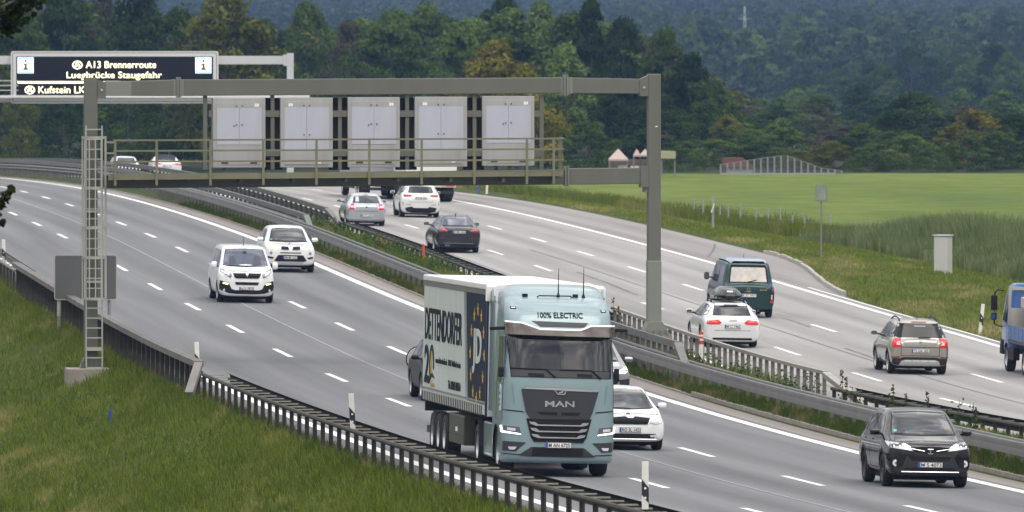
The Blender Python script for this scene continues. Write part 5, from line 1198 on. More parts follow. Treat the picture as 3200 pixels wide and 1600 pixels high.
def far_convertible():
    L, W, wb, fo = 4.5, 1.8, 2.7, .85; m = paint('white6', (.82,.82,.82), 0)
    X = (512-1600)/FPX*628; c = car('small distant white convertible with black roof behind the far rails', 'car', frame(X, 628, False), m, L, W, 1.40, wb, fo, 1.0, .8, 1.4, 2.1, 3.1, 3.75, .98, 1.0, zb=.2, rw=.64, r=.32, deck=1.0)
    glazing(c, None, [(-.50,1.06),(.50,1.06),(.44,1.24),(-.44,1.24)], [[(1.7,.98),(2.3,1.27),(3.0,1.27),(3.2,1.0)]], mr=M_GLASSB)
    c.decal('soft_top', [(.0,c.Y(2.0)),(.58,c.Y(2.1)),(.60,c.Y(3.2)),(.55,c.Y(3.7)),(-.55,c.Y(3.7)),(-.60,c.Y(3.2)),(-.58,c.Y(2.1))], 'top', mat('soft_top', (.02,.02,.025), .8), .012, .1)
    c.decal('tail_lamp', [(.30,.86),(.60,.90),(.84,.88),(.84,.76),(.60,.80)], 'rear', M_TAILB, .010, .06, mirror=True); c.plate('M X 114', 'rear', 0, .70)
far_convertible()
def far_van():
    L, W, wb, fo = 4.9, 1.85, 3.0, .9; m = paint('white7', (.82,.82,.84), 0)
    c = car('distant white roof of a van showing above the far rails at left', 'van', frame((388-1600)/FPX*715, 715, True), m, L, W, 1.62, wb, fo, 1.1, .9, 1.0, 1.7, 4.4, 4.7, 1.1, 1.1, zb=.22, rw=.72, r=.33)
    glazing(c, [(-.66,1.12),(.66,1.12),(.55,1.5),(-.55,1.5)], [(-.6,1.15),(.6,1.15),(.52,1.5),(-.52,1.5)], [])
far_van()

# ---------------------------------------------------------------- lorry
M_TR = paint('lorry_blue', (.225,.318,.343), .1, .3); M_TRD = mat('lorry_grey_panel', (.035,.036,.042), .45, spec=.4)
M_CURT = mat('curtain_pale', (.58,.625,.60), .6, noise=(1.6,.7,(.49,.53,.505),(1,1,.15)), bump=.25, bscale=2.5); M_NAVY = mat('curtain_navy', (.008,.014,.034), .6, noise=(.8,.4,(.012,.02,.045)), spec=.15, bump=.25, bscale=2.5)
M_TRW = mat('trailer_white', (.80,.80,.79), .45, noise=(1.,.4,(.70,.70,.68)))
def lorry():
    fo = 1.42; M0 = placed(1722, 1484.5, 0, True, 5); D0 = M0.translation.y
    root = empty('articulated_lorry', 'pale blue electric articulated lorry with pale curtain-sided trailer, front right of centre', 'lorry', M=M0)
    # cab: loft of horizontal rings, bottom to top
    def ring(z, w, yf, yb, cr=.35, bow=.10):
        return [(0,yf,z),(w*.55,yf-bow*.25,z),(w-cr*.35,yf-bow,z),(w,yf-bow-cr*.75,z),(w,yf-bow-cr-.2,z),(w,(yf+yb)/2,z),(w,yb+.05,z),(w-.05,yb,z),(0,yb,z)]
    Z = [(.30,1.17,1.30),(.36,1.22,1.40),(.60,1.23,1.42),(1.00,1.23,1.41),(1.30,1.225,1.40),(1.90,1.22,1.38),(2.14,1.215,1.36),(2.30,1.20,1.33),(2.75,1.185,1.25),(3.08,1.175,1.18),(3.42,1.165,1.05),(3.62,1.15,.86),(3.78,1.12,.62),(3.86,1.05,.40),(3.89,.90,.20)]
    C = np.array([ring(z, w, yf, -.95) for z, w, yf in Z]); V, F, S, n = loft(C, 2, 2)
    fl = [tuple(int(a) for a in f) for f in F]+[tuple(range(n-1,-1,-1)), tuple(range((S-1)*n, S*n))]; bv = BVHTree.FromPolygons([tuple(v) for v in V], fl)
    r = .505; V2, F2 = arch_cut(V, F, [(0, r, .60)], 1.2, .35); fl2 = [tuple(int(a) for a in f) for f in F2]+fl[-2:]
    cab = obj('cab', mesh('cab', V2, fl2, True), M_TR, root); cab.data.polygons.foreach_set('use_smooth', [True]*len(cab.data.polygons))
    c = Car(root, cab, bv); c.Y = lambda d: fo-d
    K = 1/465.6
    def X(x): return -(x-1586)*K          # photo crop column to cab coordinate (the cab faces the camera)
    def Z1(y): return 4.770-y*K*1.0
    def Z2(y): return 2.358-y*K
    def p1(*q): return [(X(a), Z1(b)) for a, b in q]
    def p2(*q): return [(X(a), Z2(b)) for a, b in q]
    c.decal('windscreen_surround', p1((1052,792),(2122,800),(2108,1228),(1092,1218)), 'front', M_PLA, .006, .06)
    c.decal('windscreen', p1((1068,800),(2108,812),(2092,1150),(1090,1135)), 'front', mat('lorry_glass', (.008,.010,.012), .02, spec=1.), .016, .06)
    c.decal('wiper_panel', p1((1090,1140),(2092,1155),(2086,1222),(1100,1212)), 'front', mat('wiper_panel', (.045,.045,.048), .5), .018, .06)
    c.bar('wiper', (X(1090),Z1(1130)), (X(1440),Z1(1135)), 'front', .014, M_PLA, .035); c.bar('wiper', (X(1440),Z1(1135)), (X(1535),Z1(1215)), 'front', .02, M_PLA, .035)
    c.bar('wiper', (X(1580),Z1(1138)), (X(1905),Z1(1142)), 'front', .014, M_PLA, .035); c.bar('wiper', (X(1905),Z1(1142)), (X(2000),Z1(1225)), 'front', .02, M_PLA, .035)
    for a, b in ((1262,1420),(1757,1912)): c.decal('vent', p1((a,1178),(b,1182),(b,1210),(a,1204)), 'front', M_PLA, .03, .06)
    # sun visor: protruding band with the white line
    prof = [(1030,668),(1200,680),(1385,742),(1790,746),(1900,702),(2148,700),(2148,802),(1030,788)]
    mb = MB(); top = [];
    def vis(x, y, out): 
        p, nn = c.cast('front', X(x), Z1(y)); return (p.x, p.y+out, p.z)
    xs = [1030,1060,1110,1160,1200,1260,1320,1385,1480,1586,1690,1790,1845,1900,1960,2030,2080,2120,2148]
    yt = np.interp(xs, [1030,1200,1385,1790,1900,2148], [668,680,742,746,702,700]); yb = np.interp(xs, [1030,1586,2148], [788,800,806])
    V = []; 
    for x, a, b in zip(xs, yt, yb):
        q = vis(x, b, 0); yy = q[1]; V += [vis(x, a, .10), (q[0], yy+.26, q[2]), (q[0], yy-.02, q[2]-.02), vis(x, a, -.05)]
    m_ = len(xs); Fv = [(i*4+k, i*4+(k+1)%4, (i+1)*4+(k+1)%4, (i+1)*4+k) for i in range(m_-1) for k in range(4)]+[(0,1,2,3), tuple((m_-1)*4+k for k in (3,2,1,0))]
    MB().add(V, Fv).build('sun_visor', mat('visor_smoke', (.07,.058,.052), .25, spec=.3, noise=(3.,.8,(.16,.13,.11))), root)
    V = []
    for x, a in zip(xs, yt): 
        for dy, o_ in ((-15, .08), (0, .115), (6, .10)): V.append(vis(x, a+dy, o_))
    MB().add(V, [(i*3+k, i*3+k+1, (i+1)*3+k+1, (i+1)*3+k) for i in range(m_-1) for k in range(2)]).build('visor_trim', mat('trim_white', (.82,.84,.86), .3, coat=.5), root, smooth=True)
    c.decal('dark_band', p1((1305,655),(1875,668),(1838,708),(1790,712),(1390,708)), 'front', M_TRD, .012, .06)
    c.text('100% ELECTRIC', 'front', X(1822), X(1365), Z1(622), Z1(565), mat('lettering_slate', (.018,.022,.035), .7, spec=.1), .018)
    for a in ((1100,1158,515,537),(2012,2068,536,558)):
        c.decal('marker_bezel', p1((a[0],a[2]),(a[1],a[2]),(a[1],a[3]),(a[0],a[3])), 'front', M_PLA, .014, .06); c.decal('marker_lamp', p1((a[0]+9,a[2]+6),(a[1]-9,a[2]+6),(a[1]-9,a[3]-6),(a[0]+9,a[3]-6)), 'front', M_LAMP, .024, .06)
    # grille panel
    c.decal('grille_panel', p2((1197,222),(1232,192),(1940,207),(1977,238),(1920,440),(1888,512),(1290,516),(1243,440)), 'front', M_TRD, .022, .06)
    c.decal('panel_trim', p2((1205,216),(1236,194),(1938,208),(1968,228),(1958,236),(1650,228),(1640,218),(1535,216),(1525,222),(1222,212)), 'front', M_CHR, .034, .05)
    c.decal('emblem_frame', p2((1518,214),(1650,218),(1632,268),(1558,266)), 'front', M_CHR, .042, .04); c.decal('emblem_field', p2((1532,221),(1638,225),(1624,258),(1562,256)), 'front', M_TRD, .050, .04)
    c.decal('emblem', p2((1560,252),(1578,240),(1600,232),(1612,222),(1620,228),(1608,240),(1606,252),(1594,246),(1580,254)), 'front', M_CHR, .056, .03)
    c.text('MAN', 'front', X(1732), X(1434), Z2(390), Z2(330), M_CHR, .02, .036)
    c.decal('panel_slot', p2((1350,440),(1560,444),(1560,474),(1395,470)), 'front', M_PLA, .028, .05); c.decal('panel_slot', p2((1600,444),(1802,446),(1770,476),(1600,474)), 'front', M_PLA, .028, .05)
    c.decal('lower_grille', p2((1250,510),(1910,510),(1860,700),(1828,750),(1330,744),(1298,700)), 'front', M_PLA, .016, .06)
    for (a, b, y, k) in ((1275,1882,562,0),(1288,1868,625,0),(1302,1850,686,0)):
        c.decal('grille_bar', p2((a,y-22),(a+62,y-17),(a+92,y+6),(b-92,y+8),(b-62,y-14),(b,y-16),(b-16,y+8),(b-70,y+21),(a+72,y+20),(a+18,y+3)), 'front', M_CHR, .045, .04)
    for fl_ in (0, 1):
        def q2(*q): return [(-(a if not fl_ else -a)*1.0, b) for a, b in q]
        hl = [(1.27,1.105),(.87,1.075),(.82,.905),(1.24,.955)]; sgn = 1 if fl_ else -1
        c.decal('headlight', [(sgn*a, b) for a, b in hl][::-sgn], 'front', M_LAMPD, .014, .05)
        c.decal('daytime_light', [(sgn*a, b) for a, b in ((1.26,1.10),(1.215,1.10),(1.195,.985),(.85,.935),(.825,.905),(1.24,.95))][::-sgn], 'front', M_LAMPW, .024, .04)
        c.decal('headlight_lens', [(sgn*a, b) for a, b in ((1.12,1.06),(.95,1.045),(.95,.985),(1.12,1.0))][::-sgn], 'front', M_LAMP, .022, .05)
        c.decal('bumper_recess', [(sgn*a, b) for a, b in ((1.20,.765),(.72,.745),(.86,.62),(.93,.545),(1.20,.555))][::-sgn], 'front', M_TRD, .010, .06)
        c.decal('fog_lamp', [(sgn*a, b) for a, b in ((1.10,.645),(.92,.645),(.96,.585),(1.07,.58))][::-sgn], 'front', M_LAMP, .018, .05)
        c.decal('panel_gap', [(sgn*a, b) for a, b in ((1.20,1.45),(.80,1.42),(.76,1.36),(.80,1.395),(1.20,1.425))][::-sgn], 'front', M_SEAMD, .006, .05)
        c.decal('corner_crease', [(sgn*a, b) for a, b in ((1.05,2.0),(1.02,2.0),(.98,1.6),(1.00,1.6))][::-sgn], 'front', mat('crease_blue', (.15,.25,.275), .4), .008, .06)
        c.decal('bumper_groove', [(sgn*a, b) for a, b in ((1.22,.505),(.80,.485),(.60,.455),(.60,.445),(.82,.468),(1.22,.485))][::-sgn], 'front', M_PLA, .010, .05)
    c.decal('bumper_intake', p2((1175,882),(1305,795),(1838,800),(1955,892),(1850,898),(1270,893)), 'front', M_TRD, .012, .06); c.decal('intake_mesh', p2((1315,805),(1825,808),(1830,885),(1310,885)), 'front', M_PLA, .018, .06)
    c.plate('M AN 6725', 'front', X(1575), Z2(775), .54, .125, .05)
    # cab side: windows, mirror arms, steps
    c.side('side_window', [(.98,3.02),(.98,2.25),(.70,2.02),(.02,2.05),(.02,3.02)], M_GLASS, .008, .1)
    c.side('door_gap', [(1.02,3.1),(1.035,3.1),(1.03,1.2),(1.015,1.2)], M_SEAMD, .004, .15); c.side('door_gap', [(-.06,3.1),(-.045,3.1),(-.045,1.2),(-.06,1.2)], M_SEAMD, .004, .15)
    c.decal('door_sticker', [(.62,1.98),(.86,1.9),(.86,1.42),(.62,1.40)], 'right', mat('sticker_pale', (.62,.70,.76), .4), .01, .08)
    for k, (z_, w_) in enumerate(((1.82,.18),(1.68,.14),(1.58,.16))): c.decal('door_lettering', [(.66,z_),(.66+w_,z_-.01),(.66+w_,z_-.07),(.66,z_-.06)], 'right', mat('lettering_blue', (.10,.22,.45), .5), .014, .08)
    for s_ in (-1, 1):
        mb = MB(); mb.beam((s_*1.12,.92,3.20),(s_*1.50,.86,3.18), .09, .075); mb.build('camera_arm', M_PLA, root, bevel=.02)
        mb = MB(); mb.box(s_*1.26-.06,s_*1.26+.06,1.02,1.10,2.14,2.36); mb.build('corner_mirror', M_PLA, root, bevel=.03)
        q = MB(); q.lathe([(-.62,0),(-.62,.64),(.0,.64),(.0,0)], 'x', 24, (0,0,0))
    # roof deflector and aerials
    C = []
    for y, z, k in ((.10,3.86,.80),(-.05,3.98,.96),(-.45,4.10,1.0),(-.95,4.14,1.0)):
        C.append([(0,y,z),(.55*k,y,z),(.98*k,y,z-.03),(1.12*k,y,z-.16),(1.14*k,y-.02,3.70)])
    P = chaikin(chaikin(np.array(C), 0, 2), 1, 2); S, K_, _ = P.shape; mm = P[:, ::-1].copy(); mm[...,0] *= -1; R = np.concatenate([mm, P[:,1:]], 1); n_ = R.shape[1]
    MB().add(R.reshape(-1,3), [(i*n_+k, (i+1)*n_+k, (i+1)*n_+k+1, i*n_+k+1) for i in range(S-1) for k in range(n_-1)]+[tuple((S-1)*n_+k for k in range(n_))]).build('roof_deflector', M_TR, root, smooth=True)
    for s_ in (-1, 1):
        mb = MB(); mb.prism([(-.95,3.86),(-.95,1.35),(-1.55,1.35),(-1.55,3.95),(-1.2,4.05)], s_*1.185, s_*1.215, 'x'); fd = mb.build('side_deflector', M_TR, root)
        mb = MB(); mb.prism([(-1.552,1.35),(-1.60,1.35),(-1.60,3.95),(-1.552,3.95)], s_*1.18, s_*1.22, 'x'); mb.build('edge_seal', M_PLA, fd)
    for x, h in ((-.05-.0, .62), (-.60, .66)): mb = MB(); p, n2 = c.cast('top', x, .25); mb.tube([p, p+Vector((0,0,.09)), p+Vector((0,-.02,h))], [.045,.014,.005], 8); mb.build('aerial', M_PLA, root)
    for x in (.68, -.42): p, n2 = c.cast('top', x, .28); MB().box(x-.06,x+.06,.22,.30,p.z-.01,p.z+.07).build('roof_mount', M_PLA, root, bevel=.015)
    p, n2 = c.cast('top', .05, .32); MB().tube([(.42,.33,p.z),(.38,.36,p.z+.03),(-.30,.36,p.z+.03),(-.34,.33,p.z)], .015, 6).build('roof_bar', M_PLA, root)
    # wheels, chassis and side panels of the tractor
    for s_ in (-1, 1):
        wheel(root, s_*1.02, 0, .505, .33, M_RIM, s_, 8, .60); wheel(root, s_*.95, -3.75, .505, .55, M_RIM, s_, 8, .60)
        MB().box(s_*1.0-.16,s_*1.0+.16,-3.05,-.72,.32,1.08).build('side_panel', M_TR, root, bevel=.04)
        mb = MB(); k = 12
        for i in range(k):
            a, b = math.pi*i/k, math.pi*(i+1)/k; P = [(-3.75+.60*math.cos(t), .52+.60*math.sin(t)) for t in (a, b)]
            mb.add([(s_*1.24,*P[0]),(s_*1.24,*P[1]),(s_*.62,*P[1]),(s_*.62,*P[0])], [(0,1,2,3)])
        mb.build('mudguard', M_DKG, root, smooth=True)
    MB().box(-.45,.45,-5.0,.9,.55,1.0).build('chassis', M_PLA, root); MB().box(-1.1,1.1,-.8,1.2,.45,.75).build('chassis', M_PLA, root)
    # trailer on its own tangent
    T0 = M0 @ Vector((0,-3.2,0)); Dk = T0.y+8.8; tv = (Vector((float(PX(Dk)), Dk, 0))-Vector((float(PX(T0.y)), T0.y, 0))).normalized()
    ang = math.atan2(-tv.x, tv.y); tf = math.atan2(-M0.col[1].x, -M0.col[1].y)
    th = (math.atan2(tv.x, tv.y) - math.atan2(-M0.col[1].x, -M0.col[1].y))
    e_ = MB(); RT = Matrix.Translation((0,-3.2,0)) @ Matrix.Rotation(-th, 4, 'Z') @ Matrix.Translation((0,3.2,0))
    yF, yB = -1.75, -15.35
    def tp(mb, nme, mt, par=root, **k):
        o = mb.build(nme, mt, par, **k); o.data.transform(RT); return o
    box = tp(MB().box(-1.26,1.26,yB,yF,1.22,3.97), 'trailer_body', M_CURT, bevel=.02)
    roof = tp(MB().box(-1.285,1.285,yB-.02,yF+.05,3.972,4.10), 'trailer_roof', M_TRW, box, bevel=.025)
    tp(MB().box(-1.275,1.275,yB-.01,yF+.02,3.86,3.970), 'curtain_rail', mat('rail_grey', (.16,.16,.15), .6), box)  # curtain rail in one even grey, below the roof edge
    tp(MB().box(-1.27,1.27,yF+.001,yF+.06,1.2,3.97), 'front_wall', M_TRW, box, bevel=.01)
    for s_ in (-1, 1): tp(MB().box(s_*1.262-.02,s_*1.262+.02,yF-.06,yF+.07,1.2,3.97), 'corner_post', mat('post_navy', (.012,.02,.09), .4), box)
    for s_ in (-1, 1): tp(MB().box(s_*1.2-.12,s_*1.2+.12,yF-.0,yF+.12,3.72,4.07), 'corner_cap', M_TRW, box, bevel=.03)
    # near side curtain (x = +1.26): a is metres from the rear
    def cs(poly, d0): return [((1.26+d0), yB+a, z) for a, z in poly]
    def flat(nm, polys, mt, d0=.012, par=box):
        mb = MB()
        for pl in polys:
            n_ = len(pl); V = cs(pl, d0)+cs(pl, -.002); mb.add(V, [tuple(range(n_))]+[(i, n_+i, n_+(i+1)%n_, (i+1)%n_) for i in range(n_)])
        return tp(mb, nm, mt, par)
    nav = flat('navy_curtain', [[(9.15,3.86),(13.52,3.86),(13.52,1.45),(9.95,1.45)]], M_NAVY, .006)
    flat('stripe', [[(8.95,3.86),(9.03,3.86),(9.83,1.45),(9.75,1.45)]], M_NAVY, .006); flat('stripe', [[(8.72,3.86),(8.76,3.86),(9.56,1.45),(9.52,1.45)]], M_NAVY, .006)
    tp(MB().box(1.262,1.272,yB,yF,1.47,1.52), 'hem_line', mat('hem', (.22,.25,.24), .6), box); tp(MB().box(1.262,1.266,yB,yF-1.0,1.22,1.46), 'hem', mat('hem_pale', (.50,.52,.47), .6), box)
    mb = MB()
    for i in range(34): mb.box(1.264,1.285,yB+.2+.38*i,yB+.25+.38*i,1.20,1.42)
    tp(mb, 'buckle_straps', mat('strap_dark', (.08,.08,.08), .6), box)
    RX = Matrix(((0,0,1,1.272),(1,0,0,0),(0,1,0,0),(0,0,0,1)))
    def tt(s, a0, a1, z0, z1, mt, bold=.0, nm='lettering'):
        me = fit_text(text_mesh(s, 1., bold), a0, a1, z0, z1); me.transform(Matrix.Translation((0, yB, 0)) @ RX); me.transform(RT); return obj(nm, me, mt, box)
    MI = mat('lettering_navy', (.008,.011,.022), .6, spec=.15); MY = mat('lettering_yellow', (.62,.36,.02), .5); MWt = mat('lettering_white', (.60,.64,.62), .5)
    tt('DETTENDORFER', .45, 8.45, 2.62, 3.36, MI, .012); tt('2', .45, 1.45, 1.62, 2.50, MI, .025)
    tt('www.dettendorfer.de   83131 Nußdorf am Inn', 2.9, 8.3, 2.12, 2.26, MI, .02); tt('Tel. 08034 3006-0', 5.75, 8.35, 1.60, 1.80, MI, .03); tt('Jahre', 1.9, 2.75, 1.53, 1.68, MY, .02)
    def ell(a, z, ra, rz_, t0, t1, q0, n=14): return [(a+ra*math.cos(t0+(t1-t0)*i/n), z+rz_*math.sin(t0+(t1-t0)*i/n)) for i in range(n+1)]+[(a+ra*q0*math.cos(t1+(t0-t1)*i/n), z+rz_*q0*math.sin(t1+(t0-t1)*i/n)) for i in range(n+1)]
    flat('numeral', [ell(2.02, 2.08, .52, .44, -.1*math.pi, .5*math.pi, .66)+[], ell(2.02, 2.08, .52, .44, .5*math.pi, 1.25*math.pi, .66)], MI); flat('numeral_stripe', [[(1.88,2.46),(2.14,2.46),(2.06,1.80),(1.84,1.80)]], MY)
    flat('swoosh', [[(1.25,1.62),(1.5,1.60),(2.0,1.78),(2.75,1.76),(2.2,1.87),(1.75,1.82),(1.5,1.75)]], MI)
    tt('JD', 10.75, 12.55, 2.08, 3.08, MWt, .03, 'monogram')
    stars = []
    for k in range(12):
        t = 2*math.pi*k/12; ca, cz = 11.68+1.42*math.cos(t), 2.52+.98*math.sin(t)
        if k in (0, 6): pass
        stars.append([(ca+(.21 if j % 2 == 0 else .085)*math.sin(2*math.pi*j/10), cz+(.155 if j % 2 == 0 else .062)*math.cos(2*math.pi*j/10)) for j in range(10)])
    for st in stars: flat('star', [st], MY, .013)
    # trailer running gear
    tp(MB().box(-.5,.5,yB+.1,yF-.6,.95,1.2), 'trailer_chassis', M_PLA, root); tp(MB().box(-1.2,1.2,yB+.05,yB+.25,.95,1.2), 'rear_beam', M_DKG, root)
    tp(MB().box(-1.15,1.15,yB+.1,yB+.2,.45,.62), 'underrun_bar', mat('underrun', (.25,.24,.22), .5, .3), root)
    for i, yy in enumerate((-10.6, -11.92, -13.24)):
        for s_ in (-1, 1):
            w_ = wheel(root, s_*1.06, 0, .50, .36, M_RIM, s_, 8, .60); w_.location = RT @ Vector((s_*1.06, yy, .50)); w_.rotation_euler[2] += -th
    for s_ in (-1, 1):
        tp(MB().box(s_*1.08-.18,s_*1.08+.18,-9.3,-6.2,.42,1.08), 'pallet_box', mat('pallet_box_olive', (.055,.06,.035), .5), root, bevel=.03)
        tp(MB().box(s_*1.262-.004,s_*1.262+.004,-7.9,-7.5,.70,.80), 'label', M_WSTK, root); tp(MB().box(s_*1.262-.003,s_*1.262+.003,-9.25,-6.25,.735,.745) if 0 else MB().box(s_*1.262-.003,s_*1.262+.003,-9.25,-6.25,.62,.632), 'seam', M_DKG, root)
        tp(MB().box(s_*1.1-.02,s_*1.1+.02,-14.2,-13.95,.5,1.0), 'mud_flap', M_PLA, root)
    # white domes on the far side (side marker mirrors)
    return root
lorry()
# ---------------------------------------------------------------- blue flatbed truck at the right edge
def blue_truck():
    M = placed(3250, 1162, 1.9, False, 6); root = empty('flatbed_truck', 'blue flatbed truck loaded with pallets, cut off by the right edge', 'truck', M=M)
    mp_ = paint('truck_blue', (.055,.15,.42), .1)
    def ring(z, w, yf, yb): return [(0,yf,z),(w*.6,yf-.02,z),(w-.08,yf-.08,z),(w,yf-.3,z),(w,yb+.3,z),(w,yb,z),(0,yb,z)]
    y0 = 3.2
    C = np.array([ring(z, w, y0+dy, y0-1.75) for z, w, dy in ((.55,1.0,-.15),(.62,1.06,0),(1.3,1.07,0),(1.55,1.06,-.02),(2.2,1.0,-.25),(2.55,.96,-.4),(2.68,.85,-.6))]); V, F, S, n = loft(C)
    fl = [tuple(int(a) for a in f) for f in F]+[tuple(range(n-1,-1,-1)), tuple(range((S-1)*n, S*n))]; bv = BVHTree.FromPolygons([tuple(v) for v in V], fl)
    V2, F2 = arch_cut(V, F, [(1.9, .40, .50)], 1.0, .4); cab = obj('cab', mesh('cab', V2, [tuple(int(a) for a in f) for f in F2]+fl[-2:], True), mp_, root); cab.data.polygons.foreach_set('use_smooth', [True]*len(cab.data.polygons))
    c = Car(root, cab, bv)
    c.side('side_window', [(y0-.45,2.30),(y0-.25,1.55),(y0-1.25,1.50),(y0-1.25,2.35)], M_GLASS, .008, .1); c.side('door_gap', [(y0-1.34,2.4),(y0-1.325,2.4),(y0-1.325,.75),(y0-1.34,.75)], M_SEAMD, .004, .2)
    for s_ in (-1, 1):
        mb = MB(); mb.tube([(s_*1.0,y0-.35,2.42),(s_*1.20,y0-.25,2.45),(s_*1.28,y0-.22,2.35),(s_*1.28,y0-.22,1.40),(s_*1.0,y0-.3,1.30)], .022, 8); a_ = mb.build('mirror_arm', M_PLA, root, smooth=True)
        MB().box(s_*1.30-.10,s_*1.30+.10,y0-.30,y0-.18,1.82,2.28).build('mirror', M_PLA, a_, bevel=.04); MB().box(s_*1.30-.09,s_*1.30+.09,y0-.30,y0-.18,1.52,1.74).build('mirror', M_PLA, a_, bevel=.04)
        MB().box(s_*1.33-.07,s_*1.33+.06,y0-.305,y0-.3005,1.55,1.70).build('mirror_glass', mat('mirror_blue', (.03,.08,.30), .1), a_)
        MB().box(s_*1.04-.06,s_*1.04+.06,y0-.75,y0-.25,.50,.95).build('front_mudguard', M_PLA, root, bevel=.04); MB().box(s_*1.08-.03,s_*1.08+.03,y0-.40,y0-.3,.80,.90).build('indicator', M_AMB, root)
        wheel(root, s_*.92, 1.9, .40, .26, M_RIM, s_, 6, .6); wheel(root, s_*.86, -1.75, .40, .46, M_RIM, s_, 6, .6)
        MB().box(s_*1.0-.1,s_*1.0+.1,.2,1.2,.40,.78).build('side_tank', M_PLA, root, bevel=.03)
        bd = MB().box(s_*1.1-.02,s_*1.1+.02,-3.3,1.35,1.02,1.45).build('dropside', mat('dropside_blue', (.085,.17,.38), .45, noise=(2.,.5,(.06,.12,.27))), root)
        for k in range(6): MB().box(s_*1.121-.008,s_*1.121+.008,-3.2+.78*k,-3.12+.78*k,1.03,1.44).build('rib', mat('dropside_blue', (.085,.17,.38)), bd)
        MB().box(s_*1.06-.04,s_*1.06+.04,1.36,1.44,1.0,2.62).build('headboard_post', mat('alu', (.45,.45,.45), .4, .6), root)
    MB().box(-1.08,1.08,-3.3,1.36,.92,1.02).build('load_bed', mat('bed_wood', (.16,.13,.09), .8), root); MB().box(-1.1,1.1,-3.34,-3.3,1.02,1.45).build('tailboard', mat('dropside_blue', (.085,.17,.38)), root)
    MB().box(-1.02,1.02,1.37,1.42,2.5,2.60).build('headboard_bar', mat('alu', (.45,.45,.45)), root); MB().box(-1.02,1.02,1.37,1.41,1.02,1.95).build('headboard', mat('headboard_grey', (.40,.39,.36), .6), root)
    MB().box(-.42,.42,-3.4,3.0,.55,.92).build('chassis', M_PLA, root)
    # load
    W_ = root.matrix_world; pw = mat('pallet_wood', (.33,.23,.13), .8, noise=(5.,.7,(.45,.34,.21)))
    for j, y in enumerate((.55, -.75, -2.1)):
        r_ = empty('wrapped_pallet', 'stack of timber pallets under a pale wrapped bundle on the blue truck', 'pallet', 'pallet stacks on the blue truck', M=W_ @ Matrix.Translation((-.35,y,1.02)))
        mb = MB()
        for k in range(6):
            z = .03+.15*k
            for a in (-.38, 0, .38): mb.box(a-.05,a+.05,-.58,.58,z,z+.08)
            for b in (-.5,-.25,0,.25,.5): mb.box(-.4,.4,b-.05,b+.05,z+.082,z+.11)
        mb.build('pallets', pw, r_); MB().box(-.42,.42,-.58,.58,.95,1.28).build('bundle', mat('wrapped_bundle', (.55,.47,.40), .5, noise=(4.,.6,(.62,.56,.5))), r_, bevel=.04)
        mb = MB()
        for b in (-.3, .3): mb.box(-.425,.425,b-.02,b+.02,.0,1.285)
        mb.build('lashing_strap', mat('strap_orange', (.6,.12,.05), .6), r_)
blue_truck()
# ---------------------------------------------------------------- two lorries behind the walkway
def box_lorry(label, u, v, body, dark, M=None, low=1.05, top=3.4):
    M = placed(u, v, 0, False, 6); root = empty('box_lorry', label, 'lorry', 'lorries seen under the gantry walkway', M)
    MB().box(-1.25,1.25,-2.0,7.5,low,top).build('box_body', body, root, bevel=.03); MB().box(-1.2,1.2,7.9,9.9,.6,2.9).build('cab', body, root, bevel=.12)
    MB().box(-.45,.45,-1.9,9.6,.6,low-.01).build('chassis', M_PLA, root)
    MB().box(-1.22,1.22,-2.06,-1.98,low-.32,low-.005).build('rear_beam', dark, root); MB().box(-1.15,1.15,-2.0,-1.9,.42,.56).build('underrun_bar', M_DKG, root)
    for s_ in (-1, 1):
        wheel(root, s_*.96, 0, .50, .56, M_RIM, s_, 6, .6); wheel(root, s_*.96, -1.05 if dark is M_PLA else 1.3, .50, .56, M_RIM, s_, 6, .6); wheel(root, s_*1.0, 8.6, .50, .32, M_RIM, s_, 6, .6)
        MB().box(s_*.95-.22,s_*.95+.22,-2.10,-2.062,low-.26,low-.06).build('tail_lamp', M_TAILB, root); MB().box(s_*.62-.08,s_*.62+.08,-2.10,-2.062,low-.24,low-.1).build('indicator', M_AMB, root)
        MB().box(s_*1.0-.25,s_*1.0+.25,-.65,-.62,.25,.85).build('mud_flap', M_PLA, root); MB().box(s_*1.19-.05,s_*1.19+.05,1.9,7.0,.45,.9).build('side_guard', M_DKG, root)
    for x in (-1.1, 1.1): MB().box(x-.09,x+.09,-2.04,-2.001,top-.5,top-.3).build('marker_lamp', M_AMB, root)
box_lorry('dark rear of a lorry left of the white people carrier, half hidden by the walkway', 1190, 620, mat('lorry_box_grey', (.30,.31,.33), .5), M_PLA)
box_lorry('white lorry right of the white people carrier, half hidden by the walkway', 1333, 629, mat('lorry_box_white', (.74,.72,.68), .5), mat('beam_cream', (.65,.6,.5), .5))
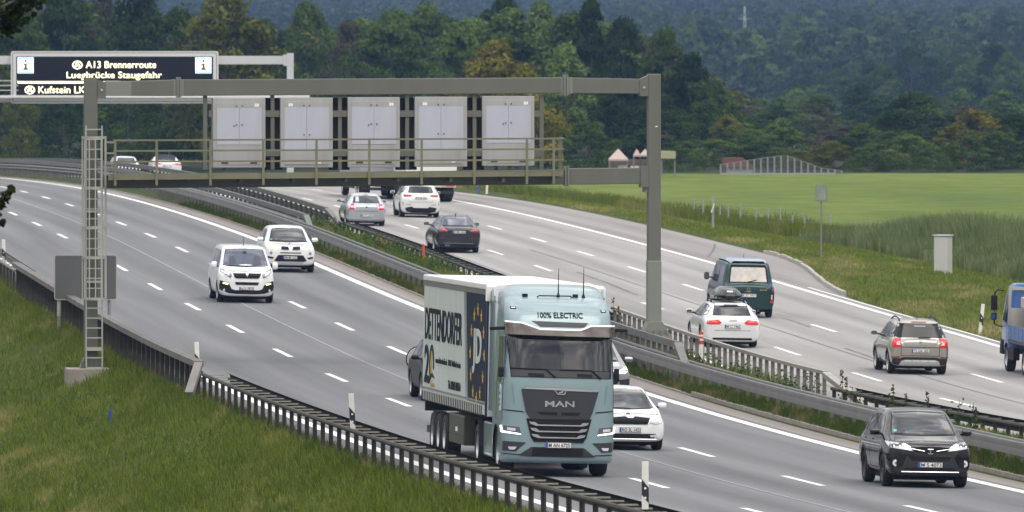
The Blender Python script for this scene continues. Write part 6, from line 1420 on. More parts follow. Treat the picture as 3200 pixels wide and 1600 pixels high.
# ================================================================ VEGETATION
def leafmat(name, c0, c1, c2, trans=.25, nsc=.25):
    m = bpy.data.materials.new(name); m.use_nodes = True; t = m.node_tree; t.nodes.clear()
    o = N(t, 'ShaderNodeOutputMaterial'); g = N(t, 'ShaderNodeNewGeometry'); oi = N(t, 'ShaderNodeObjectInfo')
    r = N(t, 'ShaderNodeValToRGB'); e = r.color_ramp.elements; e[0].position = 0; e[0].color = (*c0, 1); e[1].position = 1; e[1].color = (*c2, 1); q = e.new(.5); q.color = (*c1, 1)
    n = N(t, 'ShaderNodeTexNoise'); n.inputs['Scale'].default_value = nsc; n.inputs['Detail'].default_value = 3; t.links.new(g.outputs['Position'], n.inputs['Vector'])
    a = N(t, 'ShaderNodeMath', operation='MULTIPLY_ADD'); a.inputs[1].default_value = .34; t.links.new(g.outputs['Random Per Island'], a.inputs[0])
    b = N(t, 'ShaderNodeMath', operation='MULTIPLY_ADD'); b.inputs[1].default_value = 1.5; b.inputs[2].default_value = -.43; t.links.new(n.outputs['Fac'], b.inputs[0]); t.links.new(b.outputs[0], a.inputs[2])
    t.links.new(a.outputs[0], r.inputs[0])
    hs = N(t, 'ShaderNodeHueSaturation'); mr = N(t, 'ShaderNodeMapRange'); mr.inputs[3].default_value = .75; mr.inputs[4].default_value = 1.25; t.links.new(oi.outputs['Random'], mr.inputs[0]); t.links.new(mr.outputs[0], hs.inputs['Value']); t.links.new(r.outputs[0], hs.inputs['Color'])
    d = N(t, 'ShaderNodeBsdfDiffuse'); tr = N(t, 'ShaderNodeBsdfTranslucent'); mx_ = N(t, 'ShaderNodeMixShader'); mx_.inputs[0].default_value = trans
    for s_ in (d, tr): t.links.new(hs.outputs[0], s_.inputs['Color'])
    t.links.new(d.outputs[0], mx_.inputs[1]); t.links.new(tr.outputs[0], mx_.inputs[2]); t.links.new(mx_.outputs[0], o.inputs[0]); return m
def leaf_quads(P, Nn, size, rg, asp=.62):
    """diamond leaf clusters at points P facing roughly Nn"""
    n = len(P); R = rg.normal(size=(n,3)); T = np.cross(Nn, R); T /= np.linalg.norm(T, axis=1)[:,None]+1e-9; B = np.cross(Nn, T); B /= np.linalg.norm(B, axis=1)[:,None]+1e-9
    s_ = size*rg.uniform(.6, 1.4, (n,1))*.5; V = np.stack([P+T*s_, P+B*s_*asp, P-T*s_, P-B*s_*asp], 1).reshape(-1,3)
    return V, np.arange(4*n).reshape(-1,4)
def crown_points(rg, ncl, nl, zlo=.12, wid=.42, power=.8, cr=(.10,.19), cone=0.):
    P = []; Nn = []
    for _ in range(ncl):
        z = zlo+(1-zlo)*rg.uniform(0,1)**.85; t = (z-zlo)/(1-zlo)
        R = wid*(math.sin(math.pi*min(1, .12+.88*t)**.75)**power if not cone else (1-t)**.85*.9+.06)
        a = rg.uniform(0, 2*math.pi); rr = R*math.sqrt(rg.uniform(.25, 1))*rg.uniform(.8,1.12); c = np.array([rr*math.cos(a), rr*math.sin(a), z]); r_ = rg.uniform(*cr)*(1-.35*t)
        d = rg.normal(size=(nl,3)); d /= np.linalg.norm(d, axis=1)[:,None]; d[:,2] = np.where(d[:,2] < -.3, -d[:,2]*.5, d[:,2])
        q = c+d*r_*rg.uniform(.55,1.05,(nl,1))*np.array([1,1,.75]); P.append(q); Nn.append(d+rg.normal(size=(nl,3))*.55)
    return np.concatenate(P), np.concatenate(Nn)
def crown_mesh(seed, h, ncl=52, nl=150, leaf=.5, **k):
    rg = np.random.default_rng(seed); P, Nn = crown_points(rg, ncl, nl, **k); V, F = leaf_quads(P*h, Nn, leaf, rg); return mesh('crown', V, F)
def trunk_mesh(seed, h, r=.28, wid=.30):
    rg = np.random.default_rng(seed+99); mb = MB(); mb.tube([(0,0,-.6),(.05,0,h*.25),(.0,.1,h*.55),(.1,0,h*.82)], [r,r*.8,r*.5,r*.15], 8)
    for i in range(9):
        z = h*rg.uniform(.2,.7); a = rg.uniform(0,6.28); L = h*wid*rg.uniform(.6,1.1)*(1.15-z/h)
        mb.tube([(0,0,z),(L*.5*math.cos(a),L*.5*math.sin(a),z+L*.35),(L*math.cos(a),L*math.sin(a),z+L*.75)], [r*.35,r*.2,r*.05], 5)
    me = mesh('trunk', mb.v, mb.f); return me
M_BARK = mat('bark', (.07,.06,.05), .9, noise=(3.,.7,(.13,.12,.10)))
KINDS = {'dark': leafmat('leaf_dark', (0.014,0.031,0.010), (0.029,0.055,0.017), (0.062,0.101,0.029)), 'mid': leafmat('leaf_mid', (0.034,0.063,0.015), (0.065,0.107,0.025), (0.131,0.184,0.044)),
         'light': leafmat('leaf_light', (0.056,0.091,0.023), (0.094,0.144,0.036), (0.169,0.227,0.065)), 'yellow': leafmat('leaf_yellow', (0.078,0.085,0.013), (0.164,0.158,0.025), (0.355,0.291,0.045)),
         'olive': leafmat('leaf_olive', (0.047,0.059,0.013), (0.094,0.107,0.021), (0.195,0.196,0.037)), 'brown': leafmat('leaf_brown', (.045,.043,.03), (.075,.07,.048), (.105,.10,.068))}
H0 = 14.
SH = {'round': [(crown_mesh(10+i, H0, 58, 150, .52, wid=.40+.03*i), trunk_mesh(10+i, H0)) for i in range(4)],
      'tall': [(crown_mesh(30+i, H0, 58, 150, .48, wid=.30, zlo=.10), trunk_mesh(30+i, H0)) for i in range(3)],
      'cone': [(crown_mesh(40+i, H0, 62, 130, .46, wid=.30, zlo=.05, cone=1., cr=(.06,.12)), trunk_mesh(40+i, H0)) for i in range(2)],
      'sparse': [(crown_mesh(50+i, H0, 46, 55, .40, wid=.32, zlo=.18, cr=(.08,.16)), trunk_mesh(50+i, H0, .22, .42)) for i in range(2)],
      'bush': [(crown_mesh(60+i, H0, 40, 150, .62, wid=.60, zlo=.0, power=.5, cr=(.14,.24)), trunk_mesh(60+i, H0, .25, .3)) for i in range(2)]}
_km = {}
def kmesh(sh, i, kind):
    k = (sh, i, kind)
    if k not in _km: me = SH[sh][i][0].copy(); me.materials.clear(); me.materials.append(KINDS[kind]); _km[k] = me
    return _km[k]
for v_ in SH.values():
    for c_, t_ in v_: t_.materials.append(M_BARK)
def tree(name, label, u, vtop, D, wpx, sh, kind, group, cat='tree', rg=np.random.default_rng(5)):
    x = (u-1600)/FPX*D; zb_ = float(TZ(x-float(PX(D)), D)); zt = CAMZ+(150-vtop)/FPX*D; h = max(1.5, zt-zb_); i = int(rg.integers(len(SH[sh])))
    r = empty(name, label, cat, group, Matrix.Translation((x, D, zb_))); r.rotation_euler = (0, 0, rg.uniform(0, 6.28))
    sz = h/H0/1.02; sw = wpx/FPX*D/(H0*{'round':.95,'tall':.72,'cone':.62,'sparse':.8,'bush':1.35}[sh])
    cr_ = obj('crown', kmesh(sh, i, kind), None, r); tr_ = obj('trunk', SH[sh][i][1], None, r); cr_.scale = tr_.scale = (sw, sw, sz); return r
KW = {'dark':'dark green','mid':'mid green','light':'light green','yellow':'yellowish green','olive':'olive green','brown':'thin brownish'}
# nearest and most distinct trees, each with its own place: (u, v of top, D, width px, shape, colour, label)
LT = [
 (700,-15,770,430,'round','olive','broad olive green tree above the right half of the display sign'),
 (560,40,790,300,'round','mid','mid green tree behind the middle of the display sign'),
 (430,-40,830,300,'tall','dark','tall dark tree above the middle of the display sign'),
 (330,-60,850,260,'sparse','brown','thin brownish tree left of the broad olive tree, high above the sign'),
 (200,-50,840,300,'round','dark','dark green tree above the left info pictogram of the display sign'),
 (60,10,820,280,'round','mid','mid green tree at the left edge behind the display sign'),
 (60,300,760,200,'bush','olive','olive green bush below the left end of the display sign'),
 (200,270,770,260,'bush','dark','dark bush beneath the display sign, left of the gantry ladder'),
 (400,230,775,280,'bush','mid','mid green bush beneath the display sign, right of the gantry ladder'),
 (560,250,780,240,'bush','dark','dark bush below the right end of the display sign'),
 (880,170,800,240,'round','light','light green tree just right of the distant gantry pole'),
 (960,20,900,260,'round','mid','mid green tree with hills showing above, right of the distant gantry pole'),
 (1090,70,880,220,'sparse','brown','thin brownish tree above the second cabinet from the left'),
 (1210,50,900,240,'round','mid','mid green tree above the middle cabinet'),
 (1330,25,920,300,'round','light','light green tree above the second cabinet from the right'),
 (1440,90,860,260,'round','mid','mid green tree left of the yellow tree'),
 (1580,-5,900,210,'tall','dark','dark tree top standing highest left of the tall conifer'),
 (1690,20,930,210,'tall','light','light green slender tree between the two dark tree tops'),
 (1550,140,740,360,'round','yellow','bright yellowish tree behind the top beam, above the rightmost cabinet'),
 (1640,230,735,260,'round','yellow','yellowish tree right of the rightmost cabinet, below the top beam'),
 (1848,-2,860,220,'cone','dark','tall pointed dark conifer at the skyline left of the right column'),
 (1770,150,800,230,'tall','light','light green tree below the tall conifer'),
 (1950,60,870,250,'round','dark','dark tree behind the beam end left of the right column'),
 (2080,90,850,230,'round','mid','mid green tree just right of the column top'),
 (2160,170,810,240,'round','dark','dark tree to the right of the right column, at beam height'),
 (2230,260,800,200,'round','mid','mid green tree on the sloping right flank of the near wood'),
 (2270,370,790,150,'bush','olive','small olive tree at the right foot of the near wood'),
 (1840,380,760,230,'bush','mid','round mid green bush beside the tents'),
 (1720,330,770,180,'bush','dark','dark bush right of the railing end'),
 (1950,250,790,260,'round','dark','dark tree behind the right column, above the tents'),
 (2060,300,785,240,'round','dark','dark tree hidden partly by the right column, above the yellow tent'),
 (2130,440,760,150,'bush','mid','low mid green bush right of the yellow tent'),
 (2340,430,775,170,'bush','mid','low mid green bush behind the left end of the ball fence'),
 (2440,370,800,180,'round','light','light green tree behind the middle of the ball fence'),
 (2555,330,850,200,'sparse','brown','thin brownish tree behind the right half of the ball fence'),
 (2600,440,765,170,'bush','olive','low olive bush at the right end of the ball fence'),
 (2700,390,790,180,'round','mid','mid green tree right of the ball fence'),
 (2850,290,820,270,'round','dark','big dark round tree on the far side of the meadow at right'),
 (2800,410,775,210,'bush','light','light green bush in front of the big dark round tree'),
 (3050,345,775,260,'round','yellow','big yellowish oak on the far side of the meadow at right'),
 (2930,430,770,170,'bush','olive','olive bush between the dark round tree and the yellowish oak'),
 (3170,360,780,200,'round','dark','dark tree at the right edge beside the yellowish oak'),
 (3090,470,762,180,'bush','dark','low dark bush at the foot of the yellowish oak'),
 (2720,480,758,150,'bush','mid','low scrub at the meadow edge under the mid green tree'),
]
for (u, vt, D, wp, sh, kd, lb) in LT: tree('broadleaf_tree' if sh not in ('cone','bush') else ('conifer_tree' if sh == 'cone' else 'bush'), lb, u, vt, D, wp, sh, kd, None, 'tree' if sh != 'bush' else 'bush')
# filling rows of the near wood (left) and the mid distance forest (right)
rgf = np.random.default_rng(21)
for i in range(46):
    u = -420+2700*(i/45)+rgf.uniform(-25,25); D = rgf.uniform(880, 1040); 
    top = float(np.interp(u, [-450,300,470,700,900,1200,1500,1850,2050,2200,2300], [10,10,50,50,75,50,40,40,130,250,330]))+rgf.uniform(0,40)
    sh = rgf.choice(['round','tall','round','sparse']); kd = rgf.choice(['dark','mid','light','olive','mid']) if sh != 'sparse' else 'brown'
    tree('broadleaf_tree', 'tree inside the dense near wood behind the gantries, among its second row', u, top, D, rgf.uniform(300,440), str(sh), str(kd), 'second row trees of the near wood')
for i in range(22):
    u = -350+2400*(i/21)+rgf.uniform(-30,30); D = rgf.uniform(775, 830)
    top = float(np.interp(u, [-450,0,600,900,1200,1700,2100,2250], [260,300,260,330,330,380,400,450]))+rgf.uniform(-30,50)
    tree('bush', 'low bush in the undergrowth along the front of the near wood', u, top, D, rgf.uniform(180,280), 'bush', str(rgf.choice(['dark','mid','olive','dark'])), 'undergrowth of the near wood', 'bush')
for i in range(16):
    u = 2260+1150*(i/15)+rgf.uniform(-25,25); D = rgf.uniform(850, 980); top = float(np.interp(u, [2260,2500,2800,3000,3400], [330,390,370,330,330]))+rgf.uniform(-20,60)
    tree('broadleaf_tree', 'tree of the loose row between the far meadow hedge and the hazy forest', u, top, D, rgf.uniform(150,240), str(rgf.choice(['round','round','tall','sparse'])), str(rgf.choice(['dark','mid','olive','light','brown'])), 'row of trees behind the meadow hedge')
for i in range(22):
    u = 2180+1250*(i/21)+rgf.uniform(-20,20); D = rgf.uniform(756, 800); top = float(np.interp(u, [2180,2400,2700,3000,3400], [430,450,440,400,380]))+rgf.uniform(-25,60)
    tree('bush', 'dark bush in the hedge along the far edge of the meadow', u, top, D, rgf.uniform(150,240), 'bush', str(rgf.choice(['dark','mid','olive','mid'])), 'hedge along the far meadow edge', 'bush')
for i in range(34):
    u = 2230+1300*rgf.uniform(0,1); D = rgf.uniform(1050, 1350); top = float(np.interp(u, [2230,2350,2600,2900,3300], [290,330,290,320,300]))+rgf.uniform(-35,50)
    tree('forest_tree', 'tree in the middle distance between the meadow hedge and the bluish forest', u, top, D, rgf.uniform(120,210), str(rgf.choice(['round','round','tall','bush'])), str(rgf.choice(['dark','mid','light','mid'])), 'middle distance trees at right')
for i in range(22):
    u = 2500+1000*rgf.uniform(0,1); D = rgf.uniform(1500, 1850); top = float(np.interp(u, [2500,2650,2850,3000,3300], [250,190,135,130,170]))+rgf.uniform(-10,60)
    tree('forest_tree', 'tall dark tree of the dense stand in front of the hillside at right', u, top, D, rgf.uniform(150,240), str(rgf.choice(['round','tall','round'])), str(rgf.choice(['dark','dark','mid'])), 'dark stand before the hillside')
for i in range(130):
    D = 1990+750*(i/129)**1.1; hwid = 1800/FPX*D; lo = (2000-1600)/FPX*D; x = rgf.uniform(lo-10, hwid); u = 1600+x*FPX/D
    sh = str(rgf.choice(['round','tall','round','cone','sparse'], p=[.5,.2,.2,.05,.05])); kd = 'brown' if sh == 'sparse' else str(rgf.choice(['dark','mid','light','mid']))
    zb_ = float(TZ(x-float(PX(D)), D)); h = rgf.uniform(10, 15); top = 150-(zb_+h-CAMZ)*FPX/D
    if abs(u-2327) < 90: top = max(top, 92)
    tree('forest_tree', 'hazy tree in the bluish forest rising behind the meadow at right', u, top, D, rgf.uniform(9,14)*FPX/D, sh, kd, 'trees of the hazy forest at right')
# the wooded hillside: far mass of crowns, one object
def hillside():
    rg = np.random.default_rng(77); P = []; Nn = []; S_ = []
    base = [crown_points(np.random.default_rng(200+i), 22, 11, wid=.44, zlo=.05) for i in range(4)]+[crown_points(np.random.default_rng(220+i), 16, 8, wid=.26, zlo=.03, cone=1.) for i in range(3)]
    D = 1960.
    while D < 5400:
        hw_ = 1600/FPX*D*1.35+10; n = int(2*hw_/8.6)
        for k in range(n):
            x = -hw_+2*hw_*(k+rg.uniform(.1,.9))/n; d = D+rg.uniform(-5,5); h = rg.uniform(9,15); uu = 1600+x*FPX/d; zt_ = float(TZ(x-float(PX(d)), d)); h = min(h, max(3., CAMZ+(150-92)/FPX*d-zt_)) if abs(uu-2327) < 75 and d < 2600 else h; b = base[int(rg.integers(7)) if rg.uniform() < .35 else int(rg.integers(4))]
            z = float(TZ(x-float(PX(d)), d)); a = rg.uniform(0,6.28); ca, sa = math.cos(a), math.sin(a); q = b[0]*h; q = np.stack([q[:,0]*ca-q[:,1]*sa+x, q[:,0]*sa+q[:,1]*ca+d, q[:,2]+z-.5], 1)
            P.append(q); Nn.append(b[1]); 
        D += 12+D*.0065
    P = np.concatenate(P); Nn = np.concatenate(Nn); V, F = leaf_quads(P, Nn, 1.25, rg, .75)
    o = obj('wooded_hillside', mesh('wooded_hillside', V, F), leafmat('leaf_far', (.016,.034,.014), (.050,.080,.030), (.12,.145,.06), .2, .07)); tag(o, 'dense bluish forest covering the distant hillside', 'forest', kind='stuff')
hillside()
# pylon on the hill
def pylon():
    D = 2620.; x = (2327-1600)/FPX*D; zt = CAMZ+(150-20)/FPX*D; zb_ = float(TZ(x-float(PX(D)), D)); h = zt-zb_
    r = empty('power_pylon', 'tiny pale lattice pylon standing among the trees of the hill', 'pylon', M=Matrix.Translation((x, D, zb_))); mt = mat('pylon_pale', (.55,.56,.55), .5)
    mb = MB(); b = .62
    for a in (-1, 1):
        for c in (-1, 1): mb.beam((a*b,c*b,0), (a*.12,c*.12,h), .09, .09)
    for k in range(7):
        z0, z1 = h*k/7, h*(k+1)/7; w0, w1 = b*(1-k/7)+.1, b*(1-(k+1)/7)+.1
        for (p_, q_) in (((-w0,-w0,z0),(w1,-w1,z1)),((w0,-w0,z0),(-w1,-w1,z1))): mb.beam(p_, q_, .05, .05)
    mb.build('mast', mt, r); mb = MB(); mb.beam((-1.5,0,h-3.1),(1.5,0,h-3.1), .12, .12); mb.beam((-1.0,0,h-2.),(1.0,0,h-2.), .12, .12); mb.build('cross_arm', mt, r)
pylon()
# near tree at the upper left: a bough and a twig reach into the picture
def near_tree():
    D = 150.; u0 = -470; x = (u0-1600)/FPX*D; zb_ = float(TZ(x-float(PX(D)), D)); r = empty('lime_tree', 'near tree outside the left edge, its leafy boughs reaching into the top left corner', 'tree', M=Matrix.Translation((x, D, zb_)))
    def loc(u, v, dy=0): return Vector(((u-1600)/FPX*D-x, dy, CAMZ+(150-v)/FPX*D-zb_))
    rg = np.random.default_rng(3); mb = MB(); top = CAMZ+2.6-zb_
    mb.tube([(0,0,-.5),(.05,0,top*.4),(0,.1,top*.7),(.1,0,top)], [.28,.22,.15,.04], 10)
    ends = [(loc(60,20),.30),(loc(20,75,.3),.22),(loc(100,-20,-.2),.26),(loc(-80,30),.5),(loc(-200,100,.3),.55),(loc(-100,-150),.6),(loc(-300,-80,-.4),.7),(loc(-420,-250),.8),(loc(-620,-100),.8),(loc(-700,120),.8),(loc(-350,250),.6),(loc(-560,330,.4),.6),(loc(14,618),.085),(loc(34,590),.06),(loc(2,640),.07),(loc(6,696),.05),(loc(-20,660),.12),(loc(-120,640),.3),(loc(-300,560),.5)]
    P = []; Nn = []
    for e, rad in ends:
        z = max(1., e.z-abs(e.x)*.55); mb.tube([(0,0,z), (e.x*.5, e.y*.5, (z+e.z)/2+.12), tuple(e)], [.07,.04,.012], 6)
        n = int(60+1500*rad*rad*2.2) if rad > .15 else int(60*rad/.07); d = rg.normal(size=(n,3)); d /= np.linalg.norm(d, axis=1)[:,None]
        P.append(np.array(e)+d*rad*rg.uniform(.2,1.,(n,1))); Nn.append(rg.normal(size=(n,3))+np.array([0,-.6,.8]))
    mb.build('trunk', M_BARK, r, smooth=True); V, F = leaf_quads(np.concatenate(P), np.concatenate(Nn), .085, rg, .7)
    obj('crown', mesh('crown', V, F), leafmat('leaf_near', (.010,.020,.004), (.025,.042,.008), (.075,.085,.012), .3, 2.2), r)
near_tree()

# ---------------------------------------------------------------- grasses and weeds
def blades(name, W0, W1, D0, D1, n, h, wd, mt, label, fn=TZ, dens=None, lean=.35, seed=1, Wf=None, tuft=0, kind='stuff', cat='grass'):
    rg = np.random.default_rng(seed); wv = rg.uniform(W0, W1, n); u_ = rg.uniform(0, 1, n); D = D0*(D1/D0)**u_
    if dens is not None: k = rg.uniform(0, 1, n) < dens(wv, D); wv, D = wv[k], D[k]
    if tuft: tx = rg.normal(size=len(wv))*0; 
    n = len(wv); hh = (h(wv, D) if callable(h) else h)*rg.uniform(.55, 1.35, n); x = PX(D)+wv; z = fn(wv, D)-.03
    a = rg.uniform(0, 2*math.pi, n); lx, ly = lean*hh*np.cos(a)*rg.uniform(.2,1.2,n), lean*hh*np.sin(a)*rg.uniform(.2,1.2,n)
    t = rg.uniform(-.6, .6, n); wx, wy = wd*np.cos(t), wd*np.sin(t)
    b0 = np.stack([x-wx, D-wy, z], 1); b1 = np.stack([x+wx, D+wy, z], 1); m0 = np.stack([x+lx*.35+wx*.7, D+ly*.35+wy*.7, z+hh*.6], 1); m1 = np.stack([x+lx*.35-wx*.7, D+ly*.35-wy*.7, z+hh*.6], 1); tp = np.stack([x+lx, D+ly, z+hh*.97], 1); tp2 = tp+np.stack([wx*.12, wy*.12, 0*wx], 1)
    V = np.stack([b0, b1, m0, m1, tp2, tp], 1).reshape(-1, 3); i = np.arange(n)[:,None]*6
    F = np.concatenate([i+np.array([[0,1,2,3]]), i+np.array([[3,2,4,5]])], 0)
    o = obj(name, mesh(name, V, F), mt); tag(o, label, cat, kind=kind); return o
def patchmat(name, g0, g1, g2, dry, sc, thr=(.52,.68), trans=.25):
    m = leafmat(name, g0, g1, g2, trans, .9); t = m.node_tree; hs = [n for n in t.nodes if n.type == 'HUE_SAT'][0]; ramp = [n for n in t.nodes if n.type == 'VALTORGB'][0]; g = [n for n in t.nodes if n.type == 'NEW_GEOMETRY'][0]
    mpn = N(t, 'ShaderNodeMapping'); mpn.inputs['Scale'].default_value = sc; n = N(t, 'ShaderNodeTexNoise'); n.inputs['Detail'].default_value = 5; n.inputs['Roughness'].default_value = .62; n.inputs['Scale'].default_value = 1.
    t.links.new(g.outputs['Position'], mpn.inputs[0]); t.links.new(mpn.outputs[0], n.inputs['Vector']); mr = N(t, 'ShaderNodeMapRange'); mr.inputs[1].default_value = thr[0]; mr.inputs[2].default_value = thr[1]; t.links.new(n.outputs['Fac'], mr.inputs[0])
    mx_ = N(t, 'ShaderNodeMixRGB'); mx_.inputs[2].default_value = (*dry, 1); t.links.new(mr.outputs[0], mx_.inputs[0]); t.links.new(ramp.outputs[0], mx_.inputs[1]); t.links.new(mx_.outputs[0], hs.inputs['Color']); return m
MG1 = patchmat('blade_verge', (.055,.086,.009), (.094,.128,.016), (.145,.178,.030), (.31,.255,.095), (.45,.10,.3), (.555,.75))
MG2 = patchmat('blade_median', (.044,.078,.012), (.082,.122,.022), (.135,.175,.044), (.29,.23,.105), (1.1,.22,.5), (.52,.66))
MG3 = patchmat('blade_right', (.080,.120,.017), (.130,.168,.028), (.18,.205,.044), (.34,.285,.12), (.22,.05,.3), (.50,.68))
MG4 = leafmat('blade_reed', (.090,.135,.045), (.175,.225,.09), (.36,.39,.21), .3, .5)
def hv(wv, D): return .14+.12*vnoise(wv*.5+9, D*.12)+.10*(wv > -6.6)
blades('verge_grass', -30, -5.4, 178, 430, 380000, hv, .011, MG1, 'rough green grass with dry straw patches covering the left bank', seed=4, lean=.7)
blades('tall_grass', -30, -5.5, 178, 330, 26000, lambda w_, d_: .26+.22*vnoise(w_*.7, d_*.2), .008, MG1, 'taller wispy grass stems on the left bank', seed=5, dens=lambda w_, d_: ss(.5,.75,vnoise(w_*.3+3, d_*.08)), lean=.5)
blades('rail_grass', -5.5, -4.72, 178, 345, 14000, .20, .010, MG2, 'grass growing under the left guard rail', seed=6, lean=.6)
blades('median_grass', 9.0, 10.2, 180, 480, 46000, lambda w_, d_: .16+.12*vnoise(w_, d_*.3), .012, MG2, 'grass strip between the median kerb and the silver guard rail', seed=7, lean=.5)
blades('median_weeds', 9.9, 12.7, 180, 440, 60000, lambda w_, d_: (.30+.30*vnoise(w_*.8+5, d_*.15))*(.42+.58*ss(280,292,d_)), .014, MG2, 'tall weeds and dry grass growing between the median rails', seed=8, lean=.4)
blades('shoulder_grass', 25.7, 39, 290, 520, 120000, lambda w_, d_: .12+.05*vnoise(w_, d_*.2), .016, MG3, 'mown yellowish grass on the right roadside', dens=lambda w_, d_: (w_ > WEDGE(d_)+.15)*1., seed=9, lean=.7)
blades('reeds', 35.2, 43, 330, 470, 90000, lambda w_, d_: (.6+1.0*ss(35.2,38.5,w_))*(.75+.5*vnoise(w_*.5, d_*.15))*(.25+.75*(1-ss(448,470,d_))), .022, MG4, 'dense grey green reeds along the right roadside ditch', dens=lambda w_, d_: (w_ > 35.2+1.6*vnoise(d_*.12, w_*0))*1., seed=10, lean=.3, cat='reeds')
blades('fence_scrub', 37.8, 41.5, 462, 640, 26000, lambda w_, d_: .55+.5*vnoise(w_*.6, d_*.1), .022, MG3, 'rough long grass along the meadow fence', seed=11, lean=.4)
def weeds(n, W0, W1, D0, D1, hr, seed, label, name, dens=None):
    rg = np.random.default_rng(seed); P = []; Nn = []; sv = MB()
    for _ in range(n):
        wv = rg.uniform(W0, W1); D = rg.uniform(D0, D1)
        if dens is not None and rg.uniform() > dens(D): continue
        h = rg.uniform(*hr); b = pt(wv, D, -.05, TZ); a = rg.uniform(0,6.28); tp = b+Vector((.25*h*math.cos(a)*.4, .25*h*math.sin(a)*.4, h)); sv.tube([b, (b+tp)/2, tp], [.010,.007,.004], 4, False)
        k = int(10+22*h); t = rg.uniform(.2,1,k)**.8; q = np.array(b)[None]*(1-t[:,None])+np.array(tp)[None]*t[:,None]; q += rg.normal(size=(k,3))*np.array([.10,.10,.03])*(1.15-t[:,None]*.6); P.append(q); Nn.append(rg.normal(size=(k,3))+np.array([0,-.3,.8]))
    V, F = leaf_quads(np.concatenate(P), np.concatenate(Nn), .085, rg, .55); b = len(V); F2 = [tuple(f) for f in F.tolist()]+[tuple(i+b for i in f) for f in sv.f]; V = np.concatenate([V, np.array(sv.v)])
    o = obj(name, mesh(name, V, F2), leafmat('leaf_'+name, (.03,.058,.014), (.06,.10,.026), (.115,.15,.05), .3, 1.5)); tag(o, label, 'weeds', kind='stuff')
weeds(1500, 10.1, 12.5, 190, 440, (.3,.85), 31, 'leafy green weeds crowding the median between the rails', 'leafy_weeds', lambda D: .9 if D > 330 else (.10 if D < 282 else .35+.4*float(vnoise(np.array(D*.15), np.array(2.2)))))
for i, (u, wv, h) in enumerate(((1915,12.0,1.35),(1932,12.0,1.1),(2630,12.2,1.05),(2645,12.0,.9),(2790,12.2,.95),(2830,11.8,.85),(2900,12.2,.9),(3048,11.6,.75))):
    D = at_w(u, wv); rg = np.random.default_rng(90+i); b = Vector((0,0,0)); mb = MB().tube([(0,0,-.1),(.02,0,h*.5),(.03,.02,h)], [.012,.009,.004], 5); k = 46; t = rg.uniform(.15,1,k); q = np.stack([rg.normal(size=k)*.05*(1.3-t), rg.normal(size=k)*.05, t*h], 1); V, F = leaf_quads(q, rg.normal(size=(k,3)), .09, rg, .5)
    r = empty('tall_weed', ['tall leafy weed beside the lorry cab corner, taller of the pair', 'shorter leafy weed beside the lorry cab corner', 'leafy weed left of the black SUV near the rail end', 'small leafy weed close to the sloping rail end', 'weed stalk behind the roof of the black SUV, at its left', 'weed stalk directly above the black SUV roof', 'weed stalk above the right half of the black SUV', 'weed stalk right of the black SUV by the rail'][i], 'weed', None, Matrix.Translation(pt(wv, D, .15)))
    mb.build('stem', mat('stem_brown', (.10,.075,.03), .8), r); obj('leaves', mesh('leaves', V, F), leafmat('leaf_weed%d' % i, (.02,.034,.012), (.05,.065,.024), (.09,.08,.04), .3, 2.), r)

# ---------------------------------------------------------------- far side of the meadow
def ball_fence():
    D = 742.; s_ = FPX/D; us = [2252+21*i for i in range(19)]; tops = np.interp(us, [2252,2345,2400,2458,2520,2570,2640], [514,500,492,485,508,526,534]); base = 551.
    x0 = (us[0]-1600)/s_; z0 = float(TZ(x0-float(PX(D)), D)); r = empty('ball_fence', 'tall mesh ball stop fence with pale posts at the far edge of the meadow', 'fence', M=Matrix.Translation((x0, D, z0))); mt = mat('fence_pale', (.24,.25,.26), .6, .2)
    for i, (u, v) in enumerate(zip(us, tops)):
        x = (u-us[0])/s_; h = CAMZ+(150-v)/s_-z0; mb = MB(); mb.box(x-.06, x+.06, -.06, .06, -.4, h); mb.build('post', mt, r)
    mb = MB()
    for a, b, ta, tb in zip(us[:-1], us[1:], tops[:-1], tops[1:]): mb.beam(((a-us[0])/s_,0,CAMZ+(150-ta)/s_-z0), ((b-us[0])/s_,0,CAMZ+(150-tb)/s_-z0), .035, .04)
    mb.build('top_bar', mt, r)
    m = bpy.data.materials.new('fence_net'); m.use_nodes = True; b_ = m.node_tree.nodes['Principled BSDF']; b_.inputs['Base Color'].default_value = (.22,.23,.24,1); b_.inputs['Alpha'].default_value = .16; b_.inputs['Roughness'].default_value = .7
    V = []; 
    for u, t in zip(us, tops): V += [((u-us[0])/s_, .02, 0), ((u-us[0])/s_, .02, CAMZ+(150-t)/s_-z0)]
    obj('net', mesh('net', V, [(2*i, 2*i+2, 2*i+3, 2*i+1) for i in range(len(us)-1)]), m, r)
    mb = MB(); mb.box(0, 8.2, -.3, -.15, -.2, .12); mb.build('kerb_board', mat('board_pale', (.32,.32,.31), .6), r)
    o = empty('red_hut', 'small red roofed hut behind the ball stop fence', 'hut', M=Matrix.Translation(((2318-1600)/s_, D+5, z0))); MB().box(-.9,.9,0,1.6,0,.45).build('wall', mat('hut_wall', (.35,.34,.33), .7), o); MB().prism([(-1.25,.46),(1.1,.46),(.2,1.15),(-1.25,1.15)], -.2, 1.8).build('roof', mat('hut_red', (.15,.06,.045), .8), o)
ball_fence()
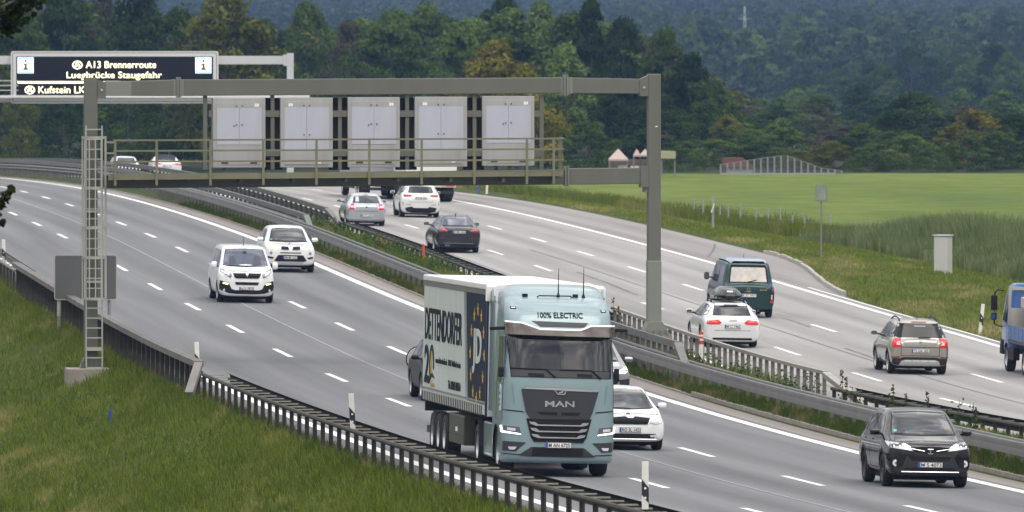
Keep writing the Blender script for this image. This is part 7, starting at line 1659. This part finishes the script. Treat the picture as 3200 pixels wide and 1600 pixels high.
def tents():
    D = 735.; s_ = FPX/D
    def at(u): x = (u-1600)/s_; return x, float(TZ(x-float(PX(D)), D))
    mt = mat('tent_pink', (.46,.37,.33), .7, noise=(2.,.4,(.38,.30,.27))); my = mat('tent_yellow', (.36,.35,.22), .7); mw = mat('pole_grey2', (.2,.19,.18), .7)
    for (u, v0, v1, wp, m, lb) in ((1932,464,497,62,mt,'pale pink pointed tent roof at the far meadow edge, left of the column'),(1990,464,484,22,mt,'narrow pale tent peak close to the left side of the right column'),(2016,465,484,34,mt,'pale rounded tent roof touching the left side of the right column'),(2088,471,495,46,my,'yellowish tent roof just right of the right column')):
        x, z = at(u); w_ = wp/s_/2; za = CAMZ+(150-v1)/s_-z; zb_ = CAMZ+(150-v0)/s_-z; r = empty('tent', lb, 'tent', None, Matrix.Translation((x, D, z)))
        if m is my: mb = MB(); mb.prism([(-w_,za),(w_,za),(w_,zb_-.05),(-w_,zb_)], -.8, .8)
        else: mb = MB(); mb.add([(-w_,-w_,za),(w_,-w_,za),(w_,w_,za),(-w_,w_,za),(0,0,zb_),(-w_,-w_,za-.12),(w_,-w_,za-.12),(w_,w_,za-.12),(-w_,w_,za-.12)], [(0,1,4),(1,2,4),(2,3,4),(3,0,4),(0,5,6,1),(1,6,7,2),(2,7,8,3),(3,8,5,0),(8,7,6,5)])
        mb.build('canopy', m, r)
        for a in (-1, 1):
            for b in (-1, 1): MB().box(a*w_*.9-.04,a*w_*.9+.04,b*.7-.04,b*.7+.04,-.2,za-.12).build('pole', mw, r)
    x, z = at(1965); r = empty('beer_garden_shed', 'low dark timber shed with white tables below the tents', 'shed', M=Matrix.Translation((x, D+1.5, z))); w_ = 62/s_
    MB().box(-w_,w_,0,1.5,-.2,CAMZ+(150-500)/s_-z).build('wall', mat('timber_dark', (.09,.075,.065), .8, noise=(2.,.7,(.17,.14,.12))), r); MB().box(-w_*.55,-w_*.1,-1.6,-.9,.55,.75).build('table', mat('table_white', (.7,.7,.68), .5), r); MB().box(w_*.1,w_*.6,-1.6,-.9,.5,.7).build('table', mat('table_white', (.7,.7,.68)), r)
tents()
# ================================================================ HAZE (air between here and the hills)
def haze():
    m = bpy.data.materials.new('haze'); m.use_nodes = True; t = m.node_tree; t.nodes.clear(); o = N(t, 'ShaderNodeOutputMaterial'); v = N(t, 'ShaderNodeVolumePrincipled')
    v.inputs['Color'].default_value = (.34,.55,1.,1); v.inputs['Density'].default_value = .00008; v.inputs['Anisotropy'].default_value = .0
    t.links.new(v.outputs[0], o.inputs['Volume']); h = MB().box(-4800,3800,-90,6100,-8,100).build('haze', m); tag(h, kind='stuff'); h.display_type = 'WIRE'
haze()
# ================================================================ parts that come in several pieces become one object per piece
def split_loose(o, name=None, gap=.03):
    me = o.data; n = len(me.vertices); co = np.empty(n*3, np.float32); me.vertices.foreach_get('co', co); co = co.reshape(-1, 3); par = list(range(n))
    def f(a):
        while par[a] != a: par[a] = par[par[a]]; a = par[a]
        return a
    for e in me.edges: par[f(e.vertices[0])] = f(e.vertices[1])
    lab = np.array([f(i) for i in range(n)]); ids = list(np.unique(lab)); bb = [(co[lab == i].min(0)-gap/2, co[lab == i].max(0)+gap/2) for i in ids]; g = list(range(len(ids)))
    def h(a):
        while g[a] != a: a = g[a]
        return a
    for i in range(len(ids)):
        for j in range(i):
            if (bb[i][0] <= bb[j][1]).all() and (bb[j][0] <= bb[i][1]).all(): g[h(i)] = h(j)
    gid = {ids[i]: h(i) for i in range(len(ids))}; lab = np.array([gid[q] for q in lab]); gs = list(np.unique(lab))
    if name: o.name = name
    if len(gs) < 2: return
    for k, q in enumerate(gs):
        idx = np.nonzero(lab == q)[0]; mp_ = {int(v): i for i, v in enumerate(idx)}; F = [[mp_[v] for v in p.vertices] for p in me.polygons if int(p.vertices[0]) in mp_]
        m2 = mesh(o.name.split('.')[0], co[idx], F); [m2.materials.append(m_) for m_ in me.materials]
        if k == 0: o.data = m2; 
        else: c = obj(o.name.split('.')[0], m2, None, o.parent); c.matrix_local = o.matrix_local.copy()
REN = {'buckle_straps': 'buckle_strap', 'pallets': 'pallet'}
for o in list(COL.objects):
    b = o.name.split('.')[0]
    if o.type == 'MESH' and o.parent and b in ('handle','door','lower_panel','vent','sticker','deck_bracket','gusset','flange','bracket','bolt','repaint_patch','buckle_straps','reflector','white_band','railing_link','lashing_strap','cross_arm','letter','pallets'): split_loose(o, REN.get(b), .06 if b == 'flange' else .012)
